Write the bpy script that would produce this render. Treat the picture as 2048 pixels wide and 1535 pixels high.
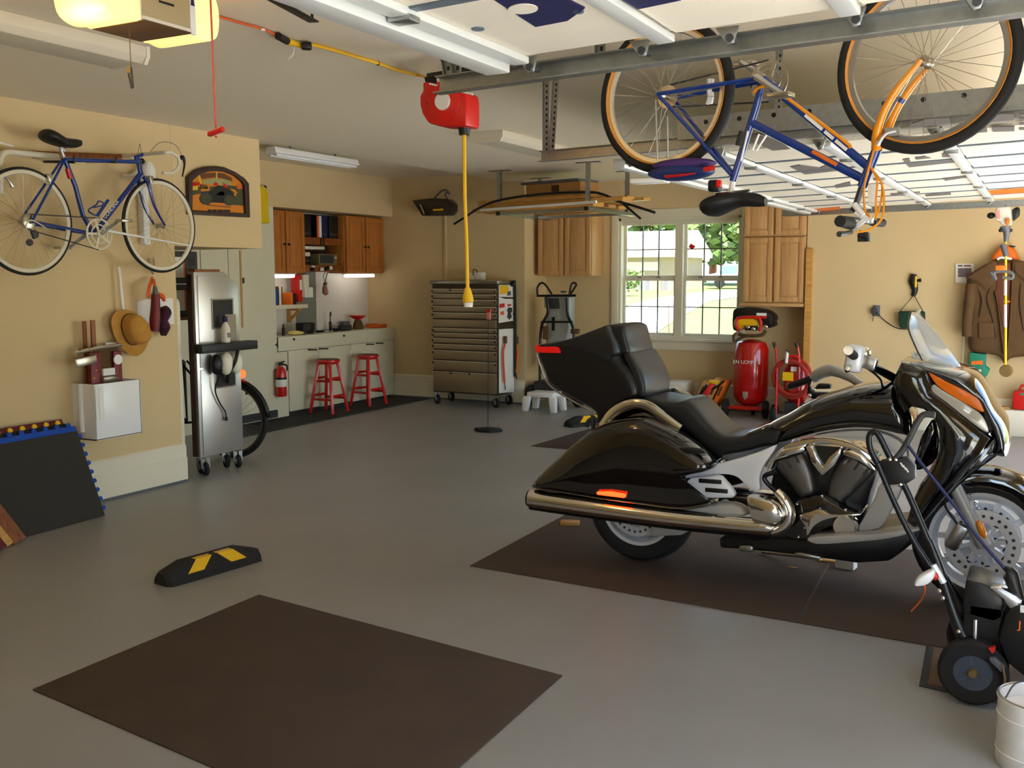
import bpy, bmesh, math, random
from mathutils import Vector, Matrix, Euler
random.seed(7)
for _o in list(bpy.data.objects): bpy.data.objects.remove(_o)
SC = bpy.context.scene
COL = SC.collection
R = math.radians
# ---------------------------------------------------------------- camera
FPX, CX, CY = 2000.0, 1024.0, 767.5          # focal length in pixels of the 2048 x 1535 frame
YAW, PITCH, ROLL, EYE = R(27.93), R(6.27), R(-0.17), 1.6
c_f = Vector((-math.sin(YAW)*math.cos(PITCH), math.cos(YAW)*math.cos(PITCH), -math.sin(PITCH)))
_r = Vector((math.cos(YAW), math.sin(YAW), 0)); _u = _r.cross(c_f)
c_r = math.cos(ROLL)*_r + math.sin(ROLL)*_u
c_u = -math.sin(ROLL)*_r + math.cos(ROLL)*_u
c_o = Vector((0, 0, EYE))
cam_d = bpy.data.cameras.new('camera'); cam = bpy.data.objects.new('camera', cam_d); COL.objects.link(cam)
cam_d.sensor_width = 36; cam_d.sensor_fit = 'HORIZONTAL'; cam_d.lens = FPX/2048*36; cam_d.clip_start = .05; cam_d.clip_end = 300
cam.matrix_world = Matrix(((c_r.x, c_u.x, -c_f.x, c_o.x), (c_r.y, c_u.y, -c_f.y, c_o.y), (c_r.z, c_u.z, -c_f.z, c_o.z), (0, 0, 0, 1)))
SC.camera = cam
# ---------------------------------------------------------------- sky, sun, exposure
W = bpy.data.worlds.new('sky'); SC.world = W; W.use_nodes = True
_n = W.node_tree.nodes; _bg = _n['Background']
_sky = _n.new('ShaderNodeTexSky'); _sky.sky_type = 'NISHITA'; _sky.sun_disc = False
_sky.sun_elevation = R(63); _sky.sun_rotation = R(131); _sky.altitude = 200; _sky.air_density = 1.0; _sky.dust_density = 1.2
W.node_tree.links.new(_sky.outputs[0], _bg.inputs[0]); _bg.inputs[1].default_value = 0.48
sun_d = bpy.data.lights.new('sun', 'SUN'); sun_d.energy = 18; sun_d.angle = R(.6); sun_d.color = (1, .97, .93)
sun = bpy.data.objects.new('sun', sun_d); COL.objects.link(sun)
_el, _az = R(63), R(-41)
_sd = Vector((math.cos(_el)*math.cos(_az), math.cos(_el)*math.sin(_az), math.sin(_el)))   # towards the sun
sun.rotation_euler = (-_sd).to_track_quat('-Z', 'Y').to_euler(); sun.location = (12, -8, 15)
def portal(name, loc, rot, sx, sy):
    l = bpy.data.lights.new(name, 'AREA'); l.shape = 'RECTANGLE'; l.size = sx; l.size_y = sy; l.cycles.is_portal = True
    o = bpy.data.objects.new(name, l); COL.objects.link(o); o.location = loc; o.rotation_euler = rot
portal('door_daylight', (.95, 1.9, 1.05), (0, R(90), 0), 2.1, 2.2)
portal('door_daylight', (.95, 7.6, 1.05), (0, R(90), 0), 2.1, 4.9)
portal('front_daylight', (.15, -2.65, 1.05), (R(90), 0, 0), .9, 2.1)
portal('window_daylight', (-3.86, 11.75, 1.56), (R(-90), 0, 0), 1.6, 1.5)
SC.view_settings.view_transform = 'Standard'; SC.view_settings.look = 'None'
SC.view_settings.gamma = 1; SC.view_settings.use_curve_mapping = False
SC.view_settings.exposure = 0.76
# ---------------------------------------------------------------- helpers
def ray(x, y): return c_f + (x-CX)/FPX*c_r - (y-CY)/FPX*c_u
def on(x, y, ax, val):
    "world point seen at photo pixel (x, y) on the plane axis = val"
    d = ray(x, y); t = (val - c_o[ax])/d[ax]; return c_o + t*d
def fl(x, y, z=0): return on(x, y, 2, z)
def oxz(Y, *pts): return [(lambda p: (p.x, p.z))(on(x, y, 1, Y)) for x, y in pts]
def oyz(X, *pts): return [(lambda p: (p.y, p.z))(on(x, y, 0, X)) for x, y in pts]
def V(*a): return Vector(a)
def spl(pts, n=6, closed=False):
    "Catmull-Rom through points of any dimension"
    P = [Vector(p) for p in pts]; m = len(P); out = []
    for i in range(m if closed else m-1):
        p1, p2 = P[i], P[(i+1) % m]
        p0 = P[(i-1) % m] if (closed or i > 0) else p1*2-p2
        p3 = P[(i+2) % m] if (closed or i+2 < m) else p2*2-p1
        for k in range(n):
            t = k/n
            out.append(.5*((2*p1)+(p2-p0)*t+(2*p0-5*p1+4*p2-p3)*t*t+(3*p1-p0-3*p2+p3)*t**3))
    if not closed: out.append(P[-1])
    return out
def rrect(w, h, r, n=4, cx=0, cy=0):
    o = []
    for sx, sy, a0 in ((1, 1, 0), (-1, 1, 90), (-1, -1, 180), (1, -1, 270)):
        for k in range(n+1):
            a = R(a0+90*k/n); o.append((cx+sx*(w/2-r)+r*math.cos(a), cy+sy*(h/2-r)+r*math.sin(a)))
    return o
def ring2(rx, ry=None, n=20, cx=0, cy=0, a0=0):
    ry = rx if ry is None else ry
    return [(cx+rx*math.cos(a0+2*math.pi*k/n), cy+ry*math.sin(a0+2*math.pi*k/n)) for k in range(n)]
def lift(ax, a, b, c):
    return Vector((c, a, b)) if ax == 0 else Vector((a, c, b)) if ax == 1 else Vector((a, b, c))
def perp(d):
    d = d.normalized(); h = Vector((0, 0, 1)) if abs(d.z) < .9 else Vector((1, 0, 0))
    u = d.cross(h).normalized(); return u, d.cross(u).normalized()
class MB:
    def __init__(s): s.v = []; s.f = []
    def add(s, vs, fs):
        o = len(s.v); s.v += [Vector(a) for a in vs]; s.f += [tuple(i+o for i in q) for q in fs]; return s
    def bx(s, x0, x1, y0, y1, z0, z1):
        x0, x1 = sorted((x0, x1)); y0, y1 = sorted((y0, y1)); z0, z1 = sorted((z0, z1))
        return s.add([(x, y, z) for x in (x0, x1) for y in (y0, y1) for z in (z0, z1)],
                     [(0, 1, 3, 2), (4, 6, 7, 5), (0, 4, 5, 1), (2, 3, 7, 6), (0, 2, 6, 4), (1, 5, 7, 3)])
    def box(s, c, size, rot=None):
        m = MB().bx(-size[0]/2, size[0]/2, -size[1]/2, size[1]/2, -size[2]/2, size[2]/2)
        M_ = (Euler(rot).to_matrix() if not isinstance(rot, Matrix) else rot) if rot is not None else Matrix.Identity(3)
        return s.add([M_ @ p + Vector(c) for p in m.v], m.f)
    def bar(s, p0, p1, w, h, up=(0, 0, 1)):
        "rectangular bar from p0 to p1: w sideways, h along up"
        p0, p1 = Vector(p0), Vector(p1); d = (p1-p0).normalized(); u = d.cross(Vector(up))
        u = u.normalized() if u.length > 1e-4 else perp(d)[0]
        n = u.cross(d).normalized()
        vs = [p+u*a*w/2+n*b*h/2 for p in (p0, p1) for a, b in ((-1, -1), (1, -1), (1, 1), (-1, 1))]
        return s.add(vs, [(0, 1, 2, 3), (7, 6, 5, 4), (0, 4, 5, 1), (1, 5, 6, 2), (2, 6, 7, 3), (3, 7, 4, 0)])
    def cyl(s, p0, p1, r0, r1=None, seg=14, caps=True):
        p0, p1 = Vector(p0), Vector(p1); r1 = r0 if r1 is None else r1; u, w = perp(p1-p0)
        vs = []
        for p, r in ((p0, r0), (p1, r1)):
            vs += [p+(u*math.cos(2*math.pi*k/seg)+w*math.sin(2*math.pi*k/seg))*r for k in range(seg)]
        fs = [(k, (k+1) % seg, seg+(k+1) % seg, seg+k) for k in range(seg)]
        if caps: fs += [tuple(range(seg))[::-1], tuple(range(seg, 2*seg))]
        return s.add(vs, fs)
    def tube(s, pts, r, seg=8, n=0, closed=False, flat=None):
        "round tube along points; n > 0 smooths; r may be a list; flat = (scale_u, scale_w)"
        P = spl(pts, n, closed) if n else [Vector(p) for p in pts]
        m = len(P); rr = r if isinstance(r, (list, tuple)) else None
        def rad(i):
            if rr is None: return r
            t = i/(m-1)*(len(rr)-1); k = min(int(t), len(rr)-2); return rr[k]+(rr[k+1]-rr[k])*(t-k)
        vs = []; u = None
        for i, p in enumerate(P):
            d = (P[(i+1) % m]-P[i-1]) if (closed or 0 < i < m-1) else (P[1]-P[0] if i == 0 else P[-1]-P[-2])
            d = d.normalized() if d.length > 1e-9 else Vector((0, 0, 1))
            if u is None: u = perp(d)[0]
            u = (u-d*u.dot(d)); u = u.normalized() if u.length > 1e-6 else perp(d)[0]
            w = d.cross(u); a, b = flat or (1, 1)
            vs += [p+(u*a*math.cos(2*math.pi*k/seg)+w*b*math.sin(2*math.pi*k/seg))*rad(i) for k in range(seg)]
        fs = []
        for i in range(m if closed else m-1):
            j = (i+1) % m
            fs += [(i*seg+k, i*seg+(k+1) % seg, j*seg+(k+1) % seg, j*seg+k) for k in range(seg)]
        if not closed: fs += [tuple(range(seg))[::-1], tuple(range((m-1)*seg, m*seg))]
        return s.add(vs, fs)
    def lathe(s, prof, o=(0, 0, 0), ax=(0, 0, 1), seg=24):
        o, ax = Vector(o), Vector(ax).normalized(); u, w = perp(ax); vs = []; m = len(prof)
        for r, h in prof:
            vs += [o+ax*h+(u*math.cos(2*math.pi*k/seg)+w*math.sin(2*math.pi*k/seg))*max(r, 1e-5) for k in range(seg)]
        fs = [(i*seg+k, i*seg+(k+1) % seg, (i+1)*seg+(k+1) % seg, (i+1)*seg+k) for i in range(m-1) for k in range(seg)]
        if prof[0][0] > 1e-4 and prof[0] != prof[-1]: fs.append(tuple(range(seg))[::-1])
        if prof[-1][0] > 1e-4 and prof[0] != prof[-1]: fs.append(tuple(range((m-1)*seg, m*seg)))
        return s.add(vs, fs)
    def prism(s, poly, ax, lo, hi):
        m = len(poly)
        vs = [lift(ax, a, b, lo) for a, b in poly]+[lift(ax, a, b, hi) for a, b in poly]
        return s.add(vs, [tuple(range(m))[::-1], tuple(range(m, 2*m))]+[(k, (k+1) % m, m+(k+1) % m, m+k) for k in range(m)])
    def frame(s, outer, inner, ax, lo, hi):
        "flat ring between two outlines with the same number of points"
        m = len(outer)
        vs = [lift(ax, a, b, c) for c in (lo, hi) for q in (outer, inner) for a, b in q]; fs = []
        for k in range(m):
            j = (k+1) % m
            fs += [(k, j, m+j, m+k), (2*m+k, 3*m+k, 3*m+j, 2*m+j), (k, 2*m+k, 2*m+j, j), (m+k, m+j, 3*m+j, 3*m+k)]
        return s.add(vs, fs)
    def sph(s, c, r, seg=16, rings=10, rot=None):
        rx, ry, rz = r if isinstance(r, (tuple, list)) else (r, r, r); vs = []; M_ = Euler(rot).to_matrix() if rot else Matrix.Identity(3)
        for i in range(rings+1):
            t = math.pi*i/rings
            vs += [M_ @ Vector((rx*max(math.sin(t), 1e-4)*math.cos(2*math.pi*k/seg), ry*max(math.sin(t), 1e-4)*math.sin(2*math.pi*k/seg), rz*math.cos(t)))+Vector(c) for k in range(seg)]
        return s.add(vs, [(i*seg+k, i*seg+(k+1) % seg, (i+1)*seg+(k+1) % seg, (i+1)*seg+k) for i in range(rings) for k in range(seg)])
    def tor(s, c, ax, Rm, r, seg=40, rs=10, sq=1.0):
        c, ax = Vector(c), Vector(ax).normalized(); u, w = perp(ax); vs = []
        for i in range(seg):
            d = u*math.cos(2*math.pi*i/seg)+w*math.sin(2*math.pi*i/seg)
            vs += [c+d*(Rm+r*math.cos(2*math.pi*k/rs))+ax*r*sq*math.sin(2*math.pi*k/rs) for k in range(rs)]
        return s.add(vs, [(i*rs+k, i*rs+(k+1) % rs, ((i+1) % seg)*rs+(k+1) % rs, ((i+1) % seg)*rs+k) for i in range(seg) for k in range(rs)])
    def loft(s, rings, caps=True):
        m = len(rings[0]); vs = [p for q in rings for p in q]
        fs = [(i*m+k, i*m+(k+1) % m, (i+1)*m+(k+1) % m, (i+1)*m+k) for i in range(len(rings)-1) for k in range(m)]
        if caps: fs += [tuple(range(m))[::-1], tuple(range((len(rings)-1)*m, len(rings)*m))]
        return s.add(vs, fs)
    def puff(s, outline, spine, ax, mid, hw, n=5, p=2.0, both=True, hw2=None):
        "cushion-shaped body: an outline swollen by hw across axis ax, crest along the spine"
        S = [Vector((a, b)) for a, b in spine]
        def near(q):
            if len(S) == 1: return S[0]
            best = None
            for a, b in zip(S, S[1:]):
                d = b-a; t = max(0, min(1, (q-a).dot(d)/max(d.dot(d), 1e-9))); c = a+d*t
                if best is None or (c-q).length < best[0]: best = ((c-q).length, c)
            return best[1]
        O = [Vector(q[:2]) for q in outline]; N = [near(q) for q in O]; rings = []
        ks = list(range(-n, n+1)) if both else list(range(0, n+1))
        for k in ks:
            t = abs(k)/n; f = 1-t; y = (1-f**p)**(1/p) if False else (1-(1-t)**p)**(1/p)
            h = hw if (k >= 0 or hw2 is None) else hw2
            sc = 1-.94*t**1.0*(t**.5)
            # t: 0 at the outline -> 1 at the crest
            rings.append([lift(ax, *(c+(q-c)*sc), mid+(1 if k >= 0 else -1)*h*y) for q, c in zip(O, N)])
        return s.loft(rings)
    def xf(s, M_): s.v = [M_ @ p for p in s.v]; return s
    def build(s, name, mat, parent=None, smooth=True, bevel=0, ang=38, seg=2, kind=None, label=None):
        me = bpy.data.meshes.new(name); o = bpy.data.objects.new(name, me)
        off = Vector((0, 0, 0)); q = parent
        while q is not None: off += q.location; q = q.parent
        me.from_pydata([p-off for p in s.v], [], s.f)
        bm = bmesh.new(); bm.from_mesh(me); bmesh.ops.recalc_face_normals(bm, faces=bm.faces)
        if bevel:
            ed = [e for e in bm.edges if len(e.link_faces) == 2 and e.calc_face_angle(0) > .5]
            bmesh.ops.bevel(bm, geom=ed, offset=bevel, segments=seg, affect='EDGES', clamp_overlap=True, profile=.5)
        bm.to_mesh(me); bm.free()
        if smooth:
            me.polygons.foreach_set('use_smooth', [True]*len(me.polygons)); me.set_sharp_from_angle(angle=R(ang))
        me.materials.append(MAT[mat] if isinstance(mat, str) else mat); COL.objects.link(o)
        if parent is not None: o.parent = parent
        if kind: o['kind'] = kind
        if label and parent is not None: o['label'] = label
        return o
def tag(o, label, cat, group=None):
    o['label'] = label; o['category'] = cat
    if group: o['group'] = group
    return o
def thing(name, label, cat, loc=(0, 0, 0), group=None):
    o = bpy.data.objects.new(name, None); o.empty_display_size = .1; COL.objects.link(o); o.location = loc
    return tag(o, label, cat, group)
def struct(name, mb, mat, parent=None, **k):
    o = mb.build(name, mat, parent, **k)
    if parent is None: o['kind'] = 'structure'
    return o
def dup(root, loc, rot=None, label=None):
    r = root.copy(); COL.objects.link(r); r.location = loc
    if rot is not None: r.rotation_euler = rot
    if label: r['label'] = label
    for ch in list(root.children):
        c = ch.copy(); COL.objects.link(c); c.parent = r
        for g in list(ch.children):
            d = g.copy(); COL.objects.link(d); d.parent = c
    return r
# ---------------------------------------------------------------- materials
MAT = {}
def lin(c): return tuple((x/255/12.92 if x/255 <= .04045 else ((x/255+.055)/1.055)**2.4) for x in c)+(1,)
def mat(name, c, rough=.5, metal=0, bump=0, bs=60, var=0, vs=4, coat=0, emit=0, trans=0, ior=1.45, c2=None, spec=.5, alpha=1, stretch=(1, 1, 1), aniso=0):
    m = bpy.data.materials.new(name); m.use_nodes = True; nt = m.node_tree; b = nt.nodes['Principled BSDF']; I = b.inputs
    I['Base Color'].default_value = lin(c); I['Roughness'].default_value = rough; I['Metallic'].default_value = metal
    I['IOR'].default_value = ior; I['Specular IOR Level'].default_value = spec
    if coat: I['Coat Weight'].default_value = coat; I['Coat Roughness'].default_value = .03
    if trans: I['Transmission Weight'].default_value = trans
    if alpha < 1: I['Alpha'].default_value = alpha
    if emit: I['Emission Color'].default_value = lin(c2 or c); I['Emission Strength'].default_value = emit
    if var or bump:
        tc = nt.nodes.new('ShaderNodeTexCoord'); mp = nt.nodes.new('ShaderNodeMapping'); mp.inputs['Scale'].default_value = stretch
        nt.links.new(tc.outputs['Object'], mp.inputs[0])
    if var:
        nz = nt.nodes.new('ShaderNodeTexNoise'); nz.inputs['Scale'].default_value = vs; nz.inputs['Detail'].default_value = 6
        nt.links.new(mp.outputs[0], nz.inputs['Vector'])
        rp = nt.nodes.new('ShaderNodeValToRGB'); rp.color_ramp.elements[0].position = .3; rp.color_ramp.elements[1].position = .7
        l = lin(c); l2 = lin(c2) if c2 and not emit else None
        rp.color_ramp.elements[0].color = l2 or tuple(max(0, x*(1-var)) for x in l[:3])+(1,)
        rp.color_ramp.elements[1].color = tuple(min(1, x*(1+(0 if l2 else var*.6))) for x in l[:3])+(1,)
        nt.links.new(nz.outputs[0], rp.inputs[0]); nt.links.new(rp.outputs[0], I['Base Color'])
    if bump:
        n2 = nt.nodes.new('ShaderNodeTexNoise'); n2.inputs['Scale'].default_value = bs; n2.inputs['Detail'].default_value = 4
        nt.links.new(mp.outputs[0], n2.inputs['Vector'])
        bp = nt.nodes.new('ShaderNodeBump'); bp.inputs['Strength'].default_value = bump; bp.inputs['Distance'].default_value = .01
        nt.links.new(n2.outputs[0], bp.inputs['Height']); nt.links.new(bp.outputs[0], I['Normal'])
    MAT[name] = m; return m
def wood(name, c, c2, rough=.45, stretch=(14, 14, 1), scale=3):
    m = mat(name, c, rough, var=.3, vs=scale, c2=c2, stretch=stretch); return m
mat('wall', (213, 188, 141), .85, bump=.08, bs=220, var=.03, vs=2)
mat('ceiling', (240, 228, 202), .9, bump=.05, bs=200)
mat('floor', (152, 151, 146), .42, bump=.03, bs=9, var=.08, vs=1.3)
mat('trim', (226, 218, 192), .45)
mat('white_paint', (222, 218, 196), .5, var=.03, vs=3)
mat('white', (236, 234, 228), .4)
mat('white_gloss', (240, 240, 238), .2)
mat('offwhite', (222, 214, 196), .5)
mat('black', (18, 18, 18), .45)
mat('black_gloss', (6, 6, 7), .06, coat=1, spec=.6)
mat('black_satin', (20, 20, 21), .32)
mat('rubber', (26, 25, 24), .75, bump=.1, bs=80)
mat('dark_grey', (55, 55, 56), .5)
mat('grey', (120, 120, 120), .5)
mat('mid_grey', (92, 94, 96), .45)
mat('chrome', (225, 222, 215), .06, metal=1)
mat('steel', (168, 166, 160), .28, metal=1, var=.08, vs=6)
mat('galv', (170, 174, 172), .38, metal=1, var=.12, vs=30)
mat('alu', (200, 202, 204), .3, metal=1)
mat('silver', (178, 180, 184), .35, metal=.6)
mat('red', (200, 24, 16), .3, coat=.4)
mat('red_plastic', (205, 28, 20), .35)
mat('red_tank', (190, 12, 10), .18, coat=.8)
mat('dark_red', (110, 18, 24), .45)
mat('yellow', (236, 186, 20), .45)
mat('yellow_fabric', (228, 190, 10), .8)
mat('orange', (232, 112, 20), .5)
mat('orange_gloss', (240, 120, 16), .2)
mat('blue', (20, 62, 140), .22, coat=.5)
mat('blue_foam', (22, 74, 170), .8)
mat('navy', (24, 28, 74), .6)
mat('green', (30, 130, 96), .6)
mat('brown', (92, 66, 36), .9, bump=.1, bs=120, var=.12, vs=10)
mat('matbrown', (74, 59, 47), .85, bump=.25, bs=160, var=.12, vs=3)
mat('foam_dark', (52, 50, 44), .9, bump=.15, bs=150)
mat('cardboard', (186, 140, 82), .85, var=.06, vs=8)
mat('glass', (245, 250, 250), .0, trans=1, ior=1.0, spec=.3)
wood('oak', (196, 126, 58), (164, 96, 38))
wood('maple', (206, 162, 106), (190, 144, 90))
wood('lumber', (214, 164, 88), (190, 136, 64), stretch=(2, 14, 14))
wood('darkwood', (150, 84, 30), (112, 58, 20), stretch=(14, 14, 1.5))
mat('tube_on', (255, 255, 250), .3, emit=3.5, c2=(255, 252, 240))
mat('bulb_glow', (255, 226, 150), .4, emit=1.7, c2=(255, 190, 84))
mat('lamp_red', (200, 20, 16), .25, emit=.25)
mat('red_lens_glow', (255, 60, 30), .25, emit=5, c2=(255, 50, 16))  # emission stands in for camera flash thrown back by the red lenses
mat('cream_tyre', (196, 172, 128), .7); mat('gum_wall', (206, 138, 52), .7); mat('bike_blue', (16, 52, 130), .2, coat=.6)
mat('bike_orange', (240, 150, 14), .25, coat=.5); mat('dull_chrome', (190, 184, 168), .3, metal=1); mat('white_tape', (218, 210, 188), .6)
mat('letter_white', (236, 232, 224), .5); mat('purple', (74, 44, 110), .6); mat('pouch_blue', (24, 44, 104), .5); mat('glow_white', (252, 253, 255), .15, coat=1)
def onp(x, y, P0, N):
    d = ray(x, y); t = (P0-c_o).dot(N)/d.dot(N); return c_o+t*d
def text_mesh(s, p0, dx, up, h, name, m, parent, ext=.002):
    "raised lettering: starts at p0, runs along dx, letters as tall as h along up"
    cu = bpy.data.curves.new('t', 'FONT'); cu.body = s; cu.size = 1; cu.extrude = 0
    to = bpy.data.objects.new('t', cu); COL.objects.link(to); dg = bpy.context.evaluated_depsgraph_get()
    me = to.evaluated_get(dg).to_mesh(); b = MB()
    dx, up = Vector(dx).normalized(), Vector(up).normalized(); n = dx.cross(up)
    vs = [Vector(p0)+dx*(q.co.x*h*1.38)+up*(q.co.y*h*1.38)+n*ext for q in me.vertices]
    b.add(vs, [tuple(f.vertices) for f in me.polygons]); to.evaluated_get(dg).to_mesh_clear()
    bpy.data.objects.remove(to); bpy.data.curves.remove(cu)
    return b.build(name, m, parent, smooth=False)
# ---------------------------------------------------------------- the room
H, HA = 2.72, 2.83
XL, XS, XB, YA, YW, YR, XR = -5.86, -7.53, -7.95, 10.9, 11.5, 11.15, .9
struct('floor', MB().bx(-8.3, XR+.15, -2.6, 11.7, -.1, 0), 'floor')
struct('ceiling', MB().bx(XL, XR+.2, -2.7, 11.8, H, H+.2), 'ceiling')
struct('ceiling', MB().bx(-8.3, XL-.001, 5.3, 11.2, HA, HA+.1), 'ceiling')
struct('wall_left', MB().bx(XL-.12, XL, -2.6, 5.58, 0, H), 'wall')
struct('wall_left', MB().bx(XL-1.1, XL, 5.582, 6.55, 1.82, HA), 'wall')
struct('wall_hall', MB().bx(-8.4, -8.3, 5.2, 11.2, 0, HA), 'wall')
struct('wall_hall', MB().bx(-8.3, XL-.12, 5.2, 5.3, 0, HA), 'wall')
struct('wall_front', MB().bx(-6, -.3, -2.7, -2.6, 0, H).bx(.6, XR+.2, -2.7, -2.6, 0, H).bx(-.3, .6, -2.7, -2.6, 2.1, H), 'wall')
struct('wall_bulkhead', MB().bx(XS-.12, XS, 6.552, YA-.002, 2.345, HA), 'wall')
struct('wall_bulkhead', MB().bx(XB-.3, XS-.12, 8.5, YA-.002, 2.345, 2.40), 'wall')
struct('wall_back', MB().bx(-8.3, -5.6, YA, YA+.65, 0, HA), 'wall')
wx0, wx1, wz0, wz1 = -4.615, -3.105, .83, 2.265
wb = MB().bx(-5.6, wx0, YW, YW+.15, 0, H).bx(wx1, -2.2, YW, YW+.15, 0, H).bx(wx0, wx1, YW, YW+.15, 0, wz0).bx(wx0, wx1, YW, YW+.15, wz1, H)
struct('wall_window', wb, 'wall')
struct('wall_right_back', MB().bx(-2.29, XR+.15, YR, YR+.5, 0, H), 'wall')
rw = MB()
for a, b in ((-2.6, .8), (3.0, 5.15), (10.05, 11.15)): rw.bx(XR, XR+.15, a, b, 0, H)
for a, b in ((.8, 3.0), (5.15, 10.05)): rw.bx(XR, XR+.15, a, b, 2.15, H)
struct('wall_door_side', rw, 'wall')
# baseboards: tall two-step boards with a grey sill strip
def baseboard(name, p0, p1, nrm, h=.30):
    p0, p1 = Vector(p0), Vector(p1); n = Vector(nrm); m = MB()
    prof = [(0, .02), (.028, .02), (.028, h*.62), (.02, h*.66), (.02, h-.02), (.006, h), (0, h)]
    rings = []
    for p in (p0, p1): rings.append([p+n*a+Vector((0, 0, b)) for a, b in prof])
    m.loft(rings); o = struct(name, m, 'trim', smooth=False)
    g = MB().loft([[p+n*a+Vector((0, 0, b)) for a, b in ((0, 0), (.024, 0), (.024, .02), (0, .02))] for p in (p0, p1)])
    g.build('sill_strip', 'mid_grey', o)
baseboard('baseboard_left', (XL, -2.6, 0), (XL, 5.60, 0), (1, 0, 0))
baseboard('baseboard_back', (XS, YA, 0), (-5.60, YA, 0), (0, -1, 0))
baseboard('baseboard_window', (-5.56, YW, 0), (-2.3, YW, 0), (0, -1, 0))
baseboard('baseboard_right', (-2.29, YR, 0), (XR, YR, 0), (0, -1, 0), .34)
# window: casing, two double-hung units, 3 x 2 panes in each sash
w = MB()
for a, b, c, d in ((wx0-.09, wx0, wz0-.12, wz1+.1), (wx1, wx1+.075, wz0-.12, wz1+.1), (wx0, wx1, wz1, wz1+.1)): w.bx(a, b, YW-.022, YW+.001, c, d)
win = struct('window_1', w, 'trim', bevel=.004)
MB().bx(wx0-.12, wx1+.1, YW-.06, YW+.02, wz0-.035, wz0).build('window_sill', 'trim', win, bevel=.006)
MB().bx(wx0-.07, wx1+.06, YW-.02, YW, wz0-.14, wz0-.035).build('apron', 'trim', win, bevel=.004)
ys = YW+.08; wm = -3.86
jm = MB().bx(wx0, wx0+.03, YW, YW+.15, wz0, wz1).bx(wx1-.03, wx1, YW, YW+.15, wz0, wz1).bx(wx0, wx1, YW, YW+.15, wz1-.03, wz1).bx(wx0, wx1, YW, YW+.15, wz0-.001, wz0+.025).bx(wm-.045, wm+.045, YW+.03, YW+.15, wz0, wz1)
jm.build('jamb', 'trim', win)
MB().box((wm-.03, YW+.055, wz1-.055), (wx1-wx0-.06, .07, .06)).build('blind_head_rail', 'white_paint', win, bevel=.004)
MB().box((wx0-.02, YW-.01, 1.5), (.02, .02, .02)).build('blind_cleat', 'white', win)
zm = 1.545
for a, b in ((wx0+.03, wm-.045), (wm+.045, wx1-.03)):
    for z0, z1, yy in ((wz0+.025, zm, ys), (zm, wz1-.03, ys+.03)):
        t = .032
        s = MB().bx(a, a+t, yy, yy+.03, z0, z1).bx(b-t, b, yy, yy+.03, z0, z1).bx(a+t, b-t, yy, yy+.03, z0, z0+t).bx(a+t, b-t, yy, yy+.03, z1-t, z1)
        so = s.build('sash', 'offwhite', win, bevel=.003)
        g = MB()
        for k in (1, 2): x = a+t+(b-a-2*t)*k/3; g.bx(x-.007, x+.007, yy+.006, yy+.024, z0+t, z1-t)
        zc = (z0+z1)/2; g.bx(a+t, b-t, yy+.005, yy+.025, zc-.007, zc+.007)
        g.build('muntin', 'grey', so)
        for i in range(3):
            for j in range(2):
                x0 = a+t+(b-a-2*t)*i/3; x1 = a+t+(b-a-2*t)*(i+1)/3; zz0 = z0+t if j == 0 else zc; zz1 = zc if j == 0 else z1-t
                MB().bx(x0+.006, x1-.006, yy+.013, yy+.017, zz0+.006, zz1-.006).build('pane', 'glass', so, smooth=False)
    MB().box(((a+b)/2-.12, ys-.012, zm+.012), (.05, .03, .02)).build('sash_lock', 'steel', win, bevel=.004)
    MB().box(((a+b)/2+.12, ys-.012, zm+.012), (.05, .03, .02)).build('sash_lock', 'steel', win, bevel=.004)
# ---------------------------------------------------------------- outdoors
mat('lawn', (106, 116, 56), .95, var=.2, vs=.8)
mat('drive', (222, 220, 216), .9, var=.06, vs=.6)
mat('siding', (150, 132, 108), .85)
mat('roof', (196, 178, 162), .9)
mat('leaf', (104, 124, 66), .8, var=.25, vs=3)
struct('ground', MB().bx(-60, 60, -60, 13.2, -.32, -.12), 'lawn')
def gz(y): return -.12+max(0, y-13.2)*.018
struct('ground', MB().add([(-70, 13.2, -.12), (60, 13.2, -.12), (60, 90, gz(90)), (-70, 90, gz(90))], [(0, 1, 2, 3)]), 'lawn')
struct('driveway', MB().bx(XR+.15, 14, -14, 12.5, -.12, -.02), 'drive')
struct('driveway', MB().bx(-5, XR+.15, -14, -2.72, -.12, -.02), 'drive')
def gp(x, y):
    d = ray(x, y); t = (c_o.z+.12+.018*13.2-.018*c_o.y)/(.018*d.y-d.z); p = c_o+d*t; return p     # on the rising lawn
dv = [gp(x, y) for x, y in ((1230, 700), (1262, 700), (1300, 676), (1330, 655), (1352, 640), (1385, 622), (1420, 603), (1480, 594), (1480, 580), (1420, 583), (1360, 590), (1310, 598), (1262, 610), (1230, 630))]
struct('driveway', MB().add([p+Vector((0, 0, .03)) for p in dv], [tuple(range(len(dv)))]), 'drive')
YH = 55
def hx(x, y, Y=YH): return on(x, y, 1, Y)
T = thing('neighbour_house', 'pale house with low roof across the lawn, seen through the left window', 'house', hx(1310, 570))
a, b = hx(1150, 516), hx(1352, 516); g0 = gz(YH)
MB().bx(a.x, b.x, YH, YH+5, g0, a.z).build('wall', 'siding', T); MB().bx(a.x-.5, b.x+.5, YH-.4, YH+5.4, a.z, a.z+.22).build('fascia', 'white', T)
MB().prism([(YH-.5, a.z+.2), (YH+5.5, a.z+.2), (YH+2.5, a.z+1.6)], 0, a.x-.5, b.x+.5).build('roof', 'roof', T)
mat('far_window', (116, 110, 108), .3)
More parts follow.
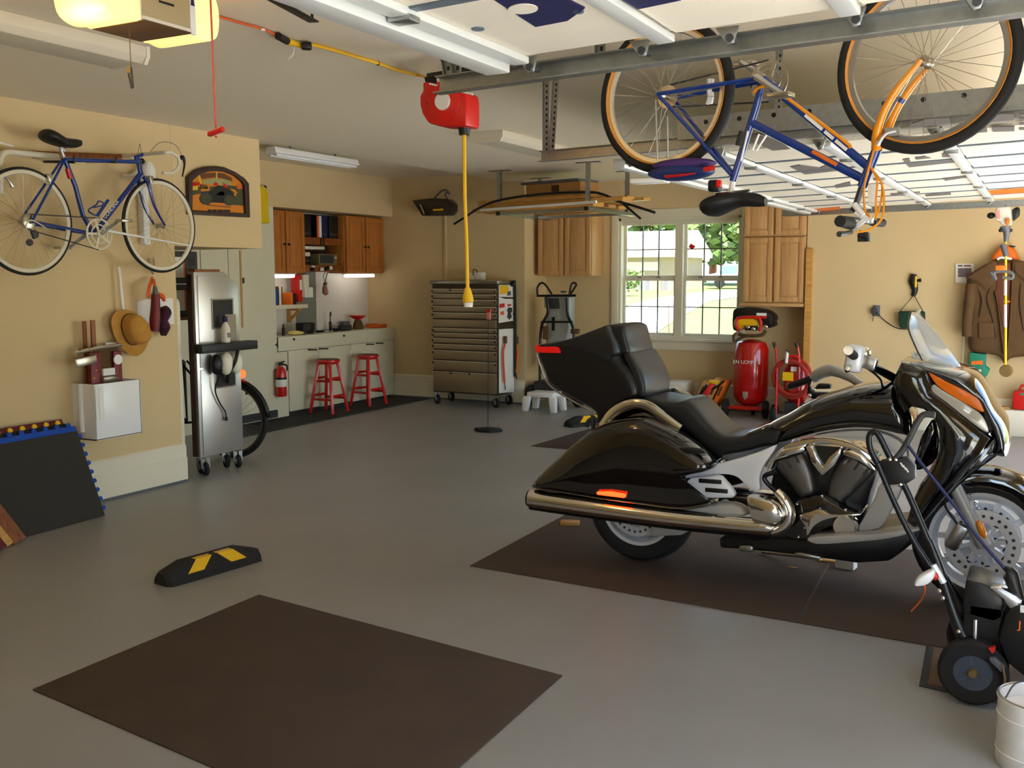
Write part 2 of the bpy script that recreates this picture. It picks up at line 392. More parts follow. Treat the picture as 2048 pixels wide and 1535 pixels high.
for xx in (1281, 1296, 1332): c = hx(xx, 570); w_ = MB().bx(c.x-.2, c.x+.2, YH-.06, YH, c.z-.5, c.z+.5).build('window', 'white', T); MB().bx(c.x-.15, c.x+.15, YH-.08, YH-.06, c.z-.42, c.z+.42).build('pane', 'far_window', w_)
c = hx(1340, 532); MB().bx(a.x+1, b.x-1, YH-.05, YH, c.z-.25, c.z+.25).build('siding_band', 'roof', T)
def tree(label, p, h, r, seed, name='garden_tree', cat='tree'):
    rnd = random.Random(seed); T = thing(name, label, cat, p); g = MB()
    if h > 1.5: MB().tube([p, p+Vector((.1, 0, h*.5)), p+Vector((0, 0, h*.8))], [h*.035, h*.025, h*.01], 8, 3).build('trunk', 'darkwood', T)
    for k in range(1500 if h > 1.5 else 320):
        while True:
            q = Vector((rnd.uniform(-1, 1), rnd.uniform(-1, 1), rnd.uniform(-1, 1)))
            if .35 < q.length < 1: break
        q *= .8+.35*math.sin(q.x*5)*math.cos(q.z*6); c = p+Vector((q.x*r, q.y*r, h*.55+q.z*h*.46)); u = Vector((rnd.uniform(-1, 1), rnd.uniform(-1, 1), rnd.uniform(-1, 1))).normalized(); v, w_ = perp(u); s_ = r*.13*rnd.uniform(.6, 1.2)
        g.add([c+v*s_, c+w_*s_*.6, c-v*s_, c-w_*s_*.6], [(0, 1, 2, 3)])
    o = g.build('foliage', 'leaf', T, smooth=False); return T
p = hx(1425, 545, 74); p.z = gz(74); tree('large leafy tree beyond the lawn, seen through the right window', p, 9.0, 4.4, 3)
p = hx(1345, 545, 88); p.z = gz(88); tree('tall leafy tree behind the neighbour house roof', p, 13, 6, 5)
p = hx(1485, 545, 66); p.z = gz(66); tree('leafy tree at the right end of the lawn view', p, 7.2, 3.6, 8)
p = gp(1256, 592); tree('small round green shrub on the lawn beside the neighbour house', p, 1.5, 1.0, 9, 'garden_shrub', 'shrub')
YV = 58.; p = hx(1455, 575, YV); z0_ = p.z; T = thing('parked_car', 'pale car parked on the street beyond the lawn', 'car', p); mat('car_paint', (168, 182, 188), .3); mat('car_glass', (104, 136, 146), .2)
bl, br2 = hx(1412, 560, YV).x, hx(1550, 560, YV).x; L_ = br2-bl
MB().prism([(bl, z0_+.25), (br2, z0_+.25), (br2, z0_+.75), (bl+L_*.85, z0_+.85), (bl+L_*.7, z0_+1.35), (bl+L_*.3, z0_+1.38), (bl+L_*.14, z0_+.85), (bl, z0_+.75)], 1, YV, YV+1.7).build('body', 'car_paint', T, bevel=.06)
for u0, u1 in ((.2, .46), (.5, .74)): MB().prism([(bl+L_*u0+(.15 if u0 < .3 else 0), z0_+1.28), (bl+L_*u1-(.15 if u0 > .3 else 0), z0_+1.28), (bl+L_*u1, z0_+.88), (bl+L_*u0, z0_+.88)], 1, YV-.03, YV+.01).build('window', 'car_glass', T)
for u in (.2, .8): MB().lathe([(0, -.1), (.3, -.1), (.33, 0), (.3, .1), (0, .1)], (bl+L_*u, YV+.05, z0_+.3), (0, 1, 0), 18).build('wheel', 'rubber', T)
p = gp(1338, 668); T = thing('garden_flag', 'small pink garden flag on a thin pole outside the left window', 'flag', p); tp = on(1337, 602, 1, p.y); MB().tube([p, tp], .012, 6).build('pole', 'brown', T); q0, q1 = on(1326, 618, 1, p.y), on(1336, 632, 1, p.y); MB().prism([(q0.x, q0.z), (q1.x, q0.z+.02), (q1.x, q1.z-.05), (q0.x+.03, q1.z+.04)], 1, p.y-.004, p.y+.004).build('cloth', 'flag_pink' if 'flag_pink' in MAT else mat('flag_pink', (206, 160, 150), .8), T)
q = on(1303, 457, 1, YW+.105); T = thing('window_ornament', 'small dark round ornament hanging inside the left upper window panes', 'ornament', q); MB().tor((q.x, YW+.1, q.z), (0, 1, 0), .022, .009, 20, 8).build('ring', 'navy', T); MB().tube([Vector((q.x, YW+.1, q.z+.02)), Vector((q.x, YW+.1, wz1-.085))], .002, 5).build('thread', 'white', T); MB().sph((q.x, YW+.1, q.z+.02), (.016, .01, .012), 10, 6).build('bead', 'orange', T)
q = on(1384, 493, 1, YW+.1); T = thing('window_ornament', 'small red ornament resting on the right upper window muntin', 'ornament', q); MB().sph((q.x, YW+.1, q.z), (.04, .01, .022), 12, 8).sph((q.x-.01, YW+.1, q.z+.02), (.02, .01, .016), 10, 6).build('body', 'red', T); MB().bx(q.x-.03, q.x+.03, YW+.09, YW+.112, q.z-.03, q.z-.02).build('foot', 'dark_red', T)
# ---------------------------------------------------------------- left wall and what hangs on it
mat('straw', (186, 132, 52), .8, bump=.15, bs=120, var=.1, vs=20)
mat('paper', (232, 230, 222), .7); mat('frame_dark', (52, 30, 22), .5); mat('plaque_orange', (206, 124, 22), .6); mat('plaque_green', (70, 70, 36), .7)
mat('plaque_sky', (150, 150, 100), .7); mat('plaque_brown', (104, 62, 26), .7); mat('plaque_yellow', (214, 168, 50), .6); mat('maroon', (92, 24, 30), .7); mat('purple_cloth', (58, 16, 38), .85)
mat('hull_orange', (214, 92, 30), .6); mat('cream_plastic', (226, 220, 196), .5); mat('black_foam', (24, 24, 22), .9)
Xp = XL+.02
def pq(*p): return [(370+.0749*a, 325+.0749*b) for a, b in p]
T = thing('arched_plaque', 'dark-framed arched plaque with an orange motorcycle racing scene on the header', 'plaque', (XL+.02, 6.03, 2.07))
po = oyz(Xp, *pq((45, 380), (250, 200), (500, 115), (780, 95), (1000, 120), (1300, 250), (1550, 420), (1665, 560), (1695, 1465), (75, 1385)))
pi_ = oyz(Xp, *pq((165, 480), (330, 340), (560, 250), (800, 225), (1050, 245), (1300, 350), (1480, 500), (1545, 600), (1585, 1360), (155, 1270)))
MB().frame(po, pi_, 0, XL+.002, XL+.04).build('frame', 'frame_dark', T, bevel=.004)
MB().prism(pi_, 0, XL+.004, XL+.014).build('panel', 'plaque_orange', T)
def pl(name, m, d, *p): MB().prism(oyz(Xp, *pq(*p)), 0, XL+.013, XL+.016+d).build(name, m, T, smooth=False)
pl('meadow', 'plaque_green', 0, (165, 640), (700, 640), (1150, 600), (1545, 650), (1575, 1150), (1300, 1130), (400, 830), (160, 880))
pl('sky', 'plaque_sky', .001, (480, 470), (800, 420), (1100, 450), (1240, 520), (1250, 610), (500, 560))
pl('stand', 'plaque_brown', .001, (420, 330), (560, 280), (830, 270), (1050, 285), (1250, 400), (1280, 500), (1050, 430), (800, 390), (460, 440))
pl('post', 'plaque_yellow', .002, (835, 240), (870, 240), (870, 420), (830, 420))
pl('post', 'plaque_yellow', .002, (330, 350), (400, 330), (470, 560), (410, 560))
for nm, m, p in (('flag', 'red', ((170, 530), (390, 520), (400, 590), (320, 615), (180, 620))), ('crest', 'plaque_yellow', ((185, 630), (350, 625), (345, 730), (200, 735))), ('tent', 'plaque_brown', ((420, 580), (600, 600), (610, 700), (420, 690))), ('tent', 'plaque_orange', ((420, 700), (660, 640), (660, 750), (430, 770))), ('flag', 'red', ((1010, 520), (1170, 640), (1080, 680))), ('flag', 'hull_orange', ((1390, 590), (1510, 580), (1540, 700), (1400, 700))),
                 ('machine', 'black', ((460, 800), (680, 770), (840, 640), (900, 600), (990, 640), (1180, 690), (1330, 900), (1300, 1120), (1190, 1140), (1060, 1080), (700, 1060), (620, 1140), (500, 1090))), ('machine_tank', 'red', ((830, 860), (960, 770), (1050, 780), (1040, 885))), ('rider', 'red', ((760, 590), (800, 520), (880, 540), (880, 620))), ('fairing', 'plaque_orange', ((1180, 690), (1330, 720), (1400, 790), (1360, 890), (1290, 910), (1330, 800)))):
    pl(nm, m, .003, *p)
for cx, cy, r_ in ((560, 960, 165), (1190, 1000, 150)):
    pl('machine_wheel', 'dark_grey', .004, *ring2(r_, r_, 18, cx, cy)); pl('machine_wheel', 'plaque_green', .005, *ring2(r_*.7, r_*.7, 18, cx, cy))
pl('banner', 'plaque_brown', .002, (640, 1125), (1240, 1180), (1220, 1200), (620, 1145))
a, b = [on(x, y, 0, XL+.018) for x, y in pq((615, 1275), (1210, 1290))]; 
for t0, t1 in ((0, .17), (.22, .38), (.43, .66), (.70, 1)): MB().bar(a+(b-a)*t0, a+(b-a)*t1, .003, .016).build('caption', 'black', T)
# yellow shirt on the partition
T = thing('yellow_shirt', 'yellow shirt hanging on the pale partition beside the header', 'shirt', (XS+.03, 8.4, 2.1))
sh = oyz(XS+.05, (508, 372), (524, 370), (530, 374), (535, 388), (535, 415), (538, 446), (522, 447), (506, 446)); MB().puff(sh, oyz(XS+.05, (522, 385), (523, 435)), 0, XS+.045, .04, 3).build('body', 'yellow_fabric', T)
MB().tube([on(529, 371, 0, XS+.04), on(533, 376, 0, XS+.05)], .012, 8).build('collar', 'navy', T)
# white stick, hat, umbrellas, card
a, b = on(237, 533, 0, XL+.05), on(246, 618, 0, XL+.06)
T = thing('white_cane', 'slim white stick hanging on the tan wall above the straw hat', 'stick', b); MB().tube([a, b], .011, 8).build('shaft', 'white', T); MB().tube([b, b+Vector((0, .004, -.02))], .013, 8).build('tip', 'alu', T)
def h8(*p): return [(.1824*a, 500+.1824*b) for a, b in p]
T = thing('straw_hat', 'tan brimmed straw hat hung on the wall above the white bin', 'hat', on(262, 665, 0, XL+.08))
br = [(q.x, q.y) for q in spl(oyz(XL+.08, *h8((1240, 740), (1290, 670), (1370, 650), (1480, 680), (1580, 760), (1630, 860), (1645, 970), (1600, 1090), (1540, 1150), (1470, 1160), (1400, 1120), (1330, 1060), (1270, 950), (1235, 830))), 3, True)]
cs_ = oyz(XL+.08, *h8((1440, 820), (1520, 930)))
MB().puff(br, cs_, 0, XL+.07, .012, 3).build('brim', 'straw', T)
cr = [(q.x, q.y) for q in spl(oyz(XL+.1, *h8((1350, 850), (1370, 740), (1440, 700), (1530, 740), (1590, 850), (1602, 940), (1560, 1010), (1480, 1035), (1410, 1000))), 3, True)]
MB().puff(cr, oyz(XL+.1, *h8((1440, 790), (1530, 940))), 0, XL+.075, .11, 6, 2.6, both=False).build('crown', 'straw', T, ang=70)
MB().tube([(XL+.085, a, b) for a, b in cr], .006, 6, closed=True).build('hat_band', 'brown', T)
T = thing('wall_hook', 'small chrome double hook on the wall under the front wheel', 'hook', on(304, 540, 0, XL+.02))
for dx in (-4, 5): MB().tube([on(302+dx, 517, 0, XL+.01), on(303+dx, 535, 0, XL+.03), on(306, 548, 0, XL+.04)], .006, 6, 3).build('prong', 'chrome', T)
T = thing('red_umbrella', 'furled red umbrella with an orange strap hanging from the wall hook', 'umbrella', on(302, 660, 0, XL+.06))
MB().tube([on(311, 588, 0, XL+.15), on(311, 610, 0, XL+.15), on(310, 640, 0, XL+.15), on(310, 662, 0, XL+.15)], [.03, .034, .04, .03], 12, 4).build('canopy', 'dark_red', T)
MB().tube([on(311, 590, 0, XL+.15), on(310, 572, 0, XL+.15)], [.024, .014], 10).build('handle', 'mid_grey', T)
MB().tube([on(310, 586, 0, XL+.15), on(309, 570, 0, XL+.13), on(306, 556, 0, XL+.05), on(299, 572, 0, XL+.13), on(295, 594, 0, XL+.14)], .009, 6, 4, flat=(1.8, .5)).build('strap', 'hull_orange', T)
MB().tube([on(314, 588, 0, XL+.09), on(324, 592, 0, XL+.09), on(329, 602, 0, XL+.09)], [.016, .02, .01], 8, 3).build('strap_end', 'hull_orange', T)
T = thing('purple_umbrella', 'short dark purple folded umbrella hanging beside the red one', 'umbrella', on(322, 670, 0, XL+.06))
MB().tube([on(327, 614, 0, XL+.07), on(330, 624, 0, XL+.07), on(326, 640, 0, XL+.07), on(328, 655, 0, XL+.07), on(327, 671, 0, XL+.07)], [.026, .05, .036, .048, .02], 12, 4).build('canopy', 'purple_cloth', T)
o = MB().prism(oyz(XL+.012, (274, 604), (290, 598), (346, 596), (349, 648), (276, 643)), 0, XL+.002, XL+.01).build('white_card', 'paper', None, smooth=False); tag(o, 'plain white card pinned to the wall behind the umbrellas', 'card')
# white wall bin and its contents
X2 = XL+.22; fb = oyz(X2, (187, 769), (280, 764), (281, 865), (189, 882)); y0, y1, z1, z0 = fb[0][0], fb[1][0], fb[0][1], fb[3][1]
T = thing('wall_bin', 'white sheet-metal wall bin holding number plate frames and slats', 'bin', (XL, y0, z0))
MB().bx(X2-.008, X2, y0, y1, z0, z1).build('front', 'white_gloss', T, bevel=.003)
MB().bx(XL+.002, X2, y0, y0+.008, z0, z1).build('side', 'white', T); MB().bx(XL+.002, X2, y1-.008, y1, z0, z1).build('side', 'white', T)
MB().bx(XL+.002, X2, y0, y1, z0, z0+.008).build('bottom', 'white', T)
MB().bx(X2, X2+.006, y0+.005, y0+.035, z1-.24, z1-.015).build('label_strip', 'paper', T)
MB().bx(X2, X2+.009, y0+.035, y0+.07, z1-.24, z1-.015).build('label_strip', 'white', T)
MB().cyl((X2-.13, y0-.002, z1-.33), (X2-.13, y0-.002, z1+.0), .02, seg=10).build('side_roll', 'white', T)
def ob(name, label, cat, m, mb, group=None, **k):
    o = mb.build(name, m, None, **k); tag(o, label, cat, group); return o
for i, (xa, xb, lb) in enumerate(((172, 178, 'narrow brown wood slat standing in the white bin, left one'), (180, 188, 'brown wood slat standing in the white bin, right one'))):
    ya, yb = on(xa, 650, 0, XL+.1).y, on(xb, 650, 0, XL+.1).y; zt = on(xa, 640+(2 if i == 0 else 0), 0, XL+.1).z
    ob('wood_stick', lb, 'slat', 'darkwood', MB().bx(XL+.06+.04*i, XL+.075+.04*i, ya, yb, z0+.01, zt), 'slats in the wall bin', smooth=False)
T = thing('plate_frame', 'dark red and chrome tool box frame sticking out of the white bin', 'frame', (XL+.12, (y0+y1)/2, z0+.02))
zt = z1+.24; yb_ = y1-.1
MB().bx(XL+.12, XL+.14, y0+.04, yb_, z0+.02, zt).build('back_plate', 'brown', T)
for a, b in ((y0+.03, y0+.12), (yb_-.07, yb_)): MB().bx(XL+.14, XL+.165, a, b, z0+.1, zt-.03).build('side_strip', 'dark_red', T, bevel=.006)
MB().tube([(XL+.17, y0-.09, zt-.02), (XL+.17, y0+.08, zt+.0), (XL+.16, yb_, zt+.01)], .014, 8, 3).build('top_rail', 'chrome', T)
MB().box((XL+.18, y0-.02, zt-.08), (.02, .17, .06), (R(6), 0, 0)).build('hinge', 'dull_chrome', T, bevel=.008)
MB().lathe([(.016, 0), (.035, 0), (.035, .01), (.016, .01)], (XL+.165, yb_-.04, zt-.09), (1, 0, 0), 18).build('dial_ring', 'white', T); MB().cyl((XL+.165, yb_-.04, zt-.09), (XL+.172, yb_-.04, zt-.09), .018).build('dial', 'black', T)
MB().box((XL+.16, (y0+yb_)/2+.03, zt-.17), (.02, .1, .05)).build('plate', 'paper', T, bevel=.004); MB().box((XL+.17, (y0+yb_)/2+.03, zt-.23), (.03, .13, .06), (0, R(20), 0)).build('clip', 'dull_chrome', T, bevel=.008)
for k in range(4): MB().sph((XL+.167, y0+.05+.02*(k % 2), z1+.04+.05*k), .007, 8, 6).build('rivet', 'yellow', T)
ob('white_sheet', 'upright white sheet at the right end of the wall bin', 'sheet', 'paper', MB().bx(XL+.03, XL+.04, y1-.13, y1-.012, z0+.01, z1+.26), smooth=False)
# interlocking foam mats leaning on the wall
B0, B1 = fl(45, 1076), fl(210, 1031); bd = (B1-B0).normalized()
def foam(label, m, off, ext, lean, hgt, tabm, tabs):
    T = thing('foam_mat', label, 'mat', B1+Vector((-off, 0, 0)), 'interlocking foam mats leaning on the left wall')
    up = Vector((-lean, 0, 1)).normalized(); n = bd.cross(up).normalized()
    if n.x < 0: n = -n
    p1 = B1+Vector((-off, 0, .004))+bd*ext; p0 = p1-bd*.95
    q = [p0, p1, p1+up*hgt, p0+up*hgt]
    MB().add([v for v in q]+[v-n*.014 for v in q], [(0, 1, 2, 3), (7, 6, 5, 4), (0, 4, 5, 1), (1, 5, 6, 2), (2, 6, 7, 3), (3, 7, 4, 0)]).build('sheet', m, T, smooth=False)
    if tabs:
        for k in range(9):
            c = p1+up*(.05+k*(hgt-.06)/9)+bd*.012-n*.007; MB().cyl(c-n*.007, c+n*.007, .016, seg=10).build('tab', tabm, T)
        for k in range(10):
            c = p1+up*(hgt+.01)-bd*(.05+k*.09)-n*.007; MB().cyl(c-n*.007, c+n*.007, .018, seg=10).build('tab', tabm, T)
foam('dark grey foam mat at the front of the leaning stack', 'foam_dark', 0, 0, .42, .60, 'foam_dark', False)
foam('blue foam mat with rounded tabs behind the dark grey one', 'blue_foam', .017, .012, .42, .635, 'blue_foam', True)
foam('black foam mat with yellow tabs behind the blue one', 'black_foam', .034, -.05, .42, .66, 'yellow', True)
foam('maroon foam mat at the back of the leaning stack', 'maroon', .051, -.05, .42, .69, 'dark_red', False)
# planks leaning in the lower left corner
for i, (x, y, w_, m, lb) in enumerate(((6, 1100, .05, 'maroon', 'dark reddish plank leaning at the picture edge, leftmost of its row'), (20, 1093, .045, 'lumber', 'pale narrow plank leaning left of the two brown planks'), (34, 1088, .05, 'darkwood', 'brown plank leaning between the pale plank and the mats'), (45, 1082, .045, 'darkwood', 'brown plank leaning closest to the dark foam mat'))):
    p = fl(x, y); t_ = Vector((XL+.03, p.y-.42, 1.0)); ob('plank', lb, 'plank', m, MB().bar(p+Vector((0, 0, .012)), t_, w_, .02, (1, 0, .2)), 'planks leaning in the lower left corner', smooth=False)
# ---------------------------------------------------------------- passage behind the wall end
T = thing('steel_shelf_unit', 'dark shelf post frame carrying two grey crates behind the wall end', 'shelf', (-6.35, 5.95, 0))
for x, y in ((-6.65, 5.74), (-6.65, 6.15), (-6.2, 5.74), (-6.2, 6.15)): MB().bx(x-.015, x+.015, y-.015, y+.015, 0, 1.26).build('post', 'dark_grey', T)
MB().bx(-6.67, -6.18, 5.72, 6.17, 1.235, 1.26).build('shelf_board', 'darkwood', T)
for i, (za, lb) in enumerate(((1.262, 'grey plastic crate with a white label, lower of two behind the wall end'), (1.53, 'grey plastic crate with a white label, upper of two behind the wall end'))):
    T = thing('plastic_crate', lb, 'crate', (-6.4, 5.88, za), 'grey crates on the shelf behind the wall')
    MB().bx(-6.62, -6.2, 5.78, 6.15, za, za+.262).build('body', 'dark_grey', T, bevel=.01)
    MB().bx(-6.2, -6.195, 5.86, 5.985, za+.05, za+.215).build('label', 'paper', T); MB().bx(-6.2, -6.194, 5.985, 6.0, za+.05, za+.215).build('label_edge', 'hull_orange', T)
    for dz in (.06, .15): MB().bx(-6.2, -6.196, 6.05, 6.11, za+dz, za+dz+.06).build('grip_slot', 'black', T)
# folded table top and dark board on edge, leaning upright in the gap
q0, q1 = on(372, 950, 0, -5.95), on(385, 945, 0, -5.95)
rr = [(q.x, q.y) for q in [Vector(v) for v in rrect(.55, 1.42, .05, 4, -6.22, .715)]]
ob('folding_table', 'cream folding table standing on edge beside the wall end', 'table', 'cream_plastic', MB().prism(rr, 1, 5.655, 5.695), bevel=.006)
ob('dark_board', 'dark blue-black board standing on edge between wall and folding table', 'board', 'navy', MB().bx(-6.45, -5.98, 5.615, 5.645, .001, 1.36), smooth=False)
ob('blue_clip', 'small blue round clip on the edge of the dark board', 'clip', 'blue_foam', MB().cyl((-5.98, 5.63, .93), (-5.965, 5.63, .93), .02, seg=12))
# stainless cart on casters
mat('cart_steel', (206, 204, 198), .36, metal=.9, var=.04, vs=3)
yA, yB, zA, zB, xf_ = 5.775, 6.262, .15, 1.625, -5.87
T = thing('steel_cart', 'tall stainless steel cabinet on casters with black holder and hoses', 'cart', (-5.92, 6.02, 0))
MB().prism([(yA, zA), (yB, zA), (yB, zB-.12), (yB-.16, zB), (yA, zB)], 0, -5.945, xf_).build('body', 'cart_steel', T, bevel=.006)
MB().prism([(yA+.03, zA+.72), (yB-.012, zA+.72), (yB-.02, zB-.14), (yB-.18, zB-.03), (yA+.03, zB-.03)], 0, xf_, xf_+.008).build('upper_door', 'cart_steel', T, bevel=.003)
MB().prism([(yA+.03, zA+.02), (yB-.012, zA+.02), (yB-.012, zA+.70), (yA+.03, zA+.70)], 0, xf_, xf_+.008).build('lower_door', 'cart_steel', T, bevel=.003)
MB().bx(-5.94, -5.885, yA-.012, yA, zA+.01, zB-.02).build('side_board', 'frame_dark', T)
MB().bx(-5.94, -5.875, yA+.02, yB-.2, zB, zB+.02).build('top_board', 'darkwood', T)
for ya, yb, za, zb, nm in ((5.95, 6.17, 1.18, 1.40, 'window'), (5.96, 6.17, .70, .83, 'vent')):
    fr_ = MB().bx(xf_+.008, xf_+.016, ya, yb, zb, zb+.012).bx(xf_+.008, xf_+.016, ya, yb, za-.012, za).bx(xf_+.008, xf_+.016, ya-.012, ya, za-.012, zb+.012).bx(xf_+.008, xf_+.016, yb, yb+.012, za-.012, zb+.012).build(nm+'_frame', 'steel', T)
    MB().bx(xf_+.004, xf_+.010, ya, yb, za, zb).build(nm+'_opening', 'black', fr_)
MB().bx(xf_+.008, xf_+.02, 6.08, 6.2, 1.02, 1.28).build('patch_plate', 'steel', T)
MB().bx(xf_+.01, xf_+.12, yA-.06, yB+.08, .99, 1.06).build('holder_shelf', 'black', T, bevel=.006)
for y_, dy, r_, m in ((5.92, .0, .065, 'black'), (6.03, 0, .075, 'cream_plastic'), (6.14, 0, .075, 'cream_plastic')): MB().sph((xf_+.06, y_, .89), (.05, r_*.8, r_*1.25)).build('ear_cup', m, T)
MB().tube([(xf_+.1, 6.13, 1.0), (xf_+.11, 6.08, .9), (xf_+.06, 6.05, .8), (xf_+.03, 6.07, .73)], .014, 8, 5).build('hose', 'black', T)
MB().tube([(xf_+.1, 5.94, .85), (xf_+.04, 5.92, .7), (xf_+.03, 5.97, .58), (xf_+.03, 6.03, .5), (xf_+.03, 6.04, .45)], .007, 6, 5).build('cord', 'black', T); MB().cyl((xf_+.03, 6.04, .45), (xf_+.03, 6.043, .42), .012).build('plug', 'black', T)
def caster(T, x, y, z, r, m='rubber'):
    w_ = MB().lathe([(.0, -.016), (r*.9, -.016), (r, -.008), (r, .008), (r*.9, .016), (0, .016)], (x, y, r), (.5, 1, 0), 20).build('caster_wheel', m, T)
    MB().lathe([(0, -.018), (r*.45, -.018), (r*.45, .018), (0, .018)], (x, y, r), (.5, 1, 0), 14).build('caster_hub', 'steel', w_)
    f_ = MB()
    n = Vector((.5, 1, 0)).normalized()
    for s in (-1, 1): f_.bar(Vector((x, y, r))+n*.022*s, Vector((x, y, z))+n*.022*s, .006, .03, n)
    f_.bx(x-.03, x+.03, y-.03, y+.03, z-.008, z).build('caster_fork', 'steel', w_)
for x, y in ((-5.88, yA+.06), (-5.88, yB-.06), (-5.97, yA+.1), (-5.97, yB-.1)): caster(T, x, y, zA, .055)
T = thing('spray_bottle', 'grey-white plastic bottle with dark blue cap on the steel cart holder', 'bottle', (xf_+.065, 6.03, 1.061))
MB().lathe([(0, 0), (.034, 0), (.036, .01), (.036, .11), (.026, .14), (.014, .155), (.014, .17)], (xf_+.065, 6.03, 1.061), (0, 0, 1), 20).build('body', 'offwhite', T); MB().cyl((xf_+.065, 6.03, 1.225), (xf_+.065, 6.03, 1.27), .02, seg=14).build('cap', 'navy', T)
MB().bx(xf_+.1, xf_+.103, 6.015, 6.05, 1.10, 1.14).build('label', 'grey', T)
# ---------------------------------------------------------------- wash-up corner
mat('panel_white', (214, 206, 196), .35); mat('panel_greygreen', (120, 124, 112), .4); mat('cab_white', (218, 212, 184), .45, var=.03, vs=4)
part = struct('wall_partition', MB().bx(XS-.06, XS, 6.552, 8.61, 0, 2.345), 'cab_white')
MB().bx(XS-.06, XS, 8.61, 8.78, 0, .74).build('lower_panel', 'cab_white', part)
MB().bx(XS, XS+.008, 8.06, 8.085, 1.04, 1.86).build('edge_trim', 'maple', part)
MB().bx(XS, XS+.03, 8.0, 8.56, .02, .10).build('plinth', 'dark_grey', part)
MB().bx(XS, XS+.004, 7.50, 7.508, .05, 2.2).build('door_gap', 'grey', part); MB().bx(XS, XS+.004, 7.89, 7.894, .05, 2.2).build('door_gap', 'grey', part)
for z_ in (1.54, .35): MB().box((XS+.006, 8.1, z_), (.012, .03, .06)).build('hinge', 'dark_grey', part)
q = on(555, 689, 0, XS+.004); st_ = [(q.y+r_*math.cos(a), q.z+r_*math.sin(a)) for k in range(8) for r_, a in ((.045 if k % 2 == 0 else .016, math.pi*k/4),)]
MB().prism(st_, 0, XS, XS+.006).build('star_mark', 'black', part)
rec = struct('wall_recess', MB().bx(XB-.1, XB, 8.5, YA-.003, 0, 2.345), 'panel_white'); struct('wall_recess', MB().bx(XB, XS-.061, 8.5, 8.6, 0, 2.345), 'panel_white')
ya, yb = on(592, 640, 0, XB).y, on(632, 640, 0, XB).y
MB().bx(XB, XB+.006, ya, yb, .92, 1.75).build('grey_panel', 'panel_greygreen', rec); MB().bx(XB, XB+.01, yb, YA-.003, .92, 1.75).build('splash_panel', 'panel_white', rec)
T = thing('sink_cabinet', 'long cream base cabinet with three flush doors below the counter', 'cabinet', ((XS+XB)/2, 9.8, 0))
MB().bx(XB+.01, XS-.02, 8.79, YA-.005, .09, .745).build('carcass', 'cab_white', T)
MB().bx(XB+.01, XS-.06, 8.79, YA-.005, .0, .09).build('plinth', 'dark_grey', T)
dy = [on(x, 720, 0, XS).y for x in (577, 638, 702)]+[10.87]
for i in range(3):
    d_ = MB().bx(XS-.02, XS+(.002*i), dy[i]+.003, dy[i+1]-.003, .05-.01*i, .742).build('door', 'cab_white', T, bevel=.003)
for x0, x1, y, i in ((619, 634, 699, 0), (641, 656, 697, 1), (735, 748, 688, 2), (754, 766, 686, 2)):
    a, b = on(x0, y, 0, XS+.02), on(x1, y, 0, XS+.02); MB().tube([Vector((XS, a.y, a.z)), a, b, Vector((XS, b.y, b.z))], .008, 6).build('handle', 'black', T)
MB().bx(XS, XS+.012, dy[2]-.03, dy[2]-.002, .56, .66).build('hinge_cover', 'white', T)
T = thing('worktop', 'cream counter with deep front edge over the base cabinet', 'countertop', ((XS+XB)/2, 9.8, .745))
MB().bx(XB+.012, XS+.01, 8.62, YA-.004, .875, .905).build('top', 'cab_white', T, bevel=.003); MB().bx(XS-.03, XS+.012, 8.62, YA-.004, .747, .904).build('front_edge', 'cab_white', T, bevel=.004)
a, b = on(588, 676, 0, XS+.013), on(662, 670, 0, XS+.013); MB().bx(XS+.012, XS+.016, a.y, b.y, .845, .862).build('drawer_gap', 'panel_white', T)
for p in ((588, 678), (688, 671)): q = on(*p, 0, XS+.02); MB().sph(q, .014, 8, 6).build('knob', 'black', T)
MB().bx(XB+.08, XS-.08, 9.55, 10.15, .9045, .908).build('sink_basin', 'steel', T)
# things on the counter
def cnt(x, y, X): p = on(x, y, 0, X); return Vector((X, p.y, .909))
p = cnt(661, 661, XB+.12); T = thing('faucet', 'dark gooseneck faucet at the back of the counter', 'faucet', p)
MB().cyl(p, p+Vector((0, 0, .11)), .018).build('base', 'black', T); MB().tube([p+Vector((0, 0, .1)), p+Vector((0, 0, .2)), p+Vector((.03, -.03, .23)), p+Vector((.06, -.06, .22)), p+Vector((.06, -.065, .18))], .007, 8, 5).build('spout', 'dark_grey', T)
p = cnt(611, 663, XS-.14); T = thing('radio', 'small black box radio on the counter beside the yellow cloth', 'radio', p)
MB().bx(p.x-.06, p.x+.06, p.y-.11, p.y+.11, p.z+.02, p.z+.13).build('body', 'black', T, bevel=.012); MB().bx(p.x+.06, p.x+.064, p.y-.09, p.y+.02, p.z+.04, p.z+.11).build('grille', 'dark_grey', T)
for dy_ in (-.08, .08): MB().bx(p.x-.05, p.x+.05, p.y+dy_-.01, p.y+dy_+.01, p.z, p.z+.02).build('foot', 'dark_grey', T)
p = cnt(592, 668, XS-.1); o = ob('yellow_cloth', 'crumpled pale yellow cloth on the counter beside the radio', 'cloth', 'cloth_y' if 'cloth_y' in MAT else mat('cloth_y', (226, 208, 120), .9, bump=.4, bs=12), MB().sph(p+Vector((0, -.03, .025)), (.07, .09, .025)).sph(p+Vector((0, .05, .02)), (.06, .06, .02)))
p = cnt(567, 666, XS-.12); T = thing('small_bottle', 'small dark bottle on the counter beside the partition', 'bottle', p); MB().lathe([(0, 0), (.018, 0), (.018, .08), (.009, .1), (.009, .12)], p, (0, 0, 1), 14).build('body', 'black', T); MB().cyl(p+Vector((0, 0, .12)), p+Vector((0, 0, .13)), .011).build('cap', 'dark_grey', T)
p = cnt(716, 655, XB+.2); T = thing('kitchen_scale', 'kitchen scale with a red pan on the counter', 'scale', p)
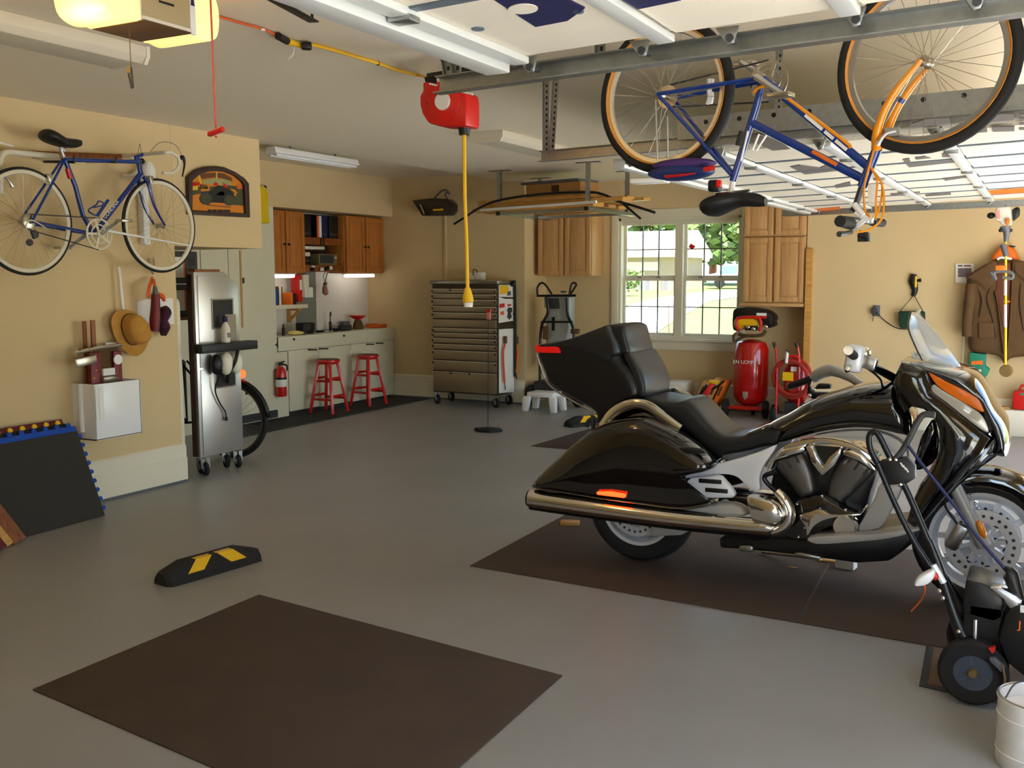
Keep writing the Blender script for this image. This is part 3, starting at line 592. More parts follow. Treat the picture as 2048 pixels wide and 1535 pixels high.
MB().lathe([(0, 0), (.07, 0), (.06, .06), (.045, .11), (0, .115)], p, (0, 0, 1), 20).build('body', 'brown', T); MB().lathe([(.03, .115), (.06, .13), (.11, .165), (.115, .17), (.0, .168)], p, (0, 0, 1), 22).build('pan', 'red_plastic', T)
for i, (x, y, sx, sy, sz, m, nm, lb, c_) in enumerate(((690, 663, .10, .16, .06, 'dark_grey', 'tool_tray', 'grey tool tray on the counter left of the scale', 'tray'), (758, 656, .16, .36, .045, 'hull_orange', 'orange_tray', 'orange-pink shallow tray at the right end of the counter', 'tray'), (640, 668, .06, .1, .02, 'black', 'soap_dish', 'flat black dish in front of the faucet', 'dish'), (690, 655, .08, .12, .1, 'mid_grey', 'parts_jar', 'grey parts box on the counter beside the scale', 'box'), (672, 668, .05, .08, .03, 'black', 'sponge', 'small black sponge on the counter front', 'sponge'))):
    p = cnt(x, y, XS-.2 if i != 3 else XB+.1); T = thing(nm, lb, c_, p); MB().bx(p.x-sx/2, p.x+sx/2, p.y-sy/2, p.y+sy/2, p.z, p.z+sz*.6).build('base', m, T, bevel=.008); MB().frame(rrect(sx, sy, .01, 2, p.x, p.y), rrect(sx*.8, sy*.85, .01, 2, p.x, p.y), 2, p.z+sz*.55, p.z+sz).build('rim', m, T)
p = cnt(776, 652, XB+.2); T = thing('desk_lamp_arm', 'thin black bent arm standing at the counter end by the tan wall', 'lamp', p); MB().cyl(p, p+Vector((0, 0, .02)), .03).build('foot', 'black', T); MB().tube([p+Vector((0, 0, .02)), p+Vector((0, -.03, .1)), p+Vector((0, -.1, .17)), p+Vector((0, -.12, .16))], .007, 6, 4).build('arm', 'black', T)
# shelf with books
z_s = on(580, 617, 0, XB+.2).z; ya, yb = 8.605, on(616, 612, 0, XB+.22).y
T = thing('wall_shelf', 'cream wall shelf on a wooden bracket above the counter', 'shelf', (XB+.1, (ya+yb)/2, z_s))
MB().bx(XB+.012, XB+.22, ya, yb, z_s, z_s+.045).build('board', 'cab_white', T, bevel=.003)
yk = on(588, 630, 0, XB+.1).y; bkt = MB().bx(XB+.012, XB+.04, yk-.02, yk+.02, z_s-.17, z_s).bx(XB+.04, XB+.2, yk-.02, yk+.02, z_s-.03, z_s).bar((XB+.03, yk, z_s-.15), (XB+.18, yk, z_s-.02), .03, .025, (0, 1, 0)); bkt.build('bracket', 'lumber', T)
zb = z_s+.046
yk_ = lambda x: on(x, 600, 0, XB+.2).y
for i, (y, w_, h_, m, lb) in enumerate(((yk_(553), .03, .17, 'blue_foam', 'blue-grey book at the left end of the wall shelf'), (yk_(553)+.033, .025, .215, 'dark_grey', 'dark grey book on the wall shelf next to the cream one'), (yk_(553)+.067, .035, .215, 'offwhite', 'cream book on the wall shelf between two dark ones'), (yk_(553)+.1, .02, .21, 'darkwood', 'thin brown book right of the cream book'), (yk_(584), .035, .14, 'orange', 'orange box on the wall shelf left of the black box'), (yk_(584)+.05, .045, .13, 'black', 'black box on the wall shelf beside the orange box'))):
    T = thing('book', lb, 'book', (XB+.12, y, zb), 'books and boxes on the wall shelf'); MB().bx(XB+.06, XB+.2, y-w_/2, y+w_/2, zb, zb+h_).build('cover', m, T, bevel=.002); MB().bx(XB+.058, XB+.0605, y-w_/2+.004, y+w_/2-.004, zb+.004, zb+h_-.004).build('pages', 'paper', T)
# hanging things under the cabinets
Xu = -7.69
z_c, z_t = 1.615, 2.33
def cabinet(T, y0, y1, x0, x1, z0, z1, front_mat, ndoor=2, axis='x', knob=True, kz=.45):
    "wall cabinet with raised-panel doors; its front faces +x (axis x) or -y (axis y)"
    def bxx(a0, a1, d0, d1, za, zb): return MB().bx(d0, d1, a0, a1, za, zb) if axis == 'x' else MB().bx(a0, a1, d0, d1, za, zb)
    s = 1 if axis == 'x' else -1; f = x1 if axis == 'x' else x0
    bxx(y0, y1, x0, x1, z0, z1).build('carcass', front_mat, T, bevel=.002)
    w_ = (y1-y0)/ndoor
    for i in range(ndoor):
        a0, a1 = y0+w_*i+.012, y0+w_*(i+1)-.012; st = min(.055, w_*.18)
        d = bxx(a0, a1, f, f+s*.02, z0+.012, z1-.012); do = d.build('door', front_mat, T, bevel=.004)
        fr_ = MB(); P = [(a0, a0+st, z0+.012, z1-.012), (a1-st, a1, z0+.012, z1-.012), (a0+st, a1-st, z0+.012, z0+.012+st), (a0+st, a1-st, z1-.012-st, z1-.012)]
        for c0, c1, e0, e1 in P:
            m_ = bxx(c0, c1, f+s*.018, f+s*.03, e0, e1); fr_.add(m_.v, m_.f)
        fr_.build('stile_frame', front_mat, do, bevel=.003)
        bxx(a0+st+.018, a1-st-.018, f+s*.018, f+s*.027, z0+.03+st, z1-.03-st).build('raised_panel', front_mat, do, bevel=.006)
        if knob:
            ky = a1-.025 if i % 2 == 0 else a0+.025; kk = z0+(z1-z0)*kz; c = Vector((f+s*.03, ky, kk)) if axis == 'x' else Vector((ky, f+s*.03, kk)); ax_ = Vector((s, 0, 0)) if axis == 'x' else Vector((0, s, 0))
            MB().lathe([(.006, 0), (.006, .012), (.015, .018), (.015, .026), (0, .03)], c, ax_, 12).build('knob', 'black', do)
yl0, yl1 = 8.61, on(607, 480, 0, Xu).y; yr0, yr1 = on(688, 480, 0, Xu).y, YA-.006
T = thing('upper_cabinet', 'stained wood wall cabinet above the counter, beside the partition', 'cabinet', (XB, (yl0+yl1)/2, z_c)); cabinet(T, yl0, yl1, XB+.002, Xu, z_c, z_t, 'oak', 2, kz=.46)
T = thing('upper_cabinet', 'stained wood wall cabinet above the counter, against the tan back wall', 'cabinet', (XB, (yr0+yr1)/2, z_c)); cabinet(T, yr0, yr1, XB+.002, Xu, z_c, z_t, 'oak', 2, kz=.46)
NK = T = thing('cabinet_nook', 'open wooden shelf nook between the two stained wall cabinets', 'shelf', (XB, (yl1+yr0)/2, z_c))
MB().bx(XB+.002, XB+.02, yl1+.002, yr0-.002, z_c+.02, z_t).build('back', 'frame_dark', T)
for za, zb_, nm in ((z_c+.02, z_c+.10, 'lower_rail'), (1.955, 2.04, 'upper_rail')): MB().bx(XB+.02, Xu-.02, yl1+.002, yr0-.002, za, zb_).build(nm, 'darkwood', T, bevel=.003)
ym = (yl1+yr0)/2
for i, (y, w_, m, lb) in enumerate(((yl1+.12, .2, 'black', 'black binder in the nook, left of the striped towel'), (ym+.08, .13, 'navy', 'navy binder in the nook, right of the striped towel'), (ym+.26, .18, 'black', 'black binder in the nook at its right end'))):
    T = thing('binder', lb, 'binder', (XB+.1, y, 2.042), 'binders in the cabinet nook'); MB().bx(XB+.03, Xu-.06, y-w_/2, y+w_/2, 2.042, 2.31).build('cover', m, T, bevel=.003); MB().bx(Xu-.06, Xu-.056, y-w_/2+.02, y+w_/2-.02, 2.07, 2.1).build('label_holder', 'dark_grey', T)
T = thing('striped_towel', 'orange and white striped towel hanging in the cabinet nook', 'towel', (Xu-.02, ym-.06, 2.04)); 
for k, (dy_, m) in enumerate(((-.03, 'hull_orange'), (.005, 'paper'))): MB().bx(Xu-.045+.002*k, Xu-.03+.002*k, ym-.06+dy_, ym-.06+dy_+.045, 2.045, 2.3).build('stripe', m, T, bevel=.003)
MB().tube([(Xu-.01, ym-.05, 2.04), (Xu-.01, ym-.05, 1.96), (Xu-.01, ym-.0, 1.95), (Xu-.01, ym+.0, 2.04)], .008, 6).build('hook', 'black', T)
MB().bx(XB+.02, Xu-.01, yl1+.003, yl1+.4, 1.90, 1.935).build('inner_shelf', 'offwhite', NK, bevel=.003)
T = thing('toaster_oven', 'small metal toaster oven on the lower rail of the nook', 'oven', (XB+.12, ym+.1, z_c+.101)); MB().bx(XB+.03, Xu-.03, ym-.07, ym+.28, z_c+.101, z_c+.235).build('body', 'dull_metal' if 'dull_metal' in MAT else mat('dull_metal', (130, 118, 82), .5, metal=.4), T, bevel=.006); MB().bx(Xu-.03, Xu-.026, ym-.05, ym+.2, z_c+.12, z_c+.22).build('window', 'dark_grey', T); MB().cyl((Xu-.03, ym+.24, z_c+.19), (Xu-.018, ym+.24, z_c+.19), .014).build('dial', 'paper', T)
T = thing('coffee_maker', 'black coffee maker with white top in the cabinet nook', 'coffee maker', (XB+.12, yl1+.1, z_c+.101)); MB().bx(XB+.03, Xu-.04, yl1+.01, yl1+.17, z_c+.101, z_c+.2).build('body', 'black', T, bevel=.012); MB().bx(XB+.03, Xu-.04, yl1+.01, yl1+.17, z_c+.2, z_c+.25).build('lid', 'offwhite', T, bevel=.01); MB().sph((Xu-.04, yl1+.11, z_c+.15), .012, 8, 6).build('lamp', 'steel', T)
T = thing('rail_clamp', 'black clamp on the lower rail of the nook with pale tags', 'clamp', (Xu, ym+.03, z_c+.03)); MB().box((Xu, ym+.04, z_c+.06), (.03, .07, .04), (R(20), 0, 0)).build('jaw', 'black', T, bevel=.006)
for d_ in (-.05, .12): MB().box((Xu-.005, ym+d_, z_c+.055+.1*d_), (.006, .06, .04)).build('tag', 'cream_plastic', T)
T = thing('kitchen_timer', 'round black timer knob on the lower rail of the nook', 'timer', (Xu, yl1+.15, z_c+.06)); MB().cyl((Xu-.02, yl1+.15, z_c+.05), (Xu+.01, yl1+.15, z_c+.05), .026).build('body', 'black', T); MB().box((Xu, yl1+.16, z_c+.08), (.02, .06, .02)).build('face', 'paper', T)
for y0_, y1_, lb in ((8.66, on(593, 553, 0, Xu+.0).y, 'glowing white tube light under the wall cabinet by the partition'), (on(694, 550, 0, Xu).y, on(752, 550, 0, Xu).y, 'glowing white tube light under the wall cabinet by the tan wall')):
    T = thing('under_cabinet_light', lb, 'light', (Xu-.04, (y0_+y1_)/2, z_c)); MB().bx(Xu-.08, Xu, y0_, y1_, z_c-.012, z_c).build('housing', 'white', T)
    MB().tube([(Xu-.035, y0_+.01, z_c-.03), (Xu-.035, y1_-.01, z_c-.03)], .019, 12).build('tube', 'tube_on', T)
yy = on(596, 580, 0, XB+.16).y; T = thing('red_binder', 'red folder hanging under the cabinet beside the paper roll', 'folder', (XB+.16, yy, 1.4)); MB().bx(XB+.08, XB+.2, yy-.035, yy+.03, 1.28, 1.60).build('cover', 'red_plastic', T, bevel=.003); MB().bx(XB+.2, XB+.203, yy-.015, yy+.02, 1.42, 1.54).build('label', 'paper', T)
yy = on(613, 580, 0, XB+.16).y; T = thing('paper_roll', 'cream paper towel roll hanging under the stained cabinet', 'paper roll', (XB+.14, yy, 1.32)); MB().cyl((XB+.13, yy-.01, 1.335), (XB+.13, yy-.01, 1.60), .062, seg=20).build('roll', 'cream_plastic', T); MB().bx(XB+.18, XB+.184, yy-.06, yy+.09, 1.33, 1.45).build('loose_sheet', 'paper', T); MB().cyl((XB+.13, yy-.01, 1.6), (XB+.13, yy-.01, 1.614), .02).build('holder', 'dark_grey', T)
yy = on(648, 570, 0, XB+.18).y; T = thing('hanging_mitt', 'pinkish oven mitt hanging from the nook rail on a loop', 'mitt', (XB+.18, yy, 1.36)); MB().tube([(XB+.2, yy, 1.49), (XB+.2, yy-.01, 1.44), (XB+.2, yy, 1.38), (XB+.2, yy+.005, 1.35)], [.02, .035, .045, .02], 10, 4, flat=(.6, 1)).build('mitt', 'mitt' if 'mitt' in MAT else mat('mitt', (170, 120, 106), .8), T); MB().tube([(XB+.2, yy, 1.49), (XB+.2, yy-.03, 1.58), (Xu-.02, yy-.03, z_c+.03)], .005, 6, 3).tube([(XB+.2, yy, 1.49), (XB+.2, yy+.02, 1.57), (Xu-.02, yy+.01, z_c+.03)], .007, 6, 3).build('loop', 'grey', T); MB().box((XB+.2, yy, 1.49), (.03, .05, .03)).build('cuff', 'dark_red', T, bevel=.006)
# extinguisher on the partition
p = on(563, 792, 0, XS+.07); T = thing('fire_extinguisher', 'red fire extinguisher with black handle mounted on the pale partition', 'fire extinguisher', p)
MB().lathe([(0, 0), (.055, 0), (.06, .012), (.06, .27), (.045, .31), (.022, .33), (.02, .345)], p, (0, 0, 1), 22).build('cylinder', 'red', T)
MB().lathe([(.0605, .11), (.0615, .11), (.0615, .19), (.0605, .19)], p, (0, 0, 1), 22).build('label', 'paper', T); MB().lathe([(.061, .19), (.063, .19), (.063, .215), (.061, .215)], p, (0, 0, 1), 22).build('band', 'black', T)
MB().box(p+Vector((0, 0, .36)), (.03, .05, .03)).tube([p+Vector((0, -.02, .375)), p+Vector((0, .06, .385))], .008, 6).tube([p+Vector((0, .01, .36)), p+Vector((.02, .075, .34)), p+Vector((.03, .07, .28))], .01, 8, 4).build('valve', 'black', T)
MB().bx(XS, XS+.02, p.y-.02, p.y+.02, p.z+.2, p.z+.3).build('bracket', 'dark_grey', T)
# red stools
def stool_proto():
    T = thing('bar_stool', 'x', 'stool', (0, 0, 0), 'red stools at the counter'); h_ = .615
    MB().lathe([(0, h_-.03), (.13, h_-.03), (.14, h_-.022), (.14, h_-.008), (.13, h_), (0, h_)], (0, 0, 0), (0, 0, 1), 28).build('seat', 'red', T)
    MB().lathe([(0, h_), (.128, h_), (.125, h_+.004), (0, h_+.005)], (0, 0, 0), (0, 0, 1), 28).build('seat_top', 'frame_dark', T)
    L = []
    for sx, sy in ((1, 1), (1, -1), (-1, 1), (-1, -1)):
        t, b = Vector((sx*.075, sy*.075, h_-.03)), Vector((sx*.155, sy*.155, 0)); L.append((t, b)); MB().bar(b, t, .034, .034, (sx, sy, 0)).build('leg', 'red', T, bevel=.005)
    def at(i, z): t, b = L[i]; return b+(t-b)*(z/(h_-.03))
    for i, j, z in ((0, 1, .2), (2, 3, .2), (0, 2, .16), (1, 3, .16), (0, 1, .4), (2, 3, .4), (0, 2, .37), (1, 3, .37)): MB().bar(at(i, z), at(j, z), .014, .028).build('rung', 'red', T, bevel=.003)
    MB().bx(-.09, .09, -.09, .09, h_-.055, h_-.03).build('apron', 'red', T)
    return T
S = stool_proto(); S.location = (-7.28, 9.19, .012); S.rotation_euler = (0, 0, R(3)); S['label'] = 'red wooden stool at the counter nearer the fire extinguisher'
dup(S, (-7.27, 9.95, .012), (0, 0, R(-6)), 'red wooden stool at the counter nearer the drawer cabinet')
T = thing('rubber_runner', 'long dark rubber runner mat along the counter', 'mat', (-7.2, 9.2, 0)); MB().bx(-7.5, -6.97, 7.3, 10.8, .0005, .010).build('sheet', 'rubber', T); MB().bx(-6.97, -6.935, 7.3, 10.8, .0005, .009).build('edge_strip', 'runner_edge' if 'runner_edge' in MAT else mat('runner_edge', (46, 60, 56), .8), T)
# shop light in the alcove
T = thing('shop_light', 'white two-tube shop light hanging above the wash-up corner', 'light', (-6.5, 8.05, 2.74)); MB().prism([(-6.57, 2.74), (-6.43, 2.74), (-6.45, 2.80), (-6.55, 2.80)], 1, 7.42, 8.72).build('housing', 'white', T, bevel=.004)
for x in (-6.54, -6.46): MB().tube([(x, 7.45, 2.725), (x, 8.69, 2.725)], .014, 10).build('tube', 'white_gloss', T)
for y in (7.7, 8.4): MB().cyl((-6.5, y, 2.80), (-6.5, y, HA), .006, seg=6).build('hanger', 'dark_grey', T)
# ---------------------------------------------------------------- back wall: tool chest, window corner, jacket wall
mat('chest_steel', (170, 154, 126), .4, metal=.85, var=.06, vs=4); mat('chest_lip_highlight', (206, 194, 168), .35, metal=.45); mat('chest_gap_shade', (74, 64, 50), .5, metal=.5)  # paler lips and darker carcass put highlights and drawer-gap shade into the colour
def c5(x, y, Y): return on(840+.1954*x, 540+.1954*y, 1, Y)
YF = 10.40
tl, tr_, bl, br_ = c5(108, 150, YF), c5(790, 150, YF), c5(118, 1255, YF), c5(795, 1300, YF)
x0, x1, zt, zb = tl.x, tr_.x, c5(450, 105, YF).z, .155
T = thing('tool_chest', 'wide bronze-steel drawer tool chest on casters against the back wall', 'tool chest', ((x0+x1)/2, YF+.2, 0))
MB().bx(x0+.01, x1-.01, YF+.02, YA-.07, zb, zt-.03).build('body', 'chest_gap_shade', T, bevel=.004)
MB().bx(x0-.01, x1+.005, YF-.01, YA-.06, zt-.045, zt).build('lid', 'steel', T, bevel=.008)
ys_ = [195, 250, 305, 375, 440, 510, 600, 650, 705, 765, 830, 935, 1050]; zs = [c5(450, y-8, YF).z for y in ys_]+[zb+.01]
for k in range(13):
    za, zc = zs[k+1], zs[k]
    d = MB().bx(x0+.022, x1-.02, YF-.002, YF+.03, za+.007, zc-.007).build('drawer' if k < 12 else 'door', 'chest_steel', T, bevel=.003)
    if k not in (5,): MB().prism([(YF-.002, zc-.006), (YF-.016, zc-.004), (YF-.016, zc-.014), (YF-.002, zc-.022)], 0, x0+.024, x1-.022).build('pull', 'chest_lip_highlight', d)
    if k not in (5, 12):
        for xx in (x0+.016, x1-.034): MB().bx(xx, xx+.014, YF-.012, YF-.002, zc-.045, zc-.022).build('latch', 'black', d)
for xx in (.3, .58):
    for zz in (zs[0], zs[12]): MB().bx(x0+(x1-x0)*xx, x0+(x1-x0)*xx+.018, YF-.02, YF-.002, zz-.03, zz-.006).build('lock', 'black', T)
for x, y in ((x0+.05, YF+.05), (x1-.05, YF+.05), (x0+.05, YA-.12), (x1-.05, YA-.12)): caster(T, x, y, zb, .062)
# magnets, sheets and tools on its right flank (faces +x)
def sx(name, m, parent, X, d, pts): return MB().prism([(min(c.y, YA-.075), c.z) for c in [onp(840+.1954*a, 540+.1954*b, Vector((X, 0, 0)), Vector((1, 0, 0))) for a, b in pts]], 0, X, X+d).build(name, m, parent, smooth=False)
Xs = x1-.009
up = sx('sticker_sheet', 'paper', T, Xs, .004, ((806, 152), (1004, 150), (1006, 512), (806, 540)))
for nm, m, p in (('sticker', 'yellow', ((815, 160), (900, 155), (912, 200), (880, 240), (815, 250))), ('sticker', 'hull_orange', ((955, 155), (985, 155), (990, 200), (970, 195))), ('sticker', 'mid_grey', ((895, 220), (930, 210), (930, 260), (890, 260))), ('sticker_strip', 'purple_cloth', ((806, 272), (1004, 275), (1004, 290), (870, 292))), ('sticker', 'red', ((812, 345), (864, 338), (866, 380), (812, 388))), ('sticker', 'hull_orange', ((822, 425), (858, 418), (858, 455), (826, 460))), ('sticker', 'red', ((895, 350), (935, 346), (930, 365), (895, 370))), ('sticker', 'blue', ((950, 432), (975, 430), (970, 460), (950, 462))), ('sticker', 'dark_grey', ((890, 410), (905, 380), (940, 385), (945, 420), (930, 440), (940, 480), (915, 508), (890, 480), (900, 440))), ('sticker', 'mitt', ((960, 460), (1004, 440), (1004, 490), (950, 500)))):
    sx(nm, m, up, Xs+.004, .002, p)
lo = sx('white_board', 'white', T, Xs, .006, ((806, 606), (1008, 590), (1018, 1232), (808, 1258)))
for a, b, cc, m in (((870, 665), (895, 1150), (850, 760), 'hull_orange'), ((985, 670), (1010, 1040), (1000, 760), 'orange')):
    p = [c5(a[0], a[1], 10.5), c5(cc[0], cc[1]+60, 10.5), c5(b[0]-25, b[1], 10.5)]
    hx = Xs+.04; pp = [Vector((hx, onp(840+.1954*q0, 540+.1954*q1, Vector((hx, 0, 0)), Vector((1, 0, 0))).y, onp(840+.1954*q0, 540+.1954*q1, Vector((hx, 0, 0)), Vector((1, 0, 0))).z)) for q0, q1 in ((a[0], a[1]+90), (cc[0], cc[1]+100), (b[0]-30, b[1]))]
    tool = thing('orange_handled_tool', 'tool with a long %s handle hanging on the chest flank, %s one' % ('pale orange' if m == 'hull_orange' else 'bright orange', 'front' if m == 'hull_orange' else 'rear'), 'tool', pp[2], 'tools on the tool chest flank')
    MB().tube(pp, .014, 8, 4).build('handle', m, tool); MB().box(pp[0]+Vector((0, .01, .05)), (.03, .05, .09)).build('head', 'brown', tool, bevel=.008); MB().tube([pp[2], pp[2]+Vector((0, .015, -.05)), pp[2]+Vector((0, .02, -.09))], .006, 6, 3).build('tail', 'black', tool)
kx = x1+.02; MB().tube([(kx, YA-.09, .35), (kx, YA-.09, zt-.1), (kx, YA-.14, zt-.06), (kx-.05, YA-.14, zt-.06)], .018, 8, 3).build('push_handle', 'black', T)
p = c5(500, 92, YF+.25); p.z = zt+.001; T = thing('twin_speaker', 'pale box with a cord loop lying on top of the tool chest', 'box', (p.x+.09, YF+.25, zt+.001))
for k in (0, 1): MB().bx(p.x+.105*k, p.x+.1+.105*k, YF+.2, YF+.32, zt+.001, zt+.1).build('block', 'offwhite', T, bevel=.014)
MB().tube([(p.x+.09, YF+.2, zt+.06), (p.x+.1, YF+.19, zt+.13), (p.x+.14, YF+.2, zt+.12), (p.x+.15, YF+.2, zt+.09)], .006, 6, 4).build('cord', 'brown', T)
# halogen heater on the wall with conduit
T = thing('wall_heater_lamp', 'smoked metal lamp hood on an arm high on the tan back wall', 'lamp', on(870, 400, 1, YA))
hp = oxz(YA-.22, (830, 401), (868, 397), (900, 398), (910, 408), (910, 422), (903, 431), (850, 432))
MB().prism(hp, 1, YA-.3, YA-.14).build('hood', 'smoke' if 'smoke' in MAT else mat('smoke', (70, 64, 54), .25, metal=.6), T, bevel=.015)
q = on(876, 419, 1, YA-.31); MB().tube([q-Vector((.07, 0, 0)), q+Vector((.07, 0, 0))], .012, 8).build('element', 'yellow', T)
q = on(846, 418, 1, YA-.31); MB().bar(q+Vector((-.04, 0, .06)), q+Vector((.02, 0, -.06)), .004, .012).build('glint_edge', 'chrome', T)
MB().tube([on(868, 398, 1, YA-.2), on(880, 384, 1, YA-.12), on(892, 380, 1, YA-.04), on(900, 388, 1, YA)], .014, 8, 4).tube([on(895, 398, 1, YA-.2), on(890, 388, 1, YA-.1), on(898, 384, 1, YA)], .01, 8, 3).build('arm', 'mid_grey', T)
q0, q1 = on(891, 432, 1, YA), on(893, 562, 1, YA); MB().bx(q0.x-.014, q0.x+.014, YA-.02, YA, q1.z-.3, q0.z).build('conduit', 'wall', T)
# ---------------------------------------------------------------- wall cabinets beside the window
cz0 = on(1184, 551, 1, 11.14).z; cx0, cx1 = on(1076, 500, 1, 11.14).x, on(1184, 500, 1, 11.14).x
T = thing('wall_cabinet', 'light maple double-door wall cabinet left of the window', 'cabinet', ((cx0+cx1)/2, YW, cz0)); cabinet(T, cx0, cx1, 11.14, YW-.002, cz0, cz0+.76, 'maple', 2, 'y', knob=False)
cz1 = on(1550, 609, 1, 11.14).z; rx0 = on(1486, 560, 1, 11.14).x; rx1 = -2.30
T = thing('wall_cabinet', 'tall light maple wall cabinet right of the window, lower unit', 'cabinet', ((rx0+rx1)/2, YW, cz1)); zmid = on(1550, 472, 1, 11.14).z
cabinet(T, rx0, rx1, 11.14, YW-.002, cz1+.02, zmid-.004, 'maple', 2, 'y', knob=False); MB().bx(rx0-.02, rx1, 11.10, YW-.002, cz1-.02, cz1+.018).build('base_moulding', 'maple', T, bevel=.005)
T = thing('wall_cabinet', 'short light maple cabinet stacked on the tall one right of the window', 'cabinet', ((rx0+rx1)/2, YW, zmid)); cabinet(T, rx0, rx1, 11.14, YW-.002, zmid, 2.42, 'maple', 2, 'y', knob=False)
# ---------------------------------------------------------------- ceiling rack with lumber
zr = 2.255; P = [(-5.3, 9.72), (-4.12, 9.42), (-5.3, 10.72), (-4.1, 10.45)]
T = thing('overhead_rack', 'grey steel storage rack hanging from the ceiling in front of the window wall', 'rack', (-4.7, 10.05, zr))
for x, y in P: MB().bx(x-.02, x+.02, y-.02, y+.02, zr, H-.004).build('post', 'galv', T); MB().bx(x-.13, x+.13, y-.03, y+.03, H-.006, H-.001).build('ceiling_plate', 'mid_grey', T)
for a, b in ((0, 2), (1, 3)):
    p, q = Vector(P[a]+(zr,)), Vector(P[b]+(zr,)); q = p+(q-p).normalized()*1.2; MB().bar(p-(q-p).normalized()*.03, q, .04, .035).build('cross_arm', 'galv', T); MB().bar(p-(q-p).normalized()*.045, p-(q-p).normalized()*.03, .045, .04).build('end_cap', 'black', T)
for y_ in (9.62, 10.55): MB().bar((-5.32, y_+.1, zr-.0), (-4.08, y_-.14, zr), .03, .03).build('long_rail', 'galv', T)
Lz = zr+.022
random.seed(4)
for k in range(9):
    w_, t_ = (.14, .03) if k % 3 else (.2, .04); lay = k//3; yy = 9.68+.27*(k % 3)+.05*lay; L = 1.5+.35*random.random(); xm = -4.72+.25*(random.random()-.5)
    z_ = Lz+.001+lay*.045; a = Vector((xm-L/2, yy+.1, z_+t_/2)); b = Vector((xm+L/2, yy-.2, z_+t_/2)); m = ('lumber', 'cardboard', 'lumber', 'lumber')[k % 4]
    lb = ('bottom', 'middle', 'top')[lay]+' layer board on the ceiling rack, '+('front', 'middle', 'rear')[k % 3]+' of its layer'
    ob('lumber_board', 'wooden '+lb, 'board', m, MB().bar(a, b, w_, t_), 'boards on the ceiling rack', smooth=False)
o = ob('white_tube', 'thin white plastic pipe lying along the front of the ceiling rack', 'pipe', 'white', MB().tube([(-5.5, 9.64, Lz+.02), (-3.95, 9.24, Lz+.03)], .014, 8))
zb_ = Lz+.14; T = thing('cardboard_box', 'flat cardboard box with taped lid on top of the rack lumber', 'box', (-4.72, 10.1, zb_)); MB().box((-4.72, 10.1, zb_+.08), (.74, .36, .16), (0, 0, R(-12))).build('carton', 'cardboard', T); MB().box((-4.72, 9.915, zb_+.09), (.1, .004, .09), (0, 0, R(-12))).build('tape', 'brown', T)
ob('insulation_sheet', 'dark grey panel lying flat on the cardboard box under the ceiling', 'panel', 'mid_grey', MB().box((-4.76, 10.1, zb_+.176), (.78, .38, .028), (0, 0, R(-12))))
T = thing('black_hose', 'black flexible hose drooping over both ends of the rack lumber', 'hose', (-4.7, 9.5, 2.4))
MB().tube([on(908, 448, 1, 9.62), on(930, 434, 1, 9.62), on(960, 415, 1, 9.6), on(1000, 400, 1, 9.58), on(1080, 388, 1, 9.56), on(1170, 384, 1, 9.5), on(1205, 388, 1, 9.48), on(1235, 402, 1, 9.46), on(1270, 412, 1, 9.44), on(1310, 425, 1, 9.42)], .013, 8, 5).build('hose', 'black', T)
MB().tube([on(1215, 392, 1, 9.5), on(1240, 402, 1, 9.45), on(1281, 437, 1, 9.4)], .012, 8).build('loose_end', 'black', T)
# ---------------------------------------------------------------- floor machine, step stool, marker
mat('machine_grey', (150, 150, 142), .4)
Ym = 10.95
T = thing('floor_polisher', 'upright grey machine with black tubular frame and hose loops behind the motorcycle', 'machine', (on(1110, 700, 1, Ym).x, Ym, 0))
def mm(x, y, Y=Ym): return on(1040+.1955*x, 540+.1955*y, 1, Y)
MB().prism([(p.x, p.z) for p in (mm(272, 270), mm(530, 275), mm(530, 520), mm(500, 700), mm(520, 1000), mm(290, 1000), mm(300, 400), mm(275, 380))], 1, Ym-.08, Ym+.1).build('body', 'machine_grey', T, bevel=.015)
MB().prism([(p.x, p.z) for p in (mm(330, 285), mm(430, 285), mm(440, 390), mm(345, 395))], 1, Ym-.1, Ym-.08).build('panel', 'dark_grey', T, bevel=.006)
MB().prism([(p.x, p.z) for p in (mm(362, 475), mm(390, 475), mm(390, 615), mm(360, 615))], 1, Ym-.1, Ym-.08).build('switch', 'black', T, bevel=.006)
MB().prism([(p.x, p.z) for p in (mm(315, 415), mm(445, 415), mm(440, 780), mm(310, 760))], 1, Ym-.09, Ym-.08).build('front_cover', 'machine_grey', T, bevel=.004)
for pts in (((272, 270), (285, 430), (225, 560), (205, 750), (205, 1150)), ((480, 280), (490, 460), (540, 580), (555, 750), (560, 1100))): MB().tube([mm(x, y, Ym-.12) for x, y in pts], .018, 10, 5).build('frame_tube', 'black_satin', T)
MB().tube([mm(215, 530, Ym-.12), mm(540, 530, Ym-.12)], .013, 8).build('cross_tube', 'black_satin', T); MB().tube([mm(175, 262, Ym-.1), mm(575, 258, Ym-.1)], .014, 8).build('top_bar', 'black_satin', T)
MB().tube([mm(180, 262, Ym-.1), mm(178, 180, Ym-.1), mm(215, 132, Ym-.1), mm(260, 150, Ym-.1), mm(325, 245, Ym-.1)], .013, 8, 5).build('hand_loop', 'black', T); MB().tube([mm(505, 250, Ym-.1), mm(520, 160, Ym-.1), mm(545, 130, Ym-.1), mm(575, 150, Ym-.1), mm(520, 240, Ym-.1)], .013, 8, 5).build('hand_loop', 'black', T)
MB().lathe([(0, -.01), (.02, -.01), (.035, .0), (.035, .012), (0, .014)], mm(445, 222, Ym-.1), (0, 0, 1), 14).build('knob', 'black', T)
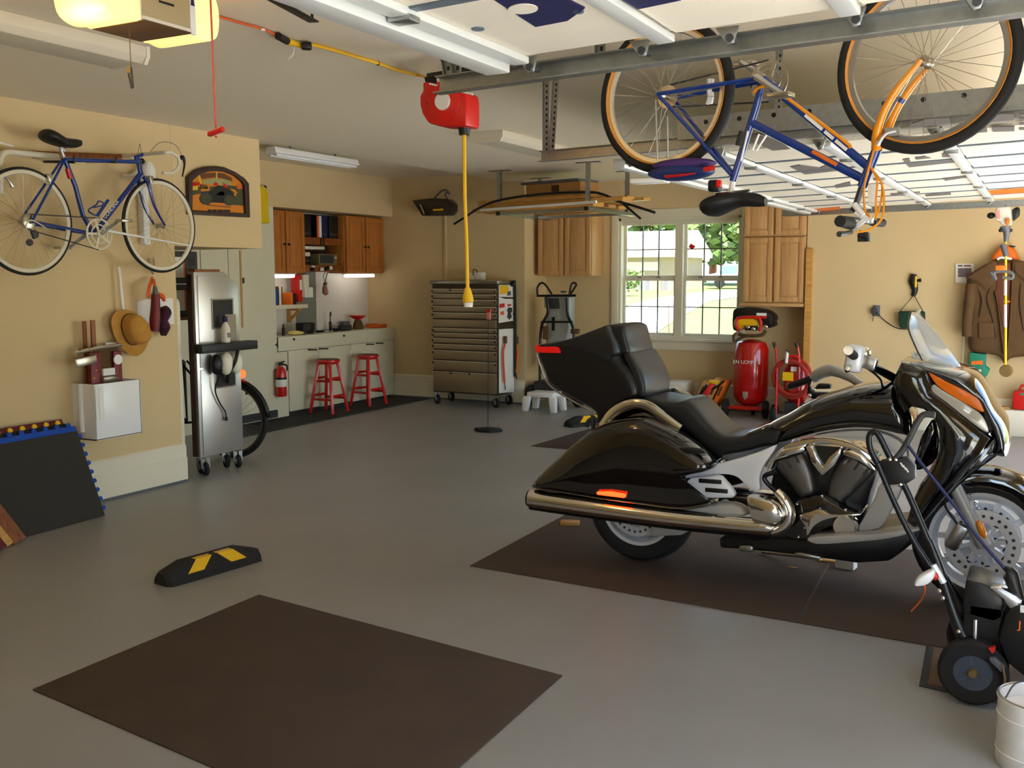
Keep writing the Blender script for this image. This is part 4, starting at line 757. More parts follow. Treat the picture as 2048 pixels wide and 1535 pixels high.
for s, x in ((-1, 125), (1, 600)):
    q = mm(x, 1270); MB().lathe([(.03, -.035), (.11, -.04), (.125, -.02), (.125, .02), (.11, .04), (.03, .035), (.03, -.035)], (q.x, Ym, .125), (1, 0, 0), 24).build('wheel', 'rubber', T)
a, b = mm(125, 1270), mm(600, 1270); MB().cyl((a.x, Ym, .125), (b.x, Ym, .125), .015).build('axle', 'steel', T); MB().bx(a.x+.06, b.x-.06, Ym-.1, Ym+.15, .09, .3).build('base', 'dark_grey', T, bevel=.02)
MB().box(mm(565, 625, Ym-.14), (.1, .06, .06)).build('cup_holder', 'brown', T, bevel=.01); MB().box(mm(262, 640, Ym-.13), (.06, .05, .16)).build('side_pouch', 'brown', T, bevel=.01)
# step stool
sx0, sx1, sy0, sy1, sh_ = -5.34, -4.94, 10.36, 10.66, .225
T = thing('step_stool', 'small white plastic step stool on the floor beside the tool chest', 'stool', ((sx0+sx1)/2, (sy0+sy1)/2, 0))
MB().bx(sx0+.03, sx1-.03, sy0+.02, sy1-.02, sh_-.06, sh_).build('top', 'white', T, bevel=.015)
for x, sx_ in ((sx0+.035, -1), (sx1-.035, 1)):
    for y, sy_ in ((sy0+.035, -1), (sy1-.035, 1)):
        MB().loft([[Vector((x+sx_*.02+a*.035, y+sy_*.02+b*.03, 0)) for a, b in ((-1, -1), (1, -1), (1, 1), (-1, 1))], [Vector((x+a*.045, y+b*.035, sh_-.05)) for a, b in ((-1, -1), (1, -1), (1, 1), (-1, 1))]]).build('leg', 'white', T, bevel=.008)
# thin parking marker
p = fl(976, 862); T = thing('parking_marker', 'thin flexible rod on a black floor base with a red and white tag', 'marker', p)
MB().prism([(p.x+a, p.y+b) for a, b in ((-.15, -.02), (-.06, .1), (.08, .1), (.16, .02), (.07, -.1), (-.06, -.1))], 2, .001, .03).build('base', 'rubber', T, bevel=.008)
tp = Vector((p.x+.012, p.y, 1.17)); MB().tube([p+Vector((0, 0, .03)), tp], .0035, 6).build('rod', 'black', T)
q = on(978, 627, 1, p.y); MB().box(q+Vector((0, -.006, -.01)), (.05, .008, .10)).build('tag', 'mitt' if 0 else 'tag_pink' if 'tag_pink' in MAT else mat('tag_pink', (235, 140, 130), .5), T, bevel=.003); MB().box(q+Vector((.0, -.011, .03)), (.04, .004, .03)).build('tag_mark', 'red', T)
# ---------------------------------------------------------------- compressor, blaster, boxes
p = fl(1497, 822); cxp = on(1503, 700, 1, 11.12).x; cyp = 11.12; rt = .19
T = thing('air_compressor', 'upright red tank air compressor with black motor shroud beside the window', 'compressor', (cxp, cyp, 0))
ztop = on(1503, 680, 1, cyp).z
tk_ = MB().lathe([(0, .13), (.09, .135), (.155, .17), (rt, .24), (rt, ztop-.1), (.155, ztop-.02), (.08, ztop+.01), (0, ztop+.015)], (cxp, cyp, 0), (0, 0, 1), 36).build('tank', 'red_tank', T)
text_mesh('EN UOMM II', (cxp-.15, cyp-.205, on(1490, 727, 1, cyp-.2).z), (1, 0, 0), (0, 0, 1), .04, 'tank_lettering', 'letter_white', tk_, 0)
q = on(1490, 790, 1, cyp-.2); MB().prism([(q.x+a, q.z+b) for a, b in ((-.03, .04), (.03, .04), (.03, -.02), (0, -.05), (-.03, -.02))], 1, cyp-.205, cyp-.185).build('badge', 'alu', tk_, bevel=.003)
MB().bx(cxp-.16, cxp+.16, cyp-.13, cyp+.13, .085, .13).build('skirt', 'red', T)
MB().tube([(cxp-.25, cyp-.12, .10), (cxp+.2, cyp-.12, .10)], .016, 8).build('axle', 'red', T)
for x in (cxp-.25, cxp+.2): MB().lathe([(.02, -.03), (.08, -.035), (.1, -.02), (.1, .02), (.08, .035), (.02, .03)], (x, cyp-.12, .1), (1, .15, 0), 22).build('wheel', 'rubber', T)
MB().cyl((cxp, cyp+.13, 0), (cxp, cyp+.13, .1), .02).build('rear_foot', 'rubber', T)
def cc(x, y, Y=11.1): return on(1440+.1825*x, 580+.1825*y, 1, Y)
MB().prism([(q.x, q.y) for q in spl([(p.x, p.z) for p in (cc(165, 290), (cc(185, 205)), cc(300, 188), cc(480, 210), cc(580, 255), cc(608, 310), cc(590, 350), cc(605, 380), cc(560, 410), cc(480, 380), cc(350, 400), cc(200, 440), cc(165, 400))], 3, True)], 1, 11.0, 11.24).build('motor_shroud', 'black_satin', T, bevel=.03)
MB().prism([(q.x, q.y) for q in spl([(p.x, p.z) for p in (cc(190, 340), cc(230, 310), cc(400, 310), cc(445, 350), cc(440, 430), cc(330, 400), cc(240, 430), cc(200, 400))], 3, True)], 1, 10.95, 11.02).build('pump_cover', 'yellow', T, bevel=.01)
MB().tube([cc(215, 450, 10.93), cc(180, 390, 10.93), cc(185, 320, 10.93), cc(230, 300, 10.93), cc(360, 295, 10.93), cc(430, 310, 10.93), cc(450, 380, 10.93), cc(435, 450, 10.93)], .018, 8, 4).build('guard_handle', 'red', T)
MB().box(cc(345, 415, 10.94), (.14, .06, .05)).build('gauge_block', 'black', T, bevel=.012)
for x, y in ((305, 405), (365, 425), (500, 400)): MB().sph(cc(x, y, 10.9), (.025, .015, .02), 10, 8).build('gauge', 'chrome', T)
MB().tube([cc(180, 470, 10.95), cc(150, 500, 10.93), cc(160, 560, 10.95), cc(240, 520, 10.95), cc(330, 500, 10.95)], .016, 8, 4).tube([cc(200, 480, 11), cc(300, 500, 11), cc(460, 490, 11), cc(500, 440, 11)], .02, 8, 4).build('piping', 'brown', T)
MB().box(cc(455, 265, 10.995), (.11, .006, .03)).build('label', 'paper', T); MB().box(cc(468, 296, 10.995), (.08, .006, .03)).build('label', 'red', T)
# red sandblaster dolly with hose
bx_, by_ = on(1588, 780, 1, 10.8).x, 10.8; T = thing('pressure_blaster', 'red pressure tank dolly with coiled red hose beside the compressor', 'blaster', (bx_, by_, 0))
zt_ = cc(780, 800, by_).z; MB().lathe([(0, .2), (.07, .22), (.14, .3), (.14, zt_-.08), (.1, zt_-.01), (0, zt_+.01)], (bx_+.02, by_+.05, 0), (0, 0, 1), 28).build('tank', 'red_tank', T)
for x in (605, 850): a, b, c_ = cc(x, 610, by_-.1), cc(x+20, 800, by_-.1), cc(x+5, 1300, by_-.1); MB().tube([a, b, Vector((b.x, b.y, .06))], .014, 8, 3).build('frame_tube', 'red', T); MB().tube([a+Vector((0, 0, -.02)), a+Vector((-.02, 0, .04))], .017, 8).build('grip', 'black', T)
MB().tor((bx_-.01, by_-.12, cc(760, 960, by_).z), (.25, 1, .15), .2, .022, 36, 8).tor((bx_+.01, by_-.1, cc(760, 960, by_).z+.02), (.2, 1, -.1), .19, .02, 36, 8).build('hose_coil', 'dark_red_hose' if 'dark_red_hose' in MAT else mat('dark_red_hose', (170, 50, 40), .5), T)
MB().tube([cc(740, 660, by_-.2), cc(725, 800, by_-.22)], .016, 8).build('nozzle', 'paper', T); MB().tube([cc(740, 650, by_-.2), cc(742, 690, by_-.2)], .018, 8).build('nozzle_grip', 'black', T); MB().tube([cc(755, 720, by_-.16), cc(860, 740, by_-.16), cc(870, 900, by_-.16)], .015, 8, 3).build('valve_pipe', 'red', T)
MB().box(cc(745, 945, by_-.17), (.11, .012, .09)).build('label', 'yellow', T); MB().box(cc(810, 865, by_-.12), (.06, .012, .05)).build('label', 'paper', T)
for x in (bx_-.19, bx_+.16): MB().lathe([(.02, -.03), (.09, -.03), (.1, -.015), (.1, .015), (.09, .03), (.02, .03)], (x, by_-.05, .1), (1, 0, 0), 20).build('wheel', 'rubber', T)
MB().bx(bx_-.18, bx_+.15, by_-.12, by_+.15, .06, .1).build('base_plate', 'mid_grey', T); MB().bx(bx_-.1, bx_+.12, by_-.02, by_+.12, .1, .22).build('stand', 'dark_grey', T)
# cooler, boxes and jack under the window
p = on(1348, 800, 1, 11.05); T = thing('cooler_box', 'cream cooler box with dark latch on the floor under the window', 'cooler', (p.x, 11.15, 0)); w0, w1 = on(1318, 780, 1, 10.95).x, on(1366, 780, 1, 10.95).x
MB().bx(w0-.1, w1, 10.95, 11.35, .001, .17).build('body', 'offwhite', T, bevel=.02); MB().bx(w0-.11, w1+.01, 10.94, 11.36, .172, .36).build('lid', 'offwhite', T, bevel=.03); MB().box((w1-.15, 10.935, .19), (.04, .02, .05)).build('latch', 'black', T, bevel=.005)
for i, (xa, lean, m, lb) in enumerate(((1386, .34, 'cardboard', 'tan cardboard box leaning left of two others under the window'), (1404, .34, 'lumber', 'yellowish cardboard box leaning in the middle under the window'), (1420, .34, 'orange', 'narrow orange box leaning right, next to the red jack'))):
    xb = on(xa, 825, 1, 10.98).x; R_ = Euler((0, R(24), 0)).to_matrix(); w_ = (.085, .075, .045)[i]; h_ = (.38, .42, .4)[i]
    c = Vector((xb, 11.1, .03))+R_ @ Vector((0, 0, h_/2)); T = thing('leaning_box', lb, 'box', (xb, 11.1, 0), 'boxes leaning under the window'); MB().box(c, (w_, .26, h_), R_).build('carton', m, T, bevel=.003); MB().box(c+R_ @ Vector((0, -.131, h_*.2)), (w_*.5, .002, h_*.3), R_).build('print', 'brown', T)
jx = on(1418, 825, 1, 10.62).x; T = thing('trolley_jack', 'red trolley jack with raised handle on the floor by the compressor', 'jack', (jx, 10.62, 0))
MB().prism([(jx-.22, .03), (jx+.12, .03), (jx+.14, .08), (jx-.05, .14), (jx-.2, .12)], 1, 10.55, 10.73).build('chassis', 'red', T, bevel=.012)
MB().bar((jx-.16, 10.64, .1), (jx+.02, 10.67, .40), .07, .06).build('handle_socket', 'red', T, bevel=.01); MB().bar((jx-.22, 10.65, .1), (jx-.05, 10.69, .38), .06, .03).build('handle_bar', 'black', T)
MB().tube([(jx+.0, 10.65, .33), (jx+.08, 10.63, .37), (jx+.16, 10.63, .44)], .012, 8).build('lever', 'black', T); MB().box((jx+.03, 10.67, .42), (.1, .06, .04)).build('pad', 'yellow', T, bevel=.01)
for x in (jx-.17, jx+.09):
    for y in (10.54, 10.74): MB().lathe([(0, -.015), (.04, -.015), (.04, .015), (0, .015)], (x, y, .04), (0, 1, 0), 14).build('wheel', 'black', T)
# ---------------------------------------------------------------- jacket wall
lx0 = on(1592, 800, 1, 10.88).x; lz = on(1600, 797, 1, 10.88).z
struct('wall_ledge', MB().bx(lx0, XR, 10.88, YR-.03, 0, lz), 'trim', bevel=.008)
ob('tall_board', 'tall yellow wooden board standing at the corner of the jacket wall', 'board', 'lumber', MB().bx(-2.288, -2.22, 11.10, 11.145, lz+.001, on(1615, 497, 1, 11.1).z), smooth=False)
yj = YR-.015
q = on(1753, 621, 1, YR); T = thing('wall_outlet', 'grey wall outlet with plug and thin black cord', 'outlet', q); MB().box((q.x, YR-.006, q.z), (.075, .012, .115)).build('plate', 'mid_grey', T, bevel=.004); MB().box((q.x-.02, YR-.03, q.z-.0), (.05, .05, .06)).build('plug', 'dark_grey', T, bevel=.006)
MB().tube([Vector((q.x-.02, YR-.04, q.z+.04)), Vector((q.x+.03, YR-.04, q.z-.04)), on(1775, 645, 1, yj), on(1795, 656, 1, yj), on(1815, 658, 1, yj)], .005, 6, 5).tube([Vector((q.x-.02, YR-.04, q.z-.02)), Vector((q.x-.03, YR-.03, q.z-.11))], .004, 6).build('cord', 'black', T)
struct('trim_1', MB().box((on(1890, 647, 1, YR).x, YR-.004, on(1890, 647, 1, YR).z), (1.1, .008, .012)), 'wall'); a = on(1929, 650, 1, YR); struct('trim_2', MB().bx(a.x-.008, a.x+.008, YR-.014, YR, .34, a.z), 'trim')
T = thing('hanging_clamp', 'black and yellow spring clamp on the jacket wall holding the green bag', 'clamp', on(1828, 575, 1, yj))
MB().tube([on(1828, 548, 1, yj), on(1826, 562, 1, yj), on(1830, 580, 1, yj), on(1826, 592, 1, yj)], [.03, .045, .03, .022], 10, 4).build('jaw', 'black', T); MB().tube([on(1832, 552, 1, yj-.04), on(1831, 574, 1, yj-.04)], .012, 8).build('grip', 'yellow', T); MB().tube([on(1830, 561, 1, yj-.03), on(1842, 560, 1, yj-.04)], [.012, .02], 8).build('screw', 'black', T)
T = thing('green_bag', 'dark green pouch hanging by two cords from the clamp', 'bag', on(1822, 655, 1, yj))
MB().prism(oxz(yj-.05, (1797, 622), (1850, 622), (1850, 645), (1844, 656), (1800, 656)), 1, yj-.1, yj).build('pouch', 'bag_green' if 'bag_green' in MAT else mat('bag_green', (26, 58, 40), .85), T, bevel=.02)
MB().tube([on(1826, 592, 1, yj-.03), on(1800, 622, 1, yj-.05)], .004, 6).tube([on(1829, 592, 1, yj-.03), on(1846, 622, 1, yj-.05)], .004, 6).build('cords', 'black', T)
T = thing('wall_notice', 'white-framed printed notice on the wall beside the brown jacket', 'notice', on(1928, 575, 1, yj))
MB().prism(oxz(YR-.01, (1911, 527), (1948, 527), (1948, 560), (1938, 575), (1930, 566), (1911, 564)), 1, YR-.016, YR).build('frame', 'paper', T); MB().prism(oxz(YR-.016, (1916, 536), (1943, 536), (1943, 554), (1916, 554)), 1, YR-.02, YR-.016).build('photo', 'photo_purple' if 'photo_purple' in MAT else mat('photo_purple', (120, 104, 116), .5, var=.3, vs=30), T)
for xa, xb, m in ((1916, 1925, 'dark_grey'), (1928, 1942, 'dark_red')): MB().prism(oxz(YR-.016, (xa, 530), (xb, 530), (xb, 532.5), (xa, 532.5)), 1, YR-.02, YR-.016).build('heading', m, T)
# jacket
def jk(*p): return [(1880+.2605*a, 400+.2605*b) for a, b in p]
T = thing('brown_jacket', 'long brown work coat with caped shoulders hanging on the wall', 'coat', on(2000, 720, 1, YR-.1))
MB().puff([(q.x, q.y) for q in spl(oxz(YR-.1, *jk((205, 600), (300, 520), (400, 470), (480, 430), (560, 450), (660, 480), (760, 560), (800, 700), (800, 1180), (640, 1200), (540, 1215), (495, 1260), (460, 1200), (380, 1180), (230, 1150), (220, 1000), (190, 1045), (195, 900), (215, 750))), 3, True)], oxz(YR-.1, *jk((420, 620), (520, 800), (520, 1050))), 1, YR-.1, .085, 5, 2.5).build('body', 'brown', T, ang=60)
MB().puff([(q.x, q.y) for q in spl(oxz(YR-.2, *jk((195, 600), (320, 515), (420, 465), (440, 560), (360, 690), (300, 640), (230, 600))), 3, True)], oxz(YR-.2, *jk((330, 560), (380, 600))), 1, YR-.19, .02, 3).build('cape', 'brown', T)
MB().puff([(q.x, q.y) for q in spl(oxz(YR-.2, *jk((560, 460), (700, 490), (800, 600), (800, 660), (680, 640), (580, 560))), 3, True)], oxz(YR-.2, *jk((620, 520), (720, 590))), 1, YR-.19, .02, 3).build('cape', 'brown', T)
MB().tube([on(x, y, 1, YR-.17) for x, y in jk((240, 640), (225, 800), (210, 950), (205, 1045))], [.05, .055, .05, .045], 12, 4).build('sleeve', 'brown', T); MB().tube([on(x, y, 1, YR-.17) for x, y in jk((700, 640), (720, 800), (740, 1000))], [.05, .055, .045], 12, 4).build('sleeve', 'brown', T)
MB().prism(oxz(YR-.19, *jk((295, 940), (410, 940), (420, 1060), (300, 1060))), 1, YR-.2, YR-.17).build('pocket', 'brown', T, bevel=.008)
MB().prism(oxz(YR-.185, *jk((440, 480), (545, 480), (530, 900), (510, 1100), (470, 900), (430, 700))), 1, YR-.195, YR-.17).build('lining', 'lining' if 'lining' in MAT else mat('lining', (104, 58, 40), .9), T, bevel=.006)
mat('brown_shade', (52, 36, 18), .9)
for pts in (((425, 700), (450, 850), (470, 1020), (490, 1180)), ((560, 470), (550, 700), (535, 950), (515, 1180))): MB().tube([on(x, y, 1, YR-.195) for x, y in jk(*pts)], .016, 8, 4, flat=(1.6, .5)).build('lapel', 'brown', T)
for pts in (((300, 690), (320, 780), (300, 900)), ((390, 660), (360, 760), (400, 900), (430, 1060)), ((620, 640), (610, 800), (640, 1000)), ((255, 640), (262, 800), (250, 960))): MB().tube([on(x, y, 1, YR-.188) for x, y in jk(*pts)], [.004, .009, .004], 6, 4).build('fold_shade', 'brown_shade', T)  # thin darker tubes put the shade of the creases into the colour
T = thing('orange_hat', 'bright orange cap hanging behind the brown coat collar', 'hat', on(2006, 515, 1, YR-.06)); MB().puff([(q.x, q.y) for q in spl(oxz(YR-.07, *jk((395, 460), (430, 390), (500, 345), (570, 370), (610, 450), (600, 475), (500, 470))), 3, True)], oxz(YR-.07, *jk((450, 430), (550, 430))), 1, YR-.07, .06, 4).build('crown', 'orange', T); MB().prism(oxz(YR-.1, *jk((530, 345), (580, 352), (575, 362), (540, 358))), 1, YR-.11, YR-.05).build('brim', 'black', T)
# string trimmer hanging from the door track
YT = 10.3
def jt(x, y): return on(1880+.2605*x, 400+.2605*y, 1, YT)
T = thing('string_trimmer', 'yellow-shafted string trimmer hanging head up in front of the brown coat', 'trimmer', jt(505, 1330))
MB().tube([jt(505, 310), jt(503, 1285)], .0115, 10).build('shaft', 'yellow', T); MB().tube([jt(503, 615), jt(502, 730)], .0135, 10).build('shaft_label', 'letter_white', T); MB().tube([jt(502, 800), jt(502, 975)], .0135, 10).build('shaft_label', 'letter_white', T)
MB().prism([(p.x, p.z) for p in (jt(420, 95), jt(440, 55), jt(545, 55), jt(552, 190), (jt(520, 200)), jt(470, 190), jt(465, 165), jt(435, 160))], 1, YT-.1, YT+.08).build('engine_cover', 'offwhite', T, bevel=.02)
MB().prism([(p.x, p.z) for p in (jt(552, 75), jt(590, 52), jt(615, 60), jt(612, 120), jt(560, 165))], 1, YT-.06, YT+.06).build('tank', 'black', T, bevel=.02); MB().sph(jt(392, 118), (.035, .03, .03)).build('starter_knob', 'black', T)
MB().prism([(p.x, p.z) for p in (jt(505, 170), jt(520, 140), jt(542, 145), jt(540, 190), jt(515, 205))], 1, YT-.13, YT-.1).build('choke', 'orange', T, bevel=.005); MB().prism([(p.x, p.z) for p in (jt(432, 80), jt(462, 82), jt(465, 150), jt(440, 145))], 1, YT-.106, YT-.1).build('sticker', 'tag_pink', T)
MB().tube([jt(500, 195), jt(512, 250), jt(505, 320)], [.05, .03, .018], 12, 3).build('clutch_housing', 'mid_grey', T); MB().tube([jt(485, 340), jt(508, 430)], [.03, .025], 10).build('throttle_grip', 'mid_grey', T)
for s in (-1, 1): MB().sph(jt(503+s*38, 232), .018, 8, 6).build('screw_knob', 'black', T)
MB().tube([jt(440, 455), jt(470, 440), jt(550, 450)], .01, 8, 3).build('front_bracket', 'white_gloss', T)
MB().tube([jt(390, 555), jt(430, 610), jt(415, 560), jt(470, 545), jt(550, 560), jt(550, 600), jt(480, 590)], .016, 8, 4).build('loop_handle', 'mid_grey', T); MB().box(jt(468, 520), (.09, .04, .045)).build('cable_tag', 'orange', T, bevel=.006); MB().tube([jt(490, 778), jt(538, 778)], .008, 8).build('hook_ring', 'orange', T)
MB().lathe([(0, -.03), (.05, -.03), (.058, -.01), (.058, .01), (.05, .03), (0, .03)], jt(508, 1310), (.2, 1, .1), 24).build('cutting_head', 'brass' if 'brass' in MAT else mat('brass', (120, 96, 52), .5), T)
MB().tube([jt(505, 60), Vector((jt(505, 60).x, 10.19, 2.2))], .006, 6).build('hang_cord', 'dark_grey', T)
# green parts bag, fuel can
T = thing('green_bag_pack', 'green printed pack leaning on the wall below the brown coat', 'pack', on(1955, 752, 1, 11.05)); MB().prism(oxz(11.06, *jk((228, 1165), (355, 1180), (350, 1270), (385, 1295), (360, 1350), (300, 1355), (215, 1320))), 1, 11.02, 11.12).build('pack', 'green', T, bevel=.01); MB().prism(oxz(11.02, *jk((240, 1235), (330, 1230), (330, 1262), (240, 1262))), 1, 11.01, 11.02).build('print', 'orange', T); MB().prism(oxz(11.02, *jk((268, 1300), (318, 1300), (312, 1328), (265, 1328))), 1, 11.01, 11.02).build('print', 'letter_white', T); MB().prism(oxz(11.04, *jk((300, 1352), (350, 1362), (340, 1385), (310, 1380))), 1, 11.02, 11.1).build('tail', 'black', T)
gx = on(2024, 815, 1, 10.95).x; T = thing('fuel_can', 'red plastic fuel can standing on the white ledge', 'fuel can', (gx+.13, 11.0, lz+.001)); MB().bx(gx, gx+.28, 10.91, 11.09, lz+.001, lz+.19).build('can', 'red_plastic', T, bevel=.03); MB().box((gx+.1, 10.908, lz+.16), (.07, .004, .02)).build('label', 'green', T); MB().tube([(gx+.06, 11.0, lz+.19), (gx+.07, 11.0, lz+.235), (gx+.19, 11.0, lz+.235), (gx+.2, 11.0, lz+.19)], .014, 8).build('handle', 'red_plastic', T); MB().cyl((gx+.25, 11, lz+.19), (gx+.25, 11, lz+.225), .022).build('cap', 'yellow', T)
ob('wood_offcut', 'small tan wood offcut lying on the white ledge beside the fuel can', 'offcut', 'cardboard', MB().box((gx-.1, 10.97, lz+.012), (.16, .1, .022)), smooth=False)
# ---------------------------------------------------------------- garage doors, raised under the ceiling
mat('door_white', (232, 226, 210), .5); mat('foam_board', (224, 216, 196), .6, var=.04, vs=6); mat('print_grey', (104, 98, 92), .7); mat('stile', (216, 218, 214), .4, metal=.2); mat('seam_grey', (108, 122, 134), .5, metal=.4)
def garage_door(label, xs, y0, y1, z, ny, tilt):
    T = thing('garage_door', label, 'garage door', ((xs[0]+xs[-1])/2, (y0+y1)/2, z))
    def zz(x): return z+tilt*(x-xs[0])
    def slab(xa, xb, ya, yb, lo, hi): 
        m = MB(); m.add([(x, y, zz(x)+h) for x in (xa, xb) for y in (ya, yb) for h in (lo, hi)], [(0, 1, 3, 2), (4, 6, 7, 5), (0, 4, 5, 1), (2, 3, 7, 6), (0, 2, 6, 4), (1, 5, 7, 3)]); return m
    for k in range(len(xs)-1):
        xa, xb = xs[k]+.006, xs[k+1]-.006
        sec = slab(xa, xb, y0, y1, .03, .07).build('door_section', 'door_white', T)
        for j in range(ny):
            ya, yb = y0+(y1-y0)*j/ny+.02, y0+(y1-y0)*(j+1)/ny-.02; slab(xa+.03, xb-.03, ya, yb, .018, .03).build('panel', 'foam_board', sec)
        for j in range(1, ny):
            yy = y0+(y1-y0)*j/ny; slab(xa, xb, yy-.018, yy+.018, .012, .032).build('seam', 'seam_grey', sec)
    for k, x in enumerate(xs):
        x = min(max(x, xs[0]+.03), xs[-1]-.03)
        slab(x-.028, x+.028, y0, y1, -.004, .018).build('strut', 'stile', T, bevel=.004)
        for j in range(1, ny, 2):
            yy = y0+(y1-y0)*j/ny; MB().box((x, yy, zz(x)-.008), (.07, .05, .016)).build('hinge', 'galv', T, bevel=.003)
    return T, zz
D1x = [-1.53, -1.02, -.5, .02, .56]
T, z1f = garage_door('white sectional garage door raised overhead, nearest the camera', D1x, .25, 2.90, 2.262, 4, .03); D1 = T
def flat1(name, m, pts, d=.004):
    P = [fl(x, y, 2.285) for x, y in pts]; MB().add([Vector((p.x, p.y, z1f(p.x)+.018-h)) for h in (d, 0) for p in P], [tuple(range(len(P))), tuple(range(len(P), 2*len(P)))[::-1]]+[(i, (i+1) % len(P), len(P)+(i+1) % len(P), len(P)+i) for i in range(len(P))]).build(name, m, D1, smooth=False)
flat1('navy_print', 'navy', ((950, -25), (1071, 53), (1135, 43), (1170, 20), (1080, -25)))
flat1('print_window', 'foam_board', [(1046+30*math.cos(a), 17+9.5*math.sin(a)) for a in [2*math.pi*k/20 for k in range(20)]], .006)
flat1('navy_print', 'navy', ((1195, -25), (1275, 25), (1362, 10), (1345, -25)))
flat1('navy_print', 'navy', ((1385, -8), (1404, 9), (1435, 3), (1420, -8)))
flat1('print_spot', 'seam_grey', [(956+13*math.cos(a), 55+3.5*math.sin(a)) for a in [2*math.pi*k/14 for k in range(14)]]); flat1('print_spot', 'seam_grey', [(1157+11*math.cos(a), 27+4*math.sin(a)) for a in [2*math.pi*k/14 for k in range(14)]])
MB().bar((-1.585, .25, 2.262), (-1.585, 2.90, 2.262), .09, .05).build('top_strut', 'stile', T, bevel=.006)
D2x = [-2.02, -1.5, -.98, -.46, .08]
T, z2f = garage_door('white sectional garage door raised overhead, beyond the hanging bicycle', D2x, 5.12, 10.0, 2.185, 8, .03); D2 = T
MB().bar((-2.06, 5.12, 2.19), (-2.06, 10.0, 2.19), .07, .05).build('top_strut', 'stile', T, bevel=.006)
def flat2(name, m, pts):
    P = [fl(x, y, 2.215) for x, y in pts]; MB().add([Vector((p.x, p.y, z2f(p.x)+.018-h)) for h in (.004, 0) for p in P], [tuple(range(len(P))), tuple(range(len(P), 2*len(P)))[::-1]]+[(i, (i+1) % len(P), len(P)+(i+1) % len(P), len(P)+i) for i in range(len(P))]).build(name, m, D2, smooth=False)
for pts in (((1980, 252), (2000, 247), (2027, 248), (2027, 259), (1978, 262)), ((1982, 271), (2028, 271), (2028, 280), (1985, 280)), ((2038, 248), (2048, 248), (2048, 252), (2038, 252)), ((2038, 256), (2048, 256), (2048, 260), (2038, 260)), ((2038, 265), (2048, 265), (2048, 269), (2038, 269)), ((2038, 274), (2048, 274), (2048, 278), (2038, 278)),
            ((1805, 327), (1818, 325), (1822, 334), (1912, 329), (1912, 335), (1818, 342)), ((1830, 324), (1850, 322), (1862, 326), (1832, 328)), ((1885, 318), (1905, 317), (1906, 324), (1885, 325)), ((1820, 262), (1850, 253), (1900, 252), (1900, 262), (1822, 266)), ((1930, 273), (1972, 270), (1974, 280), (1935, 282)),
            ((1520, 275), (1560, 285), (1580, 302), (1545, 304), (1515, 290)), ((1580, 335), (1600, 332), (1640, 338), (1660, 332), (1675, 345), (1610, 350)), ((1670, 372), (1700, 366), (1702, 374), (1672, 377)), ((1885, 364), (1950, 359), (1950, 362), (1890, 369)), ((1780, 390), (1840, 388), (1840, 390), (1782, 393)), ((1850, 394), (1900, 390), (1902, 395), (1852, 397))):
    flat2('grey_print', 'print_grey', pts)
flat2('tape_edge', 'orange', ((1620, 416), (1680, 412), (1680, 417), (1622, 421))); flat2('tape_edge', 'orange', ((1975, 390), (2048, 385), (2048, 395), (1975, 397)))
# horizontal tracks, perforated hangers, roller brackets
def track(label, a, b):
    a, b = Vector(a), Vector(b); T = thing('door_track', label, 'track', a, 'steel tracks of the garage doors')
    d = (b-a).normalized(); s = d.cross(Vector((0, 0, 1))).normalized()
    prof = [(-.025, -.03), (.025, -.03), (.025, -.026), (-.021, -.026), (-.021, .026), (.012, .026), (.012, .03), (-.025, .03)]
    MB().loft([[p+s*u+Vector((0, 0, w)) for u, w in prof] for p in (a, b)]).build('channel', 'galv', T)
    h = MB(); L = (b-a).length
    for k in range(int(L/.09)):
        if k % 4 == 3: continue
        c = a+d*(.1+k*.09)-s*.0255+Vector((0, 0, .015)); h.cyl(c, c-s*-.001-s*.002, .006, seg=6)
    h.build('slots', 'black', T); return T
def hanger(T, p, top, lean=(0, 0)):
    p = Vector(p); t = Vector((p.x+lean[0], p.y+lean[1], top))
    MB().bar(p, t, .032, .004, (0, 1, 0)).bar(p+Vector((-.014, 0, 0)), t+Vector((-.014, 0, 0)), .004, .03, (0, 1, 0)).build('hanger_angle', 'galv', T)
    h = MB(); n = int((t-p).length/.03)
    for k in range(1, n): c = p+(t-p)*k/n; h.box(c+Vector((.004, -.0025, 0)), (.009, .003, .014))
    h.build('hanger_holes', 'black', T)
t1 = track('galvanised door track along the nearest raised garage door', (-1.90, 3.03, 2.252), (.86, 3.03, 2.325))
hanger(t1, (-1.86, 3.05, 2.28), H-.001, (-.1, .02)); hanger(t1, (-1.84, 3.07, 2.28), H-.001); hanger(t1, (-1.3, 3.07, 2.29), H-.001)
t2 = track('galvanised door track behind the upside-down bicycle wheels', (-2.5, 5.05, 2.245), (.86, 5.02, 2.33))
hanger(t2, (-2.47, 5.07, 2.25), H-.001); hanger(t2, (-2.44, 5.08, 2.27), H-.001, (.03, 0)); hanger(t2, (-1.2, 5.07, 2.29), H-.001)
MB().bar((-1.7, 5.03, 2.335), (.86, 5.03, 2.385), .012, .11).build('side_plate', 'galv', t2)
h = MB()
for k in range(14): h.cyl((-1.55+k*.17, 5.022, 2.36+k*.0045), (-1.55+k*.17, 5.03, 2.36+k*.0045), .012, seg=8)
h.build('side_plate_holes', 'black', t2)
t3 = track('galvanised door track along the far edge of the far garage door', (-2.35, 10.17, 2.19), (.86, 10.17, 2.235))
hanger(t3, (-2.3, 10.19, 2.2), H-.001)
